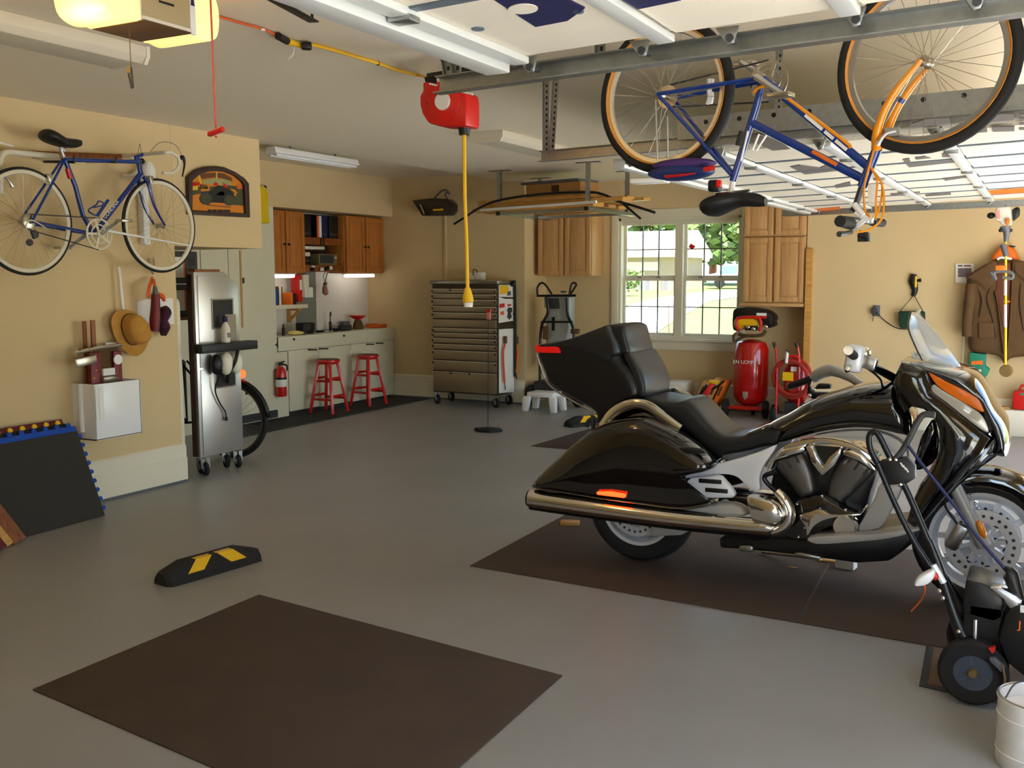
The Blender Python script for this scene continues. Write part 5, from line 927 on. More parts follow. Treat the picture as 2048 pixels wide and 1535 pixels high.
for T, xsr, y, zf in ((D1, (-1.5, -1.12, -.85, -.5, -.2), 2.93, z1f), (D2, (-1.98, -1.5, -1.0, -.48), 5.09, z2f), (D2, (-1.98, -1.5, -1.0, -.48), 10.03, z2f)):
    for x in xsr:
        s = 1 if y > 10 or y < 4 else -1
        MB().prism([(x-.035, zf(x)+.03), (x+.035, zf(x)+.03), (x+.02, zf(x)-.018), (x+.0, zf(x)-.024)], 1, y+.012*s, y+.022*s).build('roller_bracket', 'galv', T, bevel=.003)
        MB().cyl((x+.01, y, zf(x)-.005), (x+.01, y+.07*s, zf(x)+.0), .012, seg=10).build('roller', 'dark_grey', T)
# ---------------------------------------------------------------- opener with glowing lenses
ox0, ox1, oy0, oy1, oz0, oz1 = -3.13, -2.865, 2.62, 2.85, 2.5, 2.69
T = thing('door_opener', 'tan garage door opener with two glowing lamp lenses on the ceiling', 'opener', ((ox0+ox1)/2, (oy0+oy1)/2, oz0))
MB().bx(ox0, ox1, oy0, oy1, oz0, oz1).build('housing', 'opener_tan' if 'opener_tan' in MAT else mat('opener_tan', (176, 158, 116), .5), T, bevel=.004)
MB().bx(ox0+.005, ox1+.004, oy0+.004, oy1-.004, oz0-.006, oz0).build('base_plate', 'brown', T); MB().bx(ox1, ox1+.006, oy0, oy1, oz0, oz0+.012).build('front_lip', 'offwhite', T)
for y, s in ((oy0, -1), (oy1, 1)):
    MB().prism([(q.x, q.y) for q in spl([(y, oz0+.01), (y, oz1), (y+s*.03, oz1+.0), (y+s*.12, oz1-.01), (y+s*.16, oz1-.07), (y+s*.15, oz0+.02), (y+s*.09, oz0-.012), (y+s*.03, oz0-.005)], 4, True)], 0, ox0+.01, ox1-.012).build('lens', 'bulb_glow', T, bevel=.015)
    MB().bx(ox0, ox1, y-.006 if s < 0 else y, y if s < 0 else y+.03, oz0-.004, oz1).build('end_cap', 'white', T, bevel=.004)
for k, (a, b, h_) in enumerate(((.06, .20, .014),)): MB().bx(ox1, ox1+.002, oy0+a, oy0+b, oz0+.12, oz0+.12+h_).build('script_mark', 'dark_grey', T)
MB().bx(ox1, ox1+.002, oy0+.08, oy0+.15, oz0+.075, oz0+.083).build('script_mark', 'black', T); MB().prism([(oy1+.004, oz0+.1), (oy1+.022, oz0+.1), (oy1+.018, oz0+.12), (oy1+.006, oz0+.13)], 0, ox1, ox1+.002).build('badge', 'navy', T)
for x, y in ((ox0+.04, oy0+.05), (ox0+.04, oy1-.05)): MB().bx(x-.012, x+.012, y-.003, y+.003, oz1, H).build('hanger', 'galv', T)
MB().bx(ox1, -1.6, 2.72, 2.75, 2.63, 2.66).build('rail', 'galv', T)
l = bpy.data.lights.new('opener_bulb', 'POINT'); l.energy = 2.5; l.color = (1, .74, .38); l.shadow_soft_size = .08; lo_ = bpy.data.objects.new('opener_bulb', l); COL.objects.link(lo_); lo_.location = (-3.0, 2.42, 2.42)
pc = on(262, 140, 1, 2.68); T = thing('light_pull', 'thin chain with a small metal key tag hanging below the opener', 'pull chain', pc); MB().tube([Vector((pc.x, pc.y, oz0-.006)), pc], .0016, 5).build('chain', 'brown', T)
q = on(260, 155, 1, 2.68); MB().frame([(q.x-.014, q.z+.034), (q.x+.01, q.z+.036), (q.x+.016, q.z-.036), (q.x+.004, q.z-.04)], [(q.x-.007, q.z+.022), (q.x+.004, q.z+.024), (q.x+.009, q.z-.024), (q.x+.005, q.z-.026)], 1, 2.677, 2.683).build('tag', 'dark_grey', T); MB().box((q.x, 2.678, q.z+.026), (.018, .008, .02)).build('clasp', 'brass' if 'brass' in MAT else 'yellow', T)
rp = on(432, 262, 1, 2.735); T = thing('release_cord', 'red emergency release cord with T-shaped handle hanging from the opener rail', 'cord', rp); MB().tube([Vector((rp.x-.005, rp.y, 2.63)), rp], .004, 6).build('cord', 'cord_pink' if 'cord_pink' in MAT else mat('cord_pink', (206, 96, 84), .7), T)
MB().prism([(rp.x-.034, rp.z-.018), (rp.x+.034, rp.z-.002), (rp.x+.033, rp.z+.014), (rp.x-.034, rp.z-.002)], 1, rp.y-.01, rp.y+.01).build('handle', 'red_plastic', T, bevel=.003); MB().sph(rp+Vector((0, 0, -.02)), .005, 8, 6).build('knot', 'cord_pink', T)
# black slotted hanger strap of the opener
a, b = fl(548, 0, 2.62), fl(628, 44, 2.62); a = a-(b-a)*.6; T = thing('slotted_strap', 'black slotted steel strap with a curved arm under the ceiling', 'strap', b); MB().bar(a, b, .045, .006).build('bar', 'black', T, bevel=.002)
for k in range(7): MB().cyl(a+(b-a)*(.15+.13*k)-Vector((0, 0, .004)), a+(b-a)*(.15+.13*k)-Vector((0, 0, .002)), .009, seg=10).build('slot', 'brown', T)
MB().tube([fl(582, 2, 2.62), fl(600, 12, 2.62), fl(615, 5, 2.62), fl(628, -8, 2.62)], .012, 8, 4).build('arm', 'black', T); MB().tube([a, Vector((a.x, a.y, H))], .01, 6).build('anchor', 'black', T); MB().tube([b-(b-a)*.03, Vector((b.x, b.y, H))-(b-a)*.03], .006, 6).build('anchor', 'black', T)
# ---------------------------------------------------------------- ceiling fluorescent fixtures
def fixture(label, x0, x1, y0, y1):
    T = thing('ceiling_light', label, 'light', ((x0+x1)/2, (y0+y1)/2, H-.09), 'ceiling light fixtures')
    MB().prism([(x0+.03, H-.085), (x1-.03, H-.085), (x1, H-.05), (x1, H-.001), (x0, H-.001), (x0, H-.05)], 1, y0+.02, y1-.02).build('diffuser', 'diffuser' if 'diffuser' in MAT else mat('diffuser', (214, 206, 184), .45), T, bevel=.004)
    for y in (y0, y1-.022): MB().prism([(x0+.02, H-.088), (x1-.02, H-.088), (x1+.003, H-.05), (x1+.003, H-.001), (x0-.003, H-.001), (x0-.003, H-.05)], 1, y, y+.022).build('end_cap', 'offwhite', T)
fixture('long pale ceiling light fixture at the left beside the opener', -4.24, -3.96, 2.3, 3.66)
fixture('pale ceiling light fixture in the middle behind the red cord reel', -4.08, -3.79, 7.0, 8.32)
# ---------------------------------------------------------------- cord reel and extension cord
rc = on(900, 212, 1, 4.4); T = thing('cord_reel', 'red cord reel with grey hub hanging on a black bracket from the ceiling', 'cord reel', rc)
def rl(x, y, Y=4.4): return on(700+.2441*x, .2441*y, 1, Y)
prof = [(p.x, p.z) for p in (rl(650, 685), rl(720, 690), rl(850, 720), rl(1005, 775), rl(1012, 860), rl(1010, 1045), rl(860, 1050), rl(780, 1045), rl(695, 1022), rl(650, 950), rl(630, 880), rl(628, 800), rl(655, 760))]
MB().prism(prof, 1, 4.33, 4.47).build('case', 'red_plastic', T, bevel=.02)
c = rl(770, 830, 4.33); MB().lathe([(0, -.02), (.07, -.02), (.1, -.005), (.1, .01)], c, (0, 1, 0), 28).build('drum_face', 'red_plastic', T); c = rl(760, 830, 4.31); MB().lathe([(0, -.012), (.04, -.012), (.044, 0), (.044, .012)], c, (0, 1, 0), 24).build('hub', 'stile', T)
MB().bar(rl(632, 845, 4.325), rl(680, 853, 4.325), .008, .014).build('slot', 'black', T); MB().tube([rl(650, 685, 4.32), rl(850, 735, 4.32), rl(1005, 772, 4.32)], .005, 6, 3).build('seam', 'stile', T)
MB().bar(rl(670, 690), rl(655, 625), .03, .05).bar(rl(650, 625), rl(965, 572), .05, .02).bar(rl(965, 575), rl(968, 640), .05, .02, (0, 1, 0)).bar(rl(968, 640), rl(968, 720), .03, .02, (0, 1, 0)).build('bracket', 'black', T)
q = rl(810, 598); MB().bar(q, Vector((q.x, q.y, H)), .04, .04, (1, 0, 0)).build('mount', 'black', T)
q = rl(935, 1055); MB().tube([q+Vector((0, 0, .02)), q+Vector((0, 0, -.03))], [.035, .025], 12).build('cord_guide', 'black', T)
e = on(935, 575, 1, 4.4); MB().tube([q, on(930, 400, 1, 4.4), on(933, 480, 1, 4.4), e], .0095, 8, 5).build('cord', 'yellow', T)
MB().tube([e, e+Vector((.002, 0, -.05)), e+Vector((.004, 0, -.075))], [.014, .028, .028], 10).build('connector', 'yellow', T); MB().cyl(e+Vector((.004, 0, -.075)), e+Vector((.004, 0, -.098)), .024, .022, 12).build('connector_face', 'paper', T)
zc = H-.012
T = thing('extension_cord', 'orange and yellow extension cord stapled along the ceiling to the reel', 'cord', fl(590, 80, zc))
MB().tube([fl(x, y, zc) for x, y in ((390, 18), (460, 40), (525, 58), (556, 72))], .006, 6, 4).build('orange_cord', 'hull_orange', T); MB().tube([fl(556, 72, zc-.01), fl(574, 82, zc-.01)], .018, 8).build('orange_plug', 'black', T); MB().tube([fl(574, 82, zc-.008), fl(605, 92, zc-.008)], [.017, .012], 8).build('yellow_plug', 'yellow', T); MB().box(fl(613, 92, zc-.014), (.05, .05, .035), (0, 0, R(40))).build('clamp', 'black', T, bevel=.01)
MB().tube([fl(x, y, zc) for x, y in ((618, 88), (660, 98), (700, 110), (755, 126), (800, 142), (840, 151))]+[rl(650, 645)], .009, 6, 4).build('yellow_cord', 'yellow', T); MB().cyl(fl(525, 58, zc), fl(525, 58, zc)+Vector((0, 0, -.008)), .012, seg=10).build('staple', 'white', T); MB().tube([fl(588, 92, zc-.01), fl(586, 108, zc-.05), fl(578, 117, zc-.07)], .004, 6, 3).build('tie_tail', 'white', T); MB().cyl(fl(755, 126, zc), fl(756, 127, zc), .012, seg=8).build('staple', 'black', T)
# ---------------------------------------------------------------- touring motorcycle
mat('bright_alu', (214, 217, 222), .38, metal=.45)
mat('tyre', (24, 23, 22), .7, bump=.1, bs=60)
mat('black_mirror', (96, 100, 106), .06, metal=1, coat=.6)
mat('reflection_grey', (190, 186, 172), .12, coat=1, spec=.8)  # light grey of the reflection on the black side fairing
mat('windshield', (232, 238, 240), .03, trans=.8, ior=1.02, spec=.8, coat=.6)
mat('seat_leather', (30, 30, 31), .38, bump=.05, bs=140)
mat('panel_grey', (172, 170, 165), .35, metal=.15)
mat('panel_silver', (226, 228, 232), .3, metal=.12, coat=.3)
mat('amber', (250, 146, 16), .15, coat=.8)
mat('cylinder_grey', (104, 100, 96), .38, metal=.75)
YC = 5.2
def ka(*p): return [(1030+.3648*a, 620+.3648*b) for a, b in p]     # tracing frames of the photograph
def kb(*p): return [(1480+.3648*a, 620+.3648*b) for a, b in p]
def ke(*p): return [(1500+.1824*a, 860+.1824*b) for a, b in p]
def mirror(poly): return poly
moto = thing('touring_motorcycle', 'black full-dress touring motorcycle with chrome V-twin engine parked on a dark mat', 'motorcycle', (-1.05, YC, 0))
def wheel(cx, cz, r, tw, rim, nsp, label):
    c = Vector((cx, YC, cz)); ax = Vector((0, 1, 0))
    t = MB().lathe([(rim, -tw*.42), (rim+.03, -tw*.5), (r-.03, -tw*.46), (r-.008, -tw*.25), (r, 0), (r-.008, tw*.25), (r-.03, tw*.46), (rim+.03, tw*.5), (rim, tw*.42), (rim, -tw*.42)], c, ax, 48)
    tb = t.build('tyre', 'tyre', moto)
    m = MB().lathe([(rim+.006, -tw*.44), (rim-.012, -tw*.42), (rim-.035, -tw*.2), (rim-.035, tw*.2), (rim-.012, tw*.42), (rim+.006, tw*.44), (rim+.006, -tw*.44)], c, ax, 48)
    m.lathe([(.015, -.07), (.045, -.07), (.05, -.03), (.05, .03), (.045, .07), (.015, .07)], c, ax, 24)
    for k in range(nsp):
        for s in (-.14, .14):
            a = 2*math.pi*k/nsp+s+.3; a2 = 2*math.pi*k/nsp+s*2.2+.3
            m.bar(c+Vector((math.cos(a)*.045, 0, math.sin(a)*.045)), c+Vector((math.cos(a2)*(rim-.02), 0, math.sin(a2)*(rim-.02))), .026, .026, (0, 1, 0))
    m.build('rim', 'bright_alu', tb)
    return tb
def rotor(cx, cz, y, r, parent):
    c = Vector((cx, y, cz)); ax = Vector((0, 1, 0))
    d = MB().lathe([(r*.62, -.003), (r, -.003), (r, .003), (r*.62, .003), (r*.62, -.003)], c, ax, 48)
    for k in range(8):
        a = 2*math.pi*k/8; d.bar(c+Vector((math.cos(a)*.04, 0, math.sin(a)*.04)), c+Vector((math.cos(a+.25)*r*.66, 0, math.sin(a+.25)*r*.66)), .018, .006, (0, 1, 0))
    d.lathe([(.02, -.006), (.055, -.006), (.055, .006), (.02, .006), (.02, -.006)], c, ax, 24)
    d.build('brake_disc', 'bright_alu', parent)
    h = MB()
    for k in range(24):
        a = 2*math.pi*k/24; q = c+Vector((math.cos(a)*r*.82, -.004, math.sin(a)*r*.82)); h.cyl(q, q+Vector((0, .001, 0)), r*.05, seg=8)
    h.build('disc_hole', 'dark_grey', parent)
rwx, rwz, fwx, fwz = -1.93, .31, -.20, .325
rw_ = wheel(rwx, rwz, .31, .18, .205, 5, 'rear'); fw_ = wheel(fwx, fwz, .325, .13, .235, 5, 'front')
rotor(rwx, rwz, YC-.115, .15, rw_); rotor(fwx, fwz, YC-.085, .165, fw_); rotor(fwx, fwz, YC+.085, .165, fw_)
def body(name, outline, spine, mid, hw, m, p=2.2, n=6, parent=None, tr=None, hw2=None, sm=5):
    o = [(q.x, q.y) for q in spl(outline, sm, True)]
    return MB().puff(o, spine, 1, mid, hw, n, p, hw2=hw2).build(name, m, parent or moto, ang=60)
# saddlebags
bag = ka((105, 955), (250, 800), (400, 672), (500, 615), (620, 585), (720, 582), (820, 624), (900, 660), (1010, 738), (1105, 832), (1075, 872), (940, 905), (950, 950), (1040, 1015), (1110, 1058), (950, 1092), (700, 1066), (400, 1018), (235, 990))
bag_o = oxz(4.90, *bag); bag_s = oxz(4.90, *ka((420, 880), (640, 790), (800, 790), (900, 850)))
for mid, s in ((4.90, 'near'), (5.52, 'far')):
    bg = body('saddlebag', bag_o, bag_s, mid, .11, 'black_gloss', 2.4)
    q = oxz(mid-.1, *ka((455, 990), (520, 985), (605, 1003), (610, 1022), (540, 1020), (460, 1008)))
    if s == 'near':
        MB().prism(oxz(4.80, *ka((455, 992), (530, 992), (608, 1006), (608, 1024), (540, 1016), (460, 1006))), 1, 4.775, 4.81).build('side_marker', 'red_lens_glow', bg, bevel=.003)
        MB().prism(oxz(4.81, *ka((868, 752), (960, 752), (1030, 762), (1055, 785), (960, 788), (880, 782))), 1, 4.80, 4.83).build('latch', 'black_satin', bg, bevel=.006)
        MB().prism(oxz(4.84, *ka((100, 957), (240, 975), (240, 993), (105, 975))), 1, 4.83, 4.86).build('rear_trim', 'dark_grey', bg, bevel=.003)
hoop = [on(x, y, 1, 4.93) for x, y in ka((480, 640), (530, 570), (590, 530), (660, 512), (730, 525), (800, 575), (860, 620), (905, 652))]
MB().tube(hoop, .021, 10, 5, flat=(.6, 1.3)).build('guard_rail', 'chrome', moto)
MB().tube([p+Vector((0, .56, 0)) for p in hoop], .021, 10, 5, flat=(.6, 1.3)).build('guard_rail', 'chrome', moto)
# trunk with lid, backrest and tail lamp
tr_near = ka((112, 195), (150, 180), (250, 174), (380, 132), (470, 96), (505, 90), (545, 160), (575, 250), (640, 330), (682, 420), (680, 468), (640, 490), (560, 545), (500, 602), (445, 640), (425, 560), (300, 490), (190, 415), (155, 350), (118, 245))
tro = oxz(5.0, *tr_near); trs = oxz(5.0, *ka((250, 280), (400, 300), (520, 400), (560, 470)))
tk = body('trunk', tro, trs, 5.22, .235, 'black_satin', 4.5, 8)
lid = ka((116, 190), (250, 170), (380, 126), (472, 90), (505, 84), (546, 150), (574, 240), (540, 262), (500, 300), (400, 240), (250, 205), (120, 203))
MB().puff([(q.x, q.y) for q in spl(oxz(5.0, *lid), 4, True)], oxz(5.0, *ka((250, 188), (400, 170), (520, 200))), 1, 5.22, .25, 8, 5).build('trunk_lid', 'seat_leather', tk, ang=60)
MB().prism(oxz(4.99, *ka((114, 192), (160, 186), (236, 186), (256, 235), (190, 233), (122, 231))), 1, 4.972, 5.46).build('tail_lamp', 'lamp_red', tk, bevel=.008)
MB().tube([on(x, y, 1, 4.985) for x, y in ka((120, 240), (150, 330), (190, 412), (300, 488), (425, 556))], .006, 6, 4).build('trim_strip', 'steel', tk)
pad = ka((500, 92), (550, 78), (592, 96), (610, 160), (625, 240), (560, 250), (528, 205))
MB().puff([(q.x, q.y) for q in spl(oxz(5.02, *pad), 4, True)], oxz(5.02, *ka((555, 130), (580, 220))), 1, 5.23, .19, 8, 3.5).build('backrest_pad', 'seat_leather', tk, ang=60)
bk = ka((585, 236), (625, 232), (665, 280), (705, 350), (722, 430), (712, 484), (672, 476), (655, 400), (610, 300))
MB().puff([(q.x, q.y) for q in spl(oxz(5.02, *bk), 4, True)], oxz(5.02, *ka((630, 270), (690, 440))), 1, 5.22, .21, 8, 3.5).build('backrest', 'seat_leather', moto, ang=60)
# seat
seat = ka((650, 492), (720, 482), (810, 500), (870, 506), (920, 497), (965, 512), (1010, 560), (1060, 620), (1100, 660), (1150, 690), (1230, 692), (1330, 662), (1453, 602), (1500, 600), (1453, 735), (1350, 760), (1250, 785), (1140, 805), (1105, 826), (1000, 735), (900, 650), (820, 585), (740, 534))
body('seat', oxz(5.0, *seat), oxz(5.0, *ka((760, 510), (900, 560), (1040, 690), (1180, 745), (1400, 700))), 5.2, .19, 'seat_leather', 3.2, 7)
body('tail_section', oxz(5.05, *ka((440, 640), (520, 590), (700, 520), (850, 600), (1000, 760), (1100, 850), (1000, 1000), (800, 1050), (600, 1000))), oxz(5.05, *ka((600, 760), (850, 850))), 5.2, .2, 'black_gloss', 3)
# tank and silver trims
tank = kb((130, 640), (250, 572), (350, 512), (450, 472), (560, 442), (650, 420), (760, 410), (840, 404), (875, 500), (935, 600), (932, 700), (880, 700), (800, 680), (700, 662), (580, 662), (450, 678), (330, 705), (230, 735), (190, 742), (240, 670))
body('fuel_tank', oxz(5.0, *tank), oxz(5.0, *kb((260, 660), (420, 580), (600, 540), (840, 560))), 5.2, .23, 'black_gloss', 2.3, 8)
MB().prism(oxz(4.965, *kb((0, 690), (130, 640), (270, 622), (240, 670), (190, 742), (0, 765))), 1, 5.03, 5.37).build('tank_cover', 'black_gloss', moto, bevel=.02)
for y0, y1 in ((4.93, 4.98), (5.42, 5.47)):
    MB().prism([(q.x, q.y) for q in spl(oxz(4.93, *ka((925, 920), (960, 888), (1060, 855), (1200, 820), (1330, 780), (1425, 742), (1400, 795), (1362, 850), (1338, 920), (1340, 990), (1300, 990), (1255, 945), (1200, 906), (1110, 898), (1000, 914))), 4, True)], 1, y0, y1).build('side_trim', 'panel_silver', moto, bevel=.012)
vent = MB().prism(oxz(4.90, *ka((942, 938), (968, 916), (1110, 903), (1135, 910), (1190, 972), (1212, 1010), (1196, 1027), (1056, 1027), (1032, 1010))), 1, 4.885, 4.93).build('side_vent', 'panel_silver', moto, bevel=.01)
for a, b in (((1008, 933), (1132, 942)), ((1043, 983), (1167, 993))):
    p, q = [on(x, y, 1, 4.885) for x, y in ka(a, b)]; MB().bar(p, q, .01, .022).build('vent_slot', 'black', vent, bevel=.003)
body('lower_side_panel', oxz(4.93, *ka((700, 1070), (860, 1020), (960, 1060), (1200, 1050), (1290, 1110), (1200, 1130), (1040, 1145), (860, 1125))), oxz(4.93, *ka((850, 1085), (1200, 1100))), 4.93, .05, 'panel_grey', 2.2)
# exhausts
ex = [on(x, y, 1, 4.86) for x, y in ka((86, 1030), (450, 1082), (820, 1132), (1200, 1172), (1400, 1192))]+[on(x, y, 1, 4.88) for x, y in kb((60, 1210), (160, 1212), (232, 1190), (268, 1145), (270, 1090), (240, 1035), (200, 990))]
e = MB().tube(ex, [.052, .05, .047, .044, .04, .034, .03, .03, .03, .028, .026, .022], 18, 4).build('exhaust_pipe', 'chrome', moto)
d0 = (ex[0]-ex[1]).normalized(); MB().cyl(ex[0]+d0*.002, ex[0]+d0*.012, .05, .046, 18).build('exhaust_tip', 'black', e)
MB().tube([p+Vector((0, .012, -.022)) for p in ex[:6]], [.046, .044, .042, .04, .036, .03], 14, 4).build('heat_guard', 'black_satin', e)
MB().tube([Vector((p.x, 10.4-p.y, p.z)) for p in ex[:5]], [.052, .05, .047, .044, .04], 14, 4).build('exhaust_pipe', 'chrome', moto)
MB().prism(oxz(4.83, *kb((36, 1012), (110, 1020), (172, 1036), (208, 1062), (242, 1112), (236, 1150), (180, 1174), (62, 1142))), 1, 4.80, 4.9).build('heat_shield', 'chrome', moto, bevel=.018)
# engine

cyl_l = ke((265, 335), (400, 290), (600, 238), (690, 420), (712, 500), (732, 700), (640, 730), (540, 752), (430, 600), (310, 470))
cyl_r = ke((1045, 250), (1200, 320), (1385, 440), (1300, 560), (1200, 640), (1020, 808), (930, 770), (830, 720), (850, 600), (890, 440))
for poly, sp in ((cyl_l, ((430, 340), (620, 660))), (cyl_r, ((1210, 380), (960, 700)))):
    cyo = MB().puff([(q.x, q.y) for q in spl(oxz(5.02, *poly), 2, True)], oxz(5.02, *ke(*sp)), 1, 5.14, .14, 6, 3).build('cylinder', 'cylinder_grey', moto, ang=50)
    a, b = [Vector(q) for q in oxz(5.0, *ke(*sp))]; d = b-a; n = Vector((-d.y, d.x)).normalized()
    for k in (-.055, -.01, .04):                                    # cooling fins as ribs down the barrel
        p0 = a+n*k-d*.05; p1 = b+n*k*.7; MB().bar((p0.x, 5.0-abs(k)*-.1, p0.y), (p1.x, 5.03, p1.y), .012, .016, (0, 1, 0)).build('fin', 'dark_grey', cyo)
for poly in (((255, 292), (330, 215), (420, 190), (600, 152), (612, 228), (440, 272), (268, 328)), ((1030, 212), (1110, 208), (1230, 270), (1310, 335), (1388, 420), (1372, 446), (1200, 330), (1030, 262))):
    MB().prism(oxz(5.0, *ke(*poly)), 1, 4.98, 5.3).build('rocker_cover', 'chrome', moto, bevel=.012)
vv = MB().prism(oxz(4.98, *ke((620, 172), (690, 160), (740, 270), (808, 392), (880, 280), (1004, 180), (1000, 260), (930, 380), (800, 492), (690, 360))), 1, 4.96, 5.05).build('v_cover', 'chrome', moto, bevel=.006)
MB().prism(oxz(5.0, *ke((690, 160), (1004, 180), (880, 280), (808, 392))), 1, 4.99, 5.05).build('air_intake', 'black_gloss', vv)
MB().prism([(q.x, q.y) for q in spl(oxz(5.0, *ke((180, 420), (260, 260), (480, 130), (800, 90), (1100, 150), (1350, 300), (1400, 420), (1330, 340), (1080, 190), (800, 140), (500, 180), (300, 290), (230, 430))), 3, True)], 1, 4.99, 5.06).build('arch_trim', 'chrome', moto, bevel=.006)
MB().prism(oxz(5.05, *ke((260, 300), (800, 120), (1390, 420), (1250, 900), (1180, 1100), (620, 1160), (380, 1150), (180, 640))), 1, 5.12, 5.3).build('engine_block', 'black_satin', moto, bevel=.02)
MB().prism([(q.x, q.y) for q in spl(oxz(4.96, *ke((480, 790), (640, 750), (780, 700), (860, 750), (1050, 862), (1240, 905), (1000, 1000), (800, 1080), (640, 1180), (480, 1180), (390, 1100))), 3, True)], 1, 4.93, 5.15).build('crankcase', 'black_gloss', moto, bevel=.02)
MB().prism([(q.x, q.y) for q in spl(oxz(4.92, *ke((545, 932), (660, 895), (770, 858), (900, 920), (1190, 905), (1195, 930), (960, 945), (800, 985), (700, 1050), (632, 1150), (618, 1050))), 3, True)], 1, 4.905, 5.0).build('cam_cover', 'chrome', moto, bevel=.012)
c = on(1690, 1050, 1, 4.93); MB().lathe([(.0, -.03), (.05, -.03), (.06, -.01), (.06, .03)], c, (0, 1, 0), 24).build('crank_cap', 'chrome', moto)
for x, y in ((515, 812), (790, 720), (1045, 872), (600, 1072), (530, 1172), (770, 860)):
    q = on(*ke((x, y))[0], 1, 4.93); MB().sph(q, .008, 10, 6).build('bolt', 'chrome', moto)
# rear of engine: brake hose loop
MB().tube([on(x, y, 1, 5.0) for x, y in ke((300, 450), (180, 490), (160, 540), (230, 620), (330, 700))], .012, 8, 5).build('oil_line', 'black_satin', moto)
# side panels and frame
MB().prism([(q.x, q.y) for q in spl(oxz(5.0, *kb((400, 690), (560, 664), (720, 664), (820, 690), (885, 730), (915, 790), (905, 860), (860, 800), (760, 730), (640, 700), (500, 695))), 3, True)], 1, 5.0, 5.08).build('tank_skirt', 'panel_grey', moto, bevel=.008)
MB().prism([(q.x, q.y) for q in spl(oxz(4.97, *kb((650, 1198), (700, 1100), (745, 1020), (775, 950), (870, 960), (880, 1000), (830, 1100), (780, 1180), (720, 1200))), 3, True)], 1, 4.95, 5.03).build('lower_panel', 'panel_grey', moto, bevel=.012)
fr = MB().prism(oxz(5.0, *ka((1160, 1235), (1453, 1250)), *oxz(5.0)) if False else oxz(5.0, *kb((-110, 1245), (100, 1235), (420, 1252), (700, 1218), (990, 1190), (965, 1260), (880, 1330), (820, 1372), (640, 1382), (440, 1352), (200, 1325), (0, 1305), (-105, 1300))), 1, 4.98, 5.42)
fr.build('frame_rail', 'black_satin', moto, bevel=.015)
MB().prism([(q.x, q.y) for q in spl(oxz(4.90, *kb((380, 1240), (520, 1225), (760, 1215), (960, 1188), (975, 1200), (820, 1240), (600, 1262), (430, 1270))), 3, True)], 1, 4.86, 4.99).build('floorboard', 'panel_grey', moto, bevel=.008)
MB().prism(oxz(4.96, *kb((300, 1325), (330, 1322), (445, 1345), (445, 1366), (310, 1345))), 1, 4.94, 4.985).build('side_stand', 'steel', moto, bevel=.005)
MB().prism(oxz(4.96, *kb((0, 1285), (60, 1285), (76, 1295), (72, 1322), (0, 1315))), 1, 4.94, 4.985).build('rear_bracket', 'steel', moto, bevel=.005)
p0 = on(1640, 1115, 1, 5.36); MB().tube([p0, Vector((-1.35, 5.6, .02))], .013, 8).build('kick_stand', 'steel', moto)
MB().prism([(q.x, q.y) for q in spl(oxz(4.98, *ka((1130, 1040), (1170, 1045), (1168, 1095), (1125, 1100))), 2, True)], 1, 4.96, 5.0).build('foot_peg', 'panel_silver', moto, bevel=.006)
MB().prism(oxz(5.0, *ka((740, 1190), (960, 1160), (950, 1215), (900, 1240), (735, 1245))), 1, 5.02, 5.07).build('swing_arm', 'panel_grey', moto, bevel=.01)
MB().bar((-1.9, YC+.12, .31), (-1.2, YC+.12, .36), .05, .07).build('swing_arm', 'black_satin', moto, bevel=.01)
# front: fairing, nose, lamps
side = kb((885, 275), (960, 292), (1030, 325), (1060, 400), (1055, 440), (1130, 500), (1230, 580), (1320, 650), (1392, 700), (1330, 790), (1200, 940), (1000, 1168), (960, 1190), (915, 1150), (940, 1060), (990, 950), (1060, 860), (1092, 760), (1092, 660), (1064, 590), (1010, 540), (940, 528), (900, 560), (862, 500), (842, 400), (860, 330))
ssp = kb((930, 380), (1000, 480), (1120, 570), (1190, 680), (1180, 800), (1080, 1000), (970, 1130))
for mid in (4.95, 5.45):
    MB().puff(oxz(4.95, *side), oxz(4.95, *ssp), 1, mid, .06, 4, 2).build('side_fairing', 'black_gloss', moto, ang=55)
nose = kb((885, 275), (1000, 276), (1120, 296), (1230, 322), (1290, 350), (1345, 420), (1400, 530), (1450, 600), (1482, 690), (1470, 784), (1428, 790), (1380, 770), (1392, 700), (1372, 665), (1335, 560), (1300, 470), (1130, 390), (1030, 325))
body('nose_cowl', oxz(5.1, *nose), oxz(5.1, *kb((1000, 295), (1200, 370), (1340, 470), (1420, 620), (1440, 720))), 5.2, .27, 'black_mirror', 2.3, 8, sm=3)
MB().prism(oxz(5.0, *kb((980, 330), (1130, 400), (1300, 480), (1372, 665), (1320, 655), (1230, 600), (1100, 500), (960, 440))), 1, 4.99, 5.41).build('fairing_core', 'black', moto, bevel=.02)
MB().prism([(q.x, q.y) for q in spl(oxz(4.95, *kb((1030, 324), (1130, 388), (1300, 468), (1318, 500), (1338, 558), (1250, 515), (1110, 432), (1062, 385))), 3, True)], 1, 4.935, 5.0).build('turn_signal', 'orange_gloss', moto, bevel=.01)
MB().prism([(q.x, q.y) for q in spl(oxz(4.95, *kb((1064, 405), (1110, 436), (1250, 518), (1330, 578), (1366, 664), (1320, 648), (1230, 580), (1130, 500), (1056, 442))), 3, True)], 1, 4.93, 5.0).build('fairing_reflection', 'reflection_grey', moto, bevel=.012)  # pale plate puts a reflection on the black fairing into colour, no lamp
MB().prism([(q.x, q.y) for q in spl(oxz(5.0, *kb((1390, 702), (1420, 720), (1470, 785), (1420, 790), (1200, 960), (1000, 1172), (1190, 935))), 2, True)], 1, 5.0, 5.4).build('chin_fairing', 'black_mirror', moto, bevel=.015)
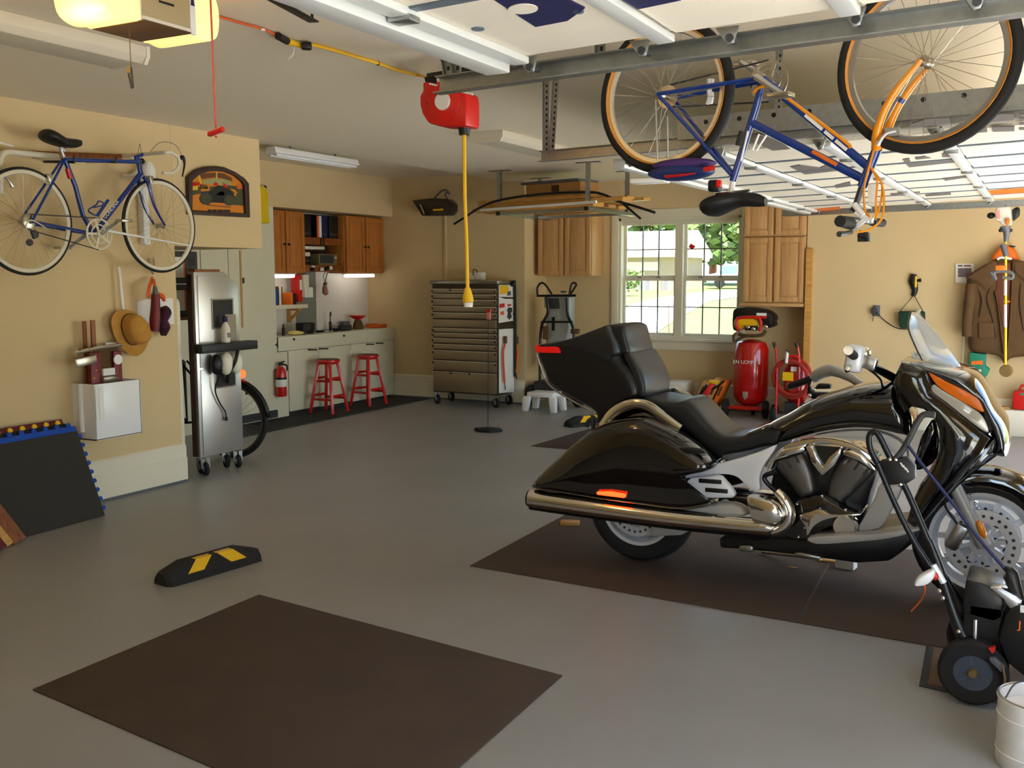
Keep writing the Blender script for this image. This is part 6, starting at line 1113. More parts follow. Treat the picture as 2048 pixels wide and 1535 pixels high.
MB().prism([(q.x, q.y) for q in spl(oxz(5.35, *kb((1062, 592), (1086, 660), (1090, 750), (1060, 835), (960, 872), (980, 740), (1010, 660))), 3, True)], 1, 5.33, 5.38).build('inner_mirror_panel', 'black_gloss', moto, bevel=.01)
# windscreen: bowed sheet, upright centre line, edges swept back
ctr = [on(x, y, 1, 5.2) for x, y in kb((1225, 322), (1130, 190), (1030, 72), (962, 8))]
lft = [on(x, y, 1, 4.98) for x, y in kb((1000, 276), (958, 192), (922, 92), (938, 8))]
ctr, lft = spl(ctr, 4), spl(lft, 4); g = MB(); rows = []
for a, b in zip(ctr, lft):
    row = []
    for k in range(-8, 9):
        t = abs(k)/8; y = a.y+(b.y-a.y)*t*(1 if k < 0 else -1); q = a+(b-a)*(t**1.8); row.append(Vector((q.x, y, q.z)))
    rows.append(row)
n_ = len(rows[0]); vs = [p for r_ in rows for p in r_]
g.add(vs, [(i*n_+k, i*n_+k+1, (i+1)*n_+k+1, (i+1)*n_+k) for i in range(len(rows)-1) for k in range(n_-1)])
ws = g.build('windscreen', 'windshield', moto)
sm_ = ws.modifiers.new('thickness', 'SOLIDIFY'); sm_.thickness = .005
MB().tube([r_[0] for r_ in rows], .004, 6).build('windscreen_edge', 'dark_grey', ws)
MB().prism(oxz(5.05, *kb((940, 228), (1000, 240), (1010, 276), (955, 268))), 1, 5.02, 5.1).build('wind_deflector', 'windshield', moto, bevel=.004)
# forks, fender, brake
for yy in (YC-.115, YC+.115):
    a, b = on(1897, 930, 1, YC), Vector((fwx+.01, YC, fwz)); MB().tube([Vector((a.x, yy, a.z)), Vector((b.x, yy, b.z))], [.03, .034], 14).build('fork_leg', 'panel_grey', moto)
q = on(1963, 1058, 1, YC-.15); MB().sph(q, (.018, .015, .045), 12, 8, (0, R(-22), 0)).build('fork_reflector', 'amber', moto)
fend = []; FP = [(1, 0), (.997, .03), (.985, .055), (.96, .074), (.91, .084), (.84, .088), (.75, .09)]
for k in range(13):
    a = R(140-128*k/12); rr = .365
    fend.append([Vector((fwx+math.cos(a)*rr*FP[abs(j)][0], YC+(1 if j > 0 else -1)*FP[abs(j)][1], fwz+math.sin(a)*rr*FP[abs(j)][0])) for j in range(-6, 7)])
g = MB(); n_ = 13; g.add([p for r_ in fend for p in r_], [(i*n_+k, i*n_+k+1, (i+1)*n_+k+1, (i+1)*n_+k) for i in range(12) for k in range(12)])
fe = g.build('front_fender', 'black_mirror', moto); fe.modifiers.new('thickness', 'SOLIDIFY').thickness = .006
for k, (x, y) in enumerate(((1943, 990), (1951, 1006), (1956, 1016))): MB().sph(on(x, y, 1, YC-.09), .007, 8, 6).build('fender_bolt', 'chrome', fe)
cp = Vector((fwx-.11, YC-.105, fwz+.03)); MB().box(cp, (.06, .06, .13), (0, R(25), 0)).build('brake_caliper', 'steel', moto, bevel=.012)
MB().tube([cp+Vector((0, 0, .06)), cp+Vector((-.06, 0, .16)), cp+Vector((-.02, 0, .3))], .006, 6, 5).build('brake_hose', 'black', moto)
# handlebars: the near grip points at the camera, the far one lies lower because the machine leans on its stand
def pk(x, y, Y): return on(1540+.12695*x, 690+.12695*y, 1, Y)
MB().tube([pk(2030, 560, 5.12), pk(1800, 430, 5.08), pk(1600, 330, 5.0), pk(1500, 260, 4.93)], .021, 12, 5).build('handlebar', 'black_gloss', moto)
gr = MB().tube([pk(1350, 190, 4.92), pk(1230, 90, 4.74)], [.022, .021], 14).build('hand_grip', 'rubber', moto)
MB().lathe([(.0, -.012), (.014, -.012), (.022, 0), (.022, .012)], pk(1228, 88, 4.735), (.25, -1, .3), 14).build('grip_end', 'chrome', gr)
MB().box(pk(1330, 210, 4.9), (.08, .07, .13), (0, R(8), R(12))).build('control_housing', 'panel_silver', moto, bevel=.018)
MB().sph(pk(1500, 130, 4.96), (.028, .028, .032)).build('reservoir', 'chrome', moto)
MB().box(pk(1540, 270, 4.94), (.085, .06, .06), (0, R(15), 0)).build('brake_master', 'steel', moto, bevel=.012)
MB().tube([pk(1220, 370, 4.85), pk(1210, 410, 4.82), pk(1260, 330, 4.86)], .01, 8, 3).build('brake_lever', 'chrome', moto)
MB().tube([pk(1540, 370, 4.96), pk(1650, 450, 5.0), pk(1740, 540, 5.05), pk(1760, 600, 5.1)], .005, 6, 4).build('throttle_cable', 'black', moto)
MB().tube([pk(1500, 660, 5.5), pk(1250, 500, 5.55), pk(1050, 415, 5.6), pk(930, 400, 5.62), pk(780, 450, 5.64), pk(690, 520, 5.66)], [.02, .024, .03, .034, .034, .03], 14, 5).build('handlebar', 'panel_grey', moto)
MB().tube([pk(650, 530, 5.66), pk(310, 650, 5.72)], .02, 12).build('hand_grip', 'rubber', moto)
MB().tube([pk(310, 650, 5.72), pk(295, 655, 5.722)], .021, 12).build('grip_end', 'steel', moto)
MB().prism([(p.x, p.z) for p in (pk(610, 560, 5.65), pk(660, 500, 5.65), pk(720, 420, 5.65), pk(650, 640, 5.65), pk(680, 700, 5.65), pk(700, 735, 5.65), pk(1170, 745, 5.65), pk(1100, 850, 5.65), pk(700, 850, 5.65), pk(590, 800, 5.65))], 1, 5.63, 5.68).build('clutch_lever_shroud', 'black_satin', moto, bevel=.006)
MB().prism([(p.x, p.z) for p in (pk(700, 690, 5.6), pk(980, 680, 5.6), pk(960, 610, 5.6), pk(760, 600, 5.6))], 1, 5.58, 5.63).build('switch_block', 'black', moto, bevel=.01)
MB().sph(pk(682, 690, 5.6), .012, 10, 6).build('lever_ball', 'chrome', moto)
MB().sph(pk(622, 790, 5.62), .012, 10, 6).build('lever_ball', 'chrome', moto)
# hose along the chin and a small tool hook under the trunk
MB().tube([on(x, y, 1, 5.05) for x, y in ka((395, 640), (400, 610), (425, 600), (430, 660))], .012, 8, 4).build('rear_hook', 'dark_grey', moto)

ar = MB()
for x, y, r_ in ((1276, 686, .03), (1286, 694, .035), (1291, 708, .032), (1280, 702, .04)): ar.sph(on(x, y, 1, 5.47), (r_, r_*.8, r_), 10, 8)
ar.build('far_armrest', 'rubber', moto)
# ---------------------------------------------------------------- bicycles
def bike_wheel(T, c, ax, r, tr, side, rimc='alu', wall=None, n=32, ph=0):
    c = Vector(c); ty = MB().tor(c, ax, r-tr, tr, 56, 10).build('tyre', 'rubber' if side is None else side, T)
    if wall: MB().lathe([(r-2*tr+.002, -tr*.7), (r-1.62*tr, -tr*.98), (r-1.55*tr, -tr*.9), (r-1.55*tr, tr*.9), (r-1.62*tr, tr*.98), (r-2*tr+.002, tr*.7), (r-2*tr+.002, -tr*.7)], c, ax, 56).build('tyre_wall', wall, ty)
    MB().lathe([(r-2*tr+.006, -.011), (r-2*tr-.016, -.009), (r-2*tr-.02, 0), (r-2*tr-.016, .009), (r-2*tr+.006, .011), (r-2*tr+.006, -.011)], c, ax, 56).build('rim', rimc, ty)
    MB().lathe([(.006, -.05), (.01, -.05), (.022, -.034), (.014, -.03), (.014, .03), (.022, .034), (.01, .05), (.006, .05)], c, ax, 14).build('hub', 'dull_chrome', ty)
    sp = MB(); u, w = perp(Vector(ax)); A = Vector(ax).normalized()
    for k in range(n):
        a = 2*math.pi*k/n+ph; s = 1 if k % 2 else -1; a2 = a+(.5 if (k//2) % 2 else -.5)
        p = c+(u*math.cos(a2)+w*math.sin(a2))*.02+A*.034*s; q = c+(u*math.cos(a)+w*math.sin(a))*(r-2*tr-.015)
        sp.cyl(p, q, .0011, seg=4, caps=False)
    sp.build('spokes', 'dull_chrome', ty); return ty
def drivetrain(T, bb, ax, rh, rr, chainc='dark_grey', cr_a=.6, cr_l=.17, rc='white_tape', arm=None, off=.055):
    A = Vector(ax).normalized(); c = Vector(bb)+A*off
    g = MB()
    for r0, r1 in ((rr-.012, rr), (rr*.55, rr*.62)): g.lathe([(r0, -.002), (r1, -.002), (r1, .002), (r0, .002), (r0, -.002)], c, A, 40)
    u, w = perp(A)
    for k in range(5):
        a = 2*math.pi*k/5; g.bar(c+(u*math.cos(a)+w*math.sin(a))*.015, c+(u*math.cos(a)+w*math.sin(a))*(rr-.008), .016, .005, A)
    g.lathe([(0, -.01), (.022, -.01), (.022, .012), (0, .012)], c, A, 16)
    cg = g.build('chainring', rc, T)
    for s in (1, -1):
        d = Vector(arm).normalized()*s; e = Vector(bb)+A*(off+.02)*s+d*cr_l
        MB().tube([Vector(bb)+A*(off+.012)*s, Vector(bb)+A*(off+.018)*s+d*cr_l*.5, e], [.014, .011, .011], 8).build('crank_arm', 'alu', T)
        MB().box(e+A*.055*s, (.09, .07, .018), A.to_track_quat('Y', 'Z').to_matrix()).build('pedal', 'dull_chrome', T, bevel=.004)
    cs = Vector(rh)+A*.03
    MB().lathe([(.012, -.008), (.05, -.008), (.044, .006), (.02, .012), (.012, .012)], cs, A, 28).build('cassette', 'dull_chrome', T)
    d = (c-cs); d2 = d.normalized(); nn = A.cross(d2)
    ch = MB(); ch.tube([cs+nn*.045, c+nn*rr], .004, 6).tube([cs-nn*.05-Vector((0, 0, 0)), c-nn*rr], .004, 6)
    ch.build('chain', chainc, T)
def saddle(T, c, fw, m='black', L=.27, wd=.14, up=1):
    f = Vector(fw).normalized(); z = Vector((0, 0, up)); s = f.cross(z); rings = []
    for t, hw, h in ((0, .03, .02), (.06, .06, .04), (.2, .07, .05), (.4, .058, .045), (.6, .036, .036), (.85, .022, .032), (1, .012, .02)):
        o = Vector(c)+f*(t-.45)*L+z*(.014*math.cos(t*5)); rings.append([o+s*hw*wd/.14*math.cos(a)+z*h*(math.sin(a) if math.sin(a) > 0 else .8*math.sin(a)) for a in [2*math.pi*k/14 for k in range(14)]])
    return MB().loft(spl_rings(rings)).build('saddle', m, T, ang=60)
def spl_rings(rings, n=3):
    cols = [spl([r_[k] for r_ in rings], n) for k in range(len(rings[0]))]
    return [[c[i] for c in cols] for i in range(len(cols[0]))]
# --- road bike on the left wall
XP = -5.62
def b1(x, y, X=XP): return on(.2149*x, 230+.2149*y, 0, X)
T = thing('road_bicycle', 'blue racing bicycle with white drop handlebar hung on the tan left wall', 'bicycle', (XP, 4.7, 1.62))
rh, fh, bb = b1(240, 990), b1(1488, 1030), b1(872, 1108)
AX = Vector((1, 0, 0))
bike_wheel(T, rh, AX, .335, .012, 'rubber', 'white_tape', 'cream_tyre', 32); bike_wheel(T, fh, AX, .335, .012, 'rubber', 'white_tape', 'cream_tyre', 32, .1)
fr = MB(); sc_, ht, hb = b1(598, 400), b1(1288, 415), b1(1312, 560)
fr.tube([sc_, b1(700, 660), b1(770, 930), bb], .0155, 10).tube([sc_+Vector((0, 0, -.01)), ht+Vector((0, 0, -.015))], .0145, 10).tube([ht, hb], .018, 10)
fr.build('frame', 'bike_blue', T)
MB().tube([hb+Vector((0, -.005, .01)), bb], .017, 10).build('down_tube', 'bike_blue', T)
MB().tube([b1(628, 500), b1(655, 590)], .0165, 10).build('red_band', 'red', T)
st = MB()
for s in (-1, 1): st.tube([sc_+AX*.012*s, rh+AX*.06*s], .008, 8).tube([bb+AX*.03*s, rh+AX*.06*s], .009, 8)
st.build('rear_stays', 'bike_blue', T)
fk = MB()
for s in (-1, 1):
    d = (fh-hb); fk.tube([hb+AX*.02*s+Vector((0, 0, -.01)), hb+AX*.045*s+Vector((0, .02, -.06)), hb+d*.62+AX*.05*s+Vector((0, -.03, 0)), fh+AX*.05*s], [.013, .013, .01, .007], 8, 4)
fk.build('fork', 'bike_blue', T)
d = (hb-bb); dn = d.normalized()
text_mesh('GONDINA', bb+d*.22+Vector((.0185, 0, 0))-dn.cross(AX)*.012*-1*-1, dn, AX.cross(dn), .026, 'frame_lettering', 'letter_white', T, .0)
drivetrain(T, bb, AX, rh, .105, 'dark_grey', rc='white_tape', arm=(0, .8, .52))
MB().tube([b1(560, 300, XP), sc_], .011, 8).build('seat_post', 'alu', T)
saddle(T, b1(560, 235), (0, 1, -.03), 'black', .29, .15)
stem = b1(1262, 395); MB().tube([ht, stem, stem+Vector((0, .07, .03))], .013, 8, 3).build('stem', 'bike_blue', T)
bc = stem+Vector((0, .07, .03)); hbm = MB()
for s in (-1, 1):
    hbm.tube([bc, bc+AX*.19*s, bc+AX*.21*s+Vector((0, .05, .005)), bc+AX*.205*s+Vector((0, .12, -.02)), bc+AX*.2*s+Vector((0, .13, -.08)), bc+AX*.2*s+Vector((0, .07, -.13)), bc+AX*.2*s+Vector((0, -.02, -.14))], .013, 8, 4)
hbm.build('drop_handlebar', 'white_tape', T)
for s in (-1, 1):
    q = bc+AX*.2*s+Vector((0, .14, -.03)); MB().tube([q, q+Vector((0, .03, .015)), q+Vector((0, .045, -.03)), q+Vector((0, .02, -.12))], [.014, .015, .008, .005], 8, 3).build('brake_lever', 'black', T)
    MB().tube([bc+AX*.05*s, bc+AX*.1*s+Vector((0, .06, .08)), bc+AX*.17*s+Vector((0, .13, .07)), q+Vector((0, .03, .02))], .0025, 5, 5).build('brake_cable', 'grey', T)
MB().tube([b1(560, 300), b1(600, 330)], .016, 8).build('seat_clamp', 'alu', T)
cgp = [b1(x, y, XP+.02) for x, y in ((925, 940), (880, 930), (820, 885), (900, 830), (915, 800), (960, 815), (950, 840), (870, 860))]
MB().tube(cgp, .005, 6, 3).tube([b1(905, 935, XP-.01), b1(1005, 790, XP-.01)], .011, 8).build('bottle_cage', 'bike_blue', T)
for p, nm in ((b1(440, 585), 'rear_brake'), (b1(1385, 600), 'front_brake')):
    MB().box(p, (.06, .03, .05)).tube([p+Vector((.03, -.02, .02)), p+Vector((.03, 0, -.04))], .006, 6).build(nm, 'dull_chrome', T, bevel=.004)
dr = b1(320, 1110, XP+.05); MB().box(dr, (.02, .035, .05), (R(20), 0, 0)).cyl(b1(275, 1185, XP+.04), b1(275, 1185, XP+.055), .022).cyl(b1(330, 1110, XP+.04), b1(330, 1110, XP+.055), .02).build('rear_derailleur', 'dark_grey', T, bevel=.003)
MB().tube([b1(440, 1060, XP+.07), b1(330, 990, XP+.07), b1(270, 985, XP+.07), b1(240, 1040, XP+.07), b1(270, 1100, XP+.07)], .004, 6, 4).build('gear_cable', 'white_tape', T)
MB().tube([b1(960, 1068, XP+.07), b1(1770, 1215, XP+.10)], [.009, .005], 8).build('frame_pump', 'white_gloss', T)
# wall rack that carries it
rk = thing('bicycle_wall_rack', 'white wall bracket with two arms holding the blue racing bicycle', 'bike rack', (XL, 4.9, 1.9))
q = b1(1360, 1210, XL+.03); MB().bx(XL, XL+.06, q.y-.04, q.y+.02, q.z, q.z+.50).build('upright', 'white', rk, bevel=.01)
MB().sph(b1(1380, 540, XL+.05), (.05, .055, .09)).build('head', 'white', rk)
for x in (640, 1030):
    a = b1(x, 415, XP); MB().tube([Vector((XL, a.y, a.z)), Vector((XP-.02, a.y, a.z-.012)), Vector((XP+.05, a.y, a.z-.02)), Vector((XP+.055, a.y, a.z+.02))], .009, 8).build('arm', 'black', rk)
a, b = b1(300, 365, XL+.012), b1(1130, 395, XL+.012); MB().bar(a, b, .02, .045).build('back_rail', 'darkwood', rk, bevel=.004)
# second bike: only its white drop bar and top tube reach into the picture
T = thing('white_bicycle_handlebar', 'white taped drop handlebar and tube of another bicycle behind the rear wheel', 'handlebar', (XL+.1, 3.95, 2.2))
MB().tube([b1(540, 385, XL+.12), b1(250, 360, XL+.12), b1(80, 345, XL+.12), b1(15, 375, XL+.13), b1(0, 450, XL+.13), b1(5, 600, XL+.13), b1(10, 735, XL+.13)], .019, 10, 4).build('drop_bar', 'white_tape', T)
MB().tube([b1(45, 560, XL+.13), b1(90, 620, XL+.13), b1(118, 665, XL+.13)], [.01, .009, .013], 8, 3).build('brake_lever', 'alu', T)
MB().tube([b1(-60, 240, XL+.1), b1(120, 290, XL+.1)], .006, 6).build('cable', 'white', T)
# --- mountain bike hanging upside down from the ceiling
P0 = c_o+ray(1855, 125)*3.7; P1 = c_o+ray(1330, 192)*4.4; P1.z = P0.z = 2.372
dh = (P0-P1).normalized(); NB = dh.cross(Vector((0, 0, 1))).normalized()          # towards the camera
if NB.y > 0: NB = -NB
def b2(x, y, o=0): return onp(x, y, P0+NB*o, NB)
T = thing('mountain_bicycle', 'blue and orange bicycle hanging upside down below the ceiling', 'bicycle', (P0+P1)/2)
fh, rh = b2(1852, 124), b2(1330, 192)
bike_wheel(T, fh, NB, .335, .024, 'rubber', 'alu', 'gum_wall', 32); bike_wheel(T, rh, NB, .335, .024, 'rubber', 'alu', 'gum_wall', 32, .07)
bb, sct, ttj, hb, ht = b2(1526, 158), b2(1466, 362), b2(1505, 246), b2(1754, 298), b2(1724, 374)
MB().tube([bb, b2(1512, 215), sct], .016, 12).build('seat_tube', 'bike_blue', T)
tt = MB().tube([ttj, b2(1727, 358)], .017, 12).build('top_tube', 'bike_blue', T)
dt = MB().tube([bb, b2(1742, 338)], .017, 12).build('down_tube', 'bike_blue', T)
MB().tube([hb, ht], .02, 12).build('head_tube', 'bike_blue', T)
MB().tube([b2(1625, 303, .012), b2(1674, 330, .012)], .0085, 8).build('orange_flash', 'orange', tt)
MB().tube([b2(1508, 185, .012), b2(1520, 174, .015), b2(1545, 174, .016), b2(1580, 200, .015), b2(1690, 283, .015), b2(1700, 296, .015)], .007, 8, 4).build('orange_stripe', 'bike_orange', dt)
for t0, t1 in ((.42, .58), (.60, .68), (.70, .80)): p_, q_ = bb+(b2(1742, 338)-bb)*t0+NB*.0165, bb+(b2(1742, 338)-bb)*t1+NB*.0165; MB().bar(p_, q_, .003, .013, (p_-q_).cross(NB)).build('frame_lettering', 'letter_white', dt)
sy = MB(); cs = MB()
for s in (-1, 1): sy.tube([b2(1466, 350)+NB*.015*s, rh+NB*.065*s], .0085, 8); cs.tube([bb+NB*.035*s, rh+NB*.065*s], .0095, 8)
sy.build('seat_stays', 'bike_blue', T); cs.build('chain_stays', 'bike_blue', T)
fk = MB()
for s in (-1, 1): fk.tube([hb+NB*.01*s, b2(1762, 268)+NB*.045*s, b2(1782, 218)+NB*.055*s, b2(1812, 172)+NB*.055*s, fh+NB*.055*s], [.018, .017, .015, .013, .009], 10, 4)
fk.build('fork', 'bike_orange', T)
MB().tube([b2(1800, 205, .06), b2(1806, 197, .06)], .0135, 10).build('fork_band', 'blue', T)
drivetrain(T, bb, -NB, rh, .085, 'dark_grey', rc='dull_chrome', arm=b2(1440, 102)-bb, cr_l=.17)
MB().tube([sct, b2(1461, 388)], .013, 8).build('seat_post', 'white', T)
saddle(T, b2(1464, 404), dh, 'black', .28, .2, -1)
MB().tube([b2(1432, 388), b2(1500, 380)], .006, 6).build('saddle_rail', 'steel', T)
pch = MB().puff([(a, b) for a, b in ring2(1, 1, 24)], [(0, 0)], 1, 0, 1, 5, 2.5)
ctr = b2(1362, 345); pch.xf(Matrix.Translation(ctr) @ (Matrix((dh, Vector((0, 0, 1)).cross(dh), Vector((0, 0, 1)))).transposed().to_4x4()) @ Matrix.Diagonal((.155, .065, .036, 1)))
po = pch.build('saddle_pouch', 'pouch_blue', T)
pc2 = MB().puff(ring2(1, 1, 24), [(0, 0)], 1, 0, 1, 5, 2.5); pc2.xf(Matrix.Translation(b2(1368, 329)) @ (Matrix((dh, Vector((0, 0, 1)).cross(dh), Vector((0, 0, 1)))).transposed().to_4x4()) @ Matrix.Diagonal((.15, .06, .026, 1)))
pc2.build('pouch_top', 'purple', po)
MB().tube([b2(1330, 353, .066), b2(1365, 350, .07), b2(1392, 346, .07)], [.007, .006, .003], 6, 3).build('pouch_stripe', 'red', po)
MB().box(b2(1418, 337, .06), (.05, .014, .02), (0, R(-8), 0)).build('pouch_patch', 'red', po, bevel=.004)
MB().box(b2(1430, 372), (.05, .06, .05)).build('rear_light', 'black', T, bevel=.01)
MB().box(b2(1438, 367, .02), (.02, .02, .03)).build('rear_reflector', 'lamp_red', T, bevel=.004)
for x0, y0, x1, y1 in ((1311, 200, 1315, 323), (1335, 234, 1336, 318)): MB().tube([b2(x0, y0, .07), b2(x1, y1, .07)], .004, 6).build('rack_stay', 'alu', T)
MB().box(b2(1300, 362), (.16, .09, .02), (0, 0, 0)).build('rack_plate', 'white', T, bevel=.004)
cg = MB()
for a, b in (((1496, 262), (1482, 322)), ((1518, 268), (1505, 300)), ((1533, 270), (1512, 302))): cg.tube([b2(*a, .02), b2(*b, .03)], .0045, 6)
cg.build('bottle_cage', 'white_gloss', T)
MB().tube([b2(1488, 263), b2(1480, 292)], .021, 10).build('pump_peg', 'dark_grey', T)
r1 = MB().tube([b2(1421, 158, -.05), b2(1420, 168, -.05)], .016, 10).build('spoke_reflector', 'glow_white', T)
MB().tube([b2(1420, 180, -.05), b2(1421, 196, -.05), b2(1417, 210, -.05)], .015, 10, 3).build('spoke_reflector', 'glow_white', T)
MB().tube([b2(1724, 374), b2(1713, 408), b2(1706, 422)], .014, 8).build('stem', 'black_satin', T)
hc = b2(1712, 440); sd = (NB*.9-dh*.45).normalized()
MB().tube([hc-NB*.28, hc, hc+NB*.12-dh*.0], .012, 8).build('handlebar', 'black', T)
MB().tube([b2(1702, 448, .08), b2(1680, 442, .22)], .022, 12).build('hand_grip', 'rubber', T)
MB().tube([hc-NB*.18, hc-NB*.3], .017, 12).build('hand_grip', 'rubber', T)
MB().tube([b2(1702, 464, .1), b2(1690, 467, .18), b2(1678, 468, .24)], [.009, .009, .011], 8, 3).build('brake_lever', 'dark_grey', T)
ms = MB()
for a, b, r_ in (((1708, 408), (1726, 430), .012), ((1710, 425), (1738, 442), .008), ((1706, 460), (1742, 432), .007), ((1710, 452), (1738, 430), .007), ((1722, 432), (1746, 440), .01)): ms.tube([b2(*a, .03), b2(*b, .03)], r_, 8)
ms.build('brake_mount', 'white_gloss', T)
MB().tube([b2(1716, 466, .06), b2(1730, 470, .05), b2(1736, 482, .05)], [.012, .014, .006], 8, 3).box(b2(1728, 474, .03), (.04, .05, .035)).build('shifter', 'black', T)
for pts in (((1748, 300), (1735, 345), (1728, 380), (1730, 420), (1740, 434)), ((1742, 335), (1762, 365), (1768, 400), (1762, 440), (1735, 460), (1712, 464)), ((1742, 335), (1754, 360), (1752, 400), (1752, 440)), ((1750, 345), (1764, 370), (1760, 410), (1752, 436))):
    MB().tube([b2(x, y, .03+.02*k) for k, (x, y) in enumerate(pts)], .0042, 6, 5).build('cable', 'bike_orange', T)
MB().tube([b2(1755, 290, .06), b2(1772, 268, .06), b2(1792, 262, .05)], .007, 6, 3).box(b2(1785, 264, .03), (.05, .03, .03)).build('front_brake', 'alu', T)
MB().box(b2(1745, 386), (.03, .02, .07)).build('cable_tag', 'white', T)
for p in (fh, rh):
    MB().tube([Vector((p.x, p.y, H)), Vector((p.x, p.y, H-.03)), Vector((p.x, p.y, H-.05))+NB*.04, Vector((p.x, p.y, H-.02))+NB*.05], .006, 6, 3).build('ceiling_hook', 'dark_grey', T)
# --- rear end of a city bike behind the steel cart
T = thing('city_bicycle', 'dark city bicycle behind the steel cart, with red rear lamp and black mudguard', 'bicycle', (-6.35, 6.4, 0))
c0 = fl(495, 916); c = Vector((c0.x-.12, c0.y-.05, .345)); ax = Vector((.24, -.97, 0)).normalized()
dY = Vector((.97, .24, 0)).normalized()
bike_wheel(T, c, ax, .345, .022, 'rubber', 'steel', None, 28)
mg = []
for k in range(11):
    a = R(5+115*k/10); mg.append([c+(dY*math.cos(a)+Vector((0, 0, 1))*math.sin(a))*(.372-.02*(j/3)**2)+ax*.03*j/3 for j in range(-3, 4)])
g = MB(); g.add([p for r_ in mg for p in r_], [(i*7+k, i*7+k+1, (i+1)*7+k+1, (i+1)*7+k) for i in range(10) for k in range(6)])
o = g.build('mudguard', 'black', T); o.modifiers.new('thickness', 'SOLIDIFY').thickness = .004
lp = c+Vector((0, 0, 1))*.40+dY*.09; MB().lathe([(0, -.015), (.03, -.012), (.036, 0), (.036, .03), (.02, .05)], lp+dY*.03, -dY, 18).build('rear_lamp', 'red_lens_glow', T)
MB().tube([c-dY*.35+Vector((0, 0, .41)), c+dY*.05+Vector((0, 0, .41)), c+dY*.1+Vector((0, 0, .40))], .008, 6).build('carrier', 'black', T)
MB().tube([c+ax*.06, c-dY*.45+ax*.05+Vector((0, 0, .5))], .01, 8).tube([c-ax*.06, c-dY*.45-ax*.05+Vector((0, 0, .5))], .01, 8).tube([c+ax*.06, c-dY*.44+ax*.04-Vector((0, 0, .04))], .01, 8).build('frame_stays', 'black', T)
MB().lathe([(.012, 0), (.09, 0), (.09, .006), (.012, .006)], c+ax*.05, ax, 28).build('hub_guard', 'yellow', T)
MB().tube([c+ax*.03, c+ax*.04+dY*.12+Vector((0, 0, .28))], .004, 6).build('mudguard_stay', 'steel', T)
MB().lathe([(0, 0), (.014, .0), (.014, .02), (0, .02)], c+ax*.06, ax, 12).build('axle_nut', 'steel', T)
fwh = c-dY*.94; bike_wheel(T, fwh, ax, .345, .022, 'rubber', 'steel', None, 28)
MB().tube([c-dY*.45+Vector((0, 0, .5)), c-dY*.44-Vector((0, 0, .04)), c-dY*.9+Vector((0, 0, .42)), c-dY*.45+Vector((0, 0, .5))], .016, 8).tube([c-dY*.9+Vector((0, 0, .42)), fwh], .014, 8).build('frame', 'black', T)
# ---------------------------------------------------------------- things on the floor
def floor_mat(label, pts, seam=None, h=.006):
    P = [Vector(p) for p in pts]; T = thing('floor_mat', label, 'mat', (sum((Vector(p+(0,)) for p in [tuple(q) for q in P]), Vector())/len(P)), 'dark brown floor mats')
    MB().prism([(p.x, p.y) for p in P], 2, .0006, h).build('sheet', 'matbrown', T, bevel=.002)
    if seam: MB().bar(Vector(seam[0]+(h+.0008,)), Vector(seam[1]+(h+.0008,)), .01, .0012).build('seam', 'dark_grey', T)
def f2(x, y): p = fl(x, y); return (p.x, p.y)
a, b, c = f2(65, 1380), f2(518, 1190), f2(1125, 1352)
floor_mat('empty dark brown floor mat in the foreground', [a, b, c, (c[0]+.03, c[1]-1.30)])
a, b, d = f2(940, 1132), f2(1890, 1297), f2(1112, 1035)
floor_mat('dark brown floor mat under the black motorcycle', [a, (a[0]-.03, a[1]+1.45), (.3, a[1]+1.45), (.32, b[1]-.02), b], (f2(1595, 1245), (f2(1640, 1140)[0], a[1]+1.44)))
a, b = f2(1062, 892), f2(1195, 853)
floor_mat('dark brown floor mat behind the motorcycle, in the far bay', [a, (b[0]+.0, b[1]), (-1.6, b[1]), (-1.6, a[1])])
def stop(label, p, ang, L=.62):
    T = thing('parking_stop', label, 'parking stop', (p[0], p[1], 0), 'rubber parking stops'); T.rotation_euler = (0, 0, ang)
    loc = T.location.copy(); T.location = (0, 0, 0)
    rings = []
    for x, w_, h_ in ((-L/2, .055, .06), (-L/2+.02, .08, .066), (-L/2+.13, .085, .1), (L/2-.13, .085, .1), (L/2-.02, .08, .066), (L/2, .055, .06)): rings.append([Vector((x, -w_, 0)), Vector((x, w_, 0)), Vector((x, w_*.94, h_*.4)), Vector((x, w_*.45, h_)), Vector((x, -w_*.45, h_)), Vector((x, -w_*.94, h_*.4))])
    MB().loft(rings).build('block', 'rubber', T, ang=25)
    for sx in (-1, 1):
        x = sx*.105; k = .035*sx
        q = [Vector((x-.055+k, -.078, .046)), Vector((x+.045+k, -.078, .046)), Vector((x+.055-k, -.0383, .1)), Vector((x-.045-k, -.0383, .1))]; t = [Vector((x+.055-k, .0, .1003)), Vector((x-.045-k, .0, .1003))]
        n = Vector((0, -.002, .0015)); MB().add([v+n for v in q]+[v+Vector((0, 0, .001)) for v in t]+[v-n for v in q]+[v-Vector((0, 0, .004)) for v in t], [(0, 1, 2, 3), (3, 2, 4, 5), (9, 8, 7, 6), (11, 10, 8, 9), (0, 6, 7, 1), (1, 7, 8, 2), (2, 8, 10, 4), (4, 10, 11, 5), (5, 11, 9, 3), (3, 9, 6, 0)]).build('yellow_patch', 'yellow', T, smooth=False)
    T.location = loc; return T
p0, p1 = fl(330, 1172), fl(508, 1120); m_ = (p0+p1)/2; stop('black parking stop with yellow patches in the left foreground', (m_.x-.03, m_.y+.02), math.atan2(p1.y-p0.y, p1.x-p0.x))
p0 = fl(1150, 850); stop('black parking stop with yellow patches behind the motorcycle trunk', (p0.x+.12, p0.y+.12), R(62))
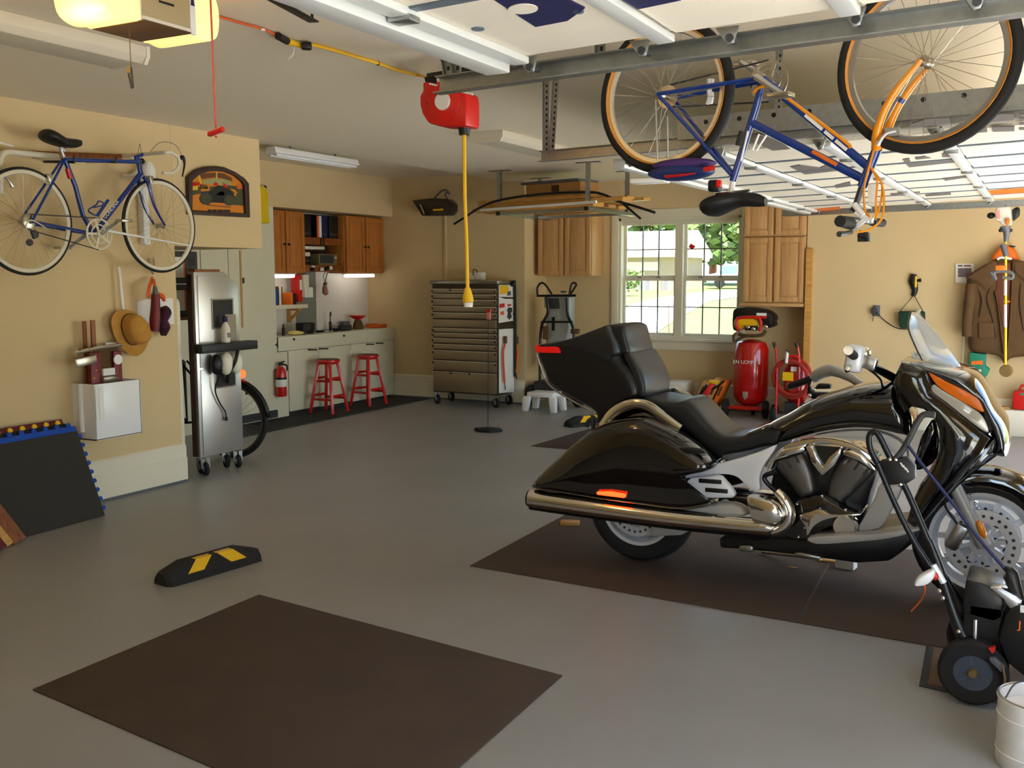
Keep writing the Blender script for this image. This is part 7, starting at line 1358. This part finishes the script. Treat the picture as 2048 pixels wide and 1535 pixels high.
# wood bits on the mats
for i, (x, y, sx, sy, sz, rz, m, lb) in enumerate(((1140, 1050, .12, .08, .02, 20, 'cardboard', 'thin tan wood block on the mat behind the rear tyre'), (1692, 1137, .1, .07, .05, -8, 'offwhite', 'pale square wood block on the mat below the engine'), (1655, 1125, .12, .03, .012, 5, 'lumber', 'thin tan wood strip on the mat beside the pale block'), (1585, 1137, .05, .012, .004, 0, 'lumber', 'tiny tan splinter on the mat below the exhaust'))):
    p = fl(x, y); ob('wood_block', lb, 'wood block', m, MB().box((p.x, p.y, .0068+sz/2), (sx, sy, sz), (0, 0, R(rz))), bevel=.002)
# ---------------------------------------------------------------- garden cultivator at the right edge
YT_ = 4.0
def kt(x, y, Y=YT_): return on(1780+.3256*x, 940+.3256*y, 1, Y)
def k2(x, y, Y=YT_): return on(1480+.3648*x, 620+.3648*y, 1, Y)
T = thing('garden_cultivator', 'black wheeled garden machine with long tubular handles at the right edge', 'cultivator', (fl(1945, 1408).x, 3.96, 0))
MB().tube([k2(790, 900), k2(755, 840), k2(715, 760), k2(710, 690), k2(735, 665), k2(765, 690), k2(820, 800), k2(920, 1000), k2(1010, 1210), k2(1050, 1300)], .0125, 10, 4).build('handle_tube', 'black_satin', T)
MB().tube([k2(755, 840, YT_-.06), k2(850, 1060, YT_-.06), k2(950, 1260, YT_-.06), k2(1040, 1400, YT_-.06)], .011, 10, 3).build('handle_tube', 'black_satin', T)
MB().tube([k2(1070, 575), k2(1010, 572), k2(975, 610), k2(930, 700), k2(890, 770), k2(850, 820)], .0125, 10, 4).build('control_lever', 'dark_grey', T)
MB().prism([(p.x, p.z) for p in (k2(770, 820), k2(920, 800), k2(965, 850), k2(965, 915), k2(920, 945), k2(800, 955), k2(770, 900))], 1, YT_-.02, YT_+.02).build('control_plate', 'black', T, bevel=.006)
for k in range(3): a, b = k2(880+14*k, 835+14*k, YT_-.023), k2(895+14*k, 860+14*k, YT_-.023); MB().bar(a, b, .003, .005).build('control_mark', 'letter_white', T)
for x, y in ((822, 818), (855, 820), (880, 955)): MB().sph(k2(x, y, YT_-.02), .008, 8, 6).build('bolt', 'chrome', T)
MB().tube([k2(920, 740, YT_-.03), k2(1010, 860, YT_-.03), k2(1160, 1050, YT_-.03), k2(1300, 1240, YT_-.03), k2(1480, 1450, YT_-.03)], .006, 8, 4).build('throttle_cable', 'navy', T)
MB().tube([kt(240, 430), kt(300, 590), kt(345, 740), kt(410, 930), kt(470, 1060), kt(520, 1120)], [.013, .017, .018, .022, .026, .02], 10, 4).build('lower_arm', 'black_satin', T)
MB().tube([kt(265, 580, YT_-.03), kt(330, 690, YT_-.03)], .012, 8).build('arm_sleeve', 'panel_silver', T)
MB().tube([kt(330, 640, YT_+.1), kt(390, 740, YT_+.1), kt(450, 850, YT_+.1), kt(500, 980, YT_+.1)], .012, 10, 3).build('lower_arm', 'black_satin', T)
for x, y in ((305, 740), (327, 785), (424, 990)): MB().sph(kt(x, y, YT_-.025), .01, 10, 6).build('bolt', 'chrome', T)
def gw(y, c, r):
    MB().lathe([(r*.55, -.03), (r*.9, -.035), (r, -.02), (r, .02), (r*.9, .035), (r*.55, .03), (r*.55, -.03)], c, (0, 1, 0), 40).build('wheel', 'rubber', T); MB().lathe([(0, -.022), (r*.56, -.026), (r*.6, -.02), (r*.6, .02), (0, .02)], c, (0, 1, 0), 36).build('wheel_disc', 'wheel_blue' if 'wheel_blue' in MAT else mat('wheel_blue', (66, 74, 86), .5), T); MB().lathe([(0, -.04), (.014, -.04), (.018, -.025), (.018, .0)], c, (0, 1, 0), 16).build('hub_cap', 'brass', T)
    for k in range(3): a = R(100+120*k); MB().bar(Vector(c)+Vector((math.cos(a)*.03, -.024, math.sin(a)*.03)), Vector(c)+Vector((math.cos(a)*r*.5, -.024, math.sin(a)*r*.5)), .006, .004).build('wheel_rib', 'mid_grey', T)
wc = on(1946, 1350, 1, 3.96); gw(0, Vector((wc.x, 3.96, .131)), .122); gw(0, Vector((wc.x-.0, 4.36, .131)), .122)
MB().cyl((wc.x, 3.96, .122), (wc.x, 4.36, .122), .012).build('axle', 'steel', T)
MB().prism([(p.x, p.z) for p in (kt(470, 660), kt(560, 680), kt(610, 700), kt(700, 740), kt(705, 900), kt(640, 930), kt(455, 880), kt(455, 760))], 1, YT_-.02, YT_+.2).build('air_filter_box', 'black_satin', T, bevel=.01)
MB().bx(wc.x-.05, wc.x+.34, YT_-.02, YT_+.34, .16, .40).build('engine_block', 'black', T, bevel=.03)
MB().prism([(p.x, p.z) for p in (kt(700, 850), kt(760, 780), kt(900, 780), kt(1100, 850), kt(1100, 1250), kt(900, 1290), kt(720, 1150), kt(660, 1000))], 1, YT_-.08, YT_+.02).build('engine_shroud', 'black_satin', T, bevel=.03)
MB().prism([(p.x, p.z) for p in (kt(615, 690), kt(690, 690), kt(780, 740), kt(820, 790), kt(740, 820), kt(700, 760))], 1, YT_-.07, YT_-.0).build('filter_lid', 'alu', T, bevel=.008)
MB().tube([kt(710, 625, YT_-.03), kt(740, 640, YT_-.03), kt(790, 790, YT_-.03)], [.02, .028, .02], 10, 3).build('cable_boot', 'black', T)
a, b = kt(525, 915, YT_-.03), kt(520, 1090, YT_-.03); MB().tube([a, b], .008, 8).build('spring_rod', 'alu', T); MB().prism([(p.x, p.z) for p in (kt(610, 1045), kt(655, 1035), kt(650, 1065), kt(635, 1075))], 1, YT_-.09, YT_-.07).build('warning_mark', 'red', T)
for k in range(3): MB().bar(kt(800, 835+15*k, YT_-.085), kt(840, 838+15*k, YT_-.085), .003, .008).build('cooling_slot', 'stile', T)
text_mesh('J', kt(786, 970, YT_-.083), (1, 0, 0), (0, 0, 1), .03, 'maker_mark', 'orange', T, 0)
MB().prism([(p.x, p.z) for p in (kt(615, 1100), kt(650, 1100), kt(715, 1160), kt(690, 1190), kt(620, 1125))], 1, YT_-.09, YT_-.02).build('wheel_bracket', 'mid_grey', T, bevel=.004)
MB().tube([kt(690, 1190, YT_-.09), kt(705, 1280, YT_-.09), kt(698, 1350, YT_-.09)], .004, 6, 4).build('drain_hose', 'brass', T)
p = k2(1010, 1450, 3.94); T = thing('white_scoop', 'white plastic scoop with red edge hooked on the cultivator handle', 'scoop', p); MB().puff([(q.x, q.y) for q in spl([(q.x, q.z) for q in (kt(150, 690, 3.94), kt(180, 640, 3.94), kt(265, 600, 3.94), kt(280, 640, 3.94), kt(240, 690, 3.94), kt(170, 705, 3.94))], 3, True)], [(p.x, p.z)], 1, 3.93, .03, 4).build('bowl', 'white_gloss', T); MB().sph(kt(278, 650, 3.94), (.012, .01, .016), 10, 6).build('edge_tip', 'red', T)
ob('orange_ribbon', 'orange fabric ribbon hanging below the white scoop', 'ribbon', 'hull_orange', MB().tube([kt(205, 690, 3.94), kt(215, 740, 3.94), kt(180, 810, 3.94), kt(130, 865, 3.94)], .012, 6, 5, flat=(1, .25)))
# plywood sheet and paint bucket
q = [f2(1853, 1292), f2(1838, 1372), f2(1925, 1393)]; T = thing('plywood_sheet', 'brown plywood sheet with dark edging under the cultivator wheel', 'board', (q[0][0]+.2, q[0][1]-.2, 0)); w2 = [q[0], q[1], (.12, q[1][1]-.06), (.14, q[0][1]-.02)]
MB().prism(w2, 2, .0, .0055).build('edging', 'dark_grey', T); MB().prism([(w2[0][0]+.03, w2[0][1]-.01), (w2[1][0]+.03, w2[1][1]+.03), (.1, w2[2][1]+.03), (.11, w2[3][1]-.02)], 2, .0055, .008).build('veneer', 'ply' if 'ply' in MAT else mat('ply', (112, 88, 66), .8, var=.15, vs=9), T)
bc = fl(2075, 1500); bc = Vector((on(2078, 1420, 1, 3.55).x, 3.55, 0)); T = thing('paint_bucket', 'dented white metal bucket with rim at the lower right corner', 'bucket', bc)
MB().lathe([(0, 0), (.118, 0), (.122, .01), (.122, .215), (.126, .222), (.126, .23), (.115, .23), (.112, .215), (.112, .02), (0, .02)], bc, (0, 0, 1), 36).build('drum', 'bucket' if 'bucket' in MAT else mat('bucket', (226, 222, 212), .5, var=.12, vs=14), T)
for z_ in (.05, .17): MB().tor(bc+Vector((0, 0, z_)), (0, 0, 1), .122, .003, 36, 6).build('bead', 'bucket', T)
MB().tor(bc+Vector((0, 0, .23)), (0, 0, 1), .12, .005, 40, 8).build('rim', 'alu', T); MB().cyl(bc+Vector((0, 0, .17)), bc+Vector((0, 0, .19)), .11, seg=30).build('contents', 'white', T)
MB().tube([bc+Vector((-.1, -.06, .23)), bc+Vector((-.06, -.02, .28)), bc+Vector((.05, .05, .26)), bc+Vector((.1, .06, .23))], .003, 6, 5).build('bail', 'dark_grey', T)
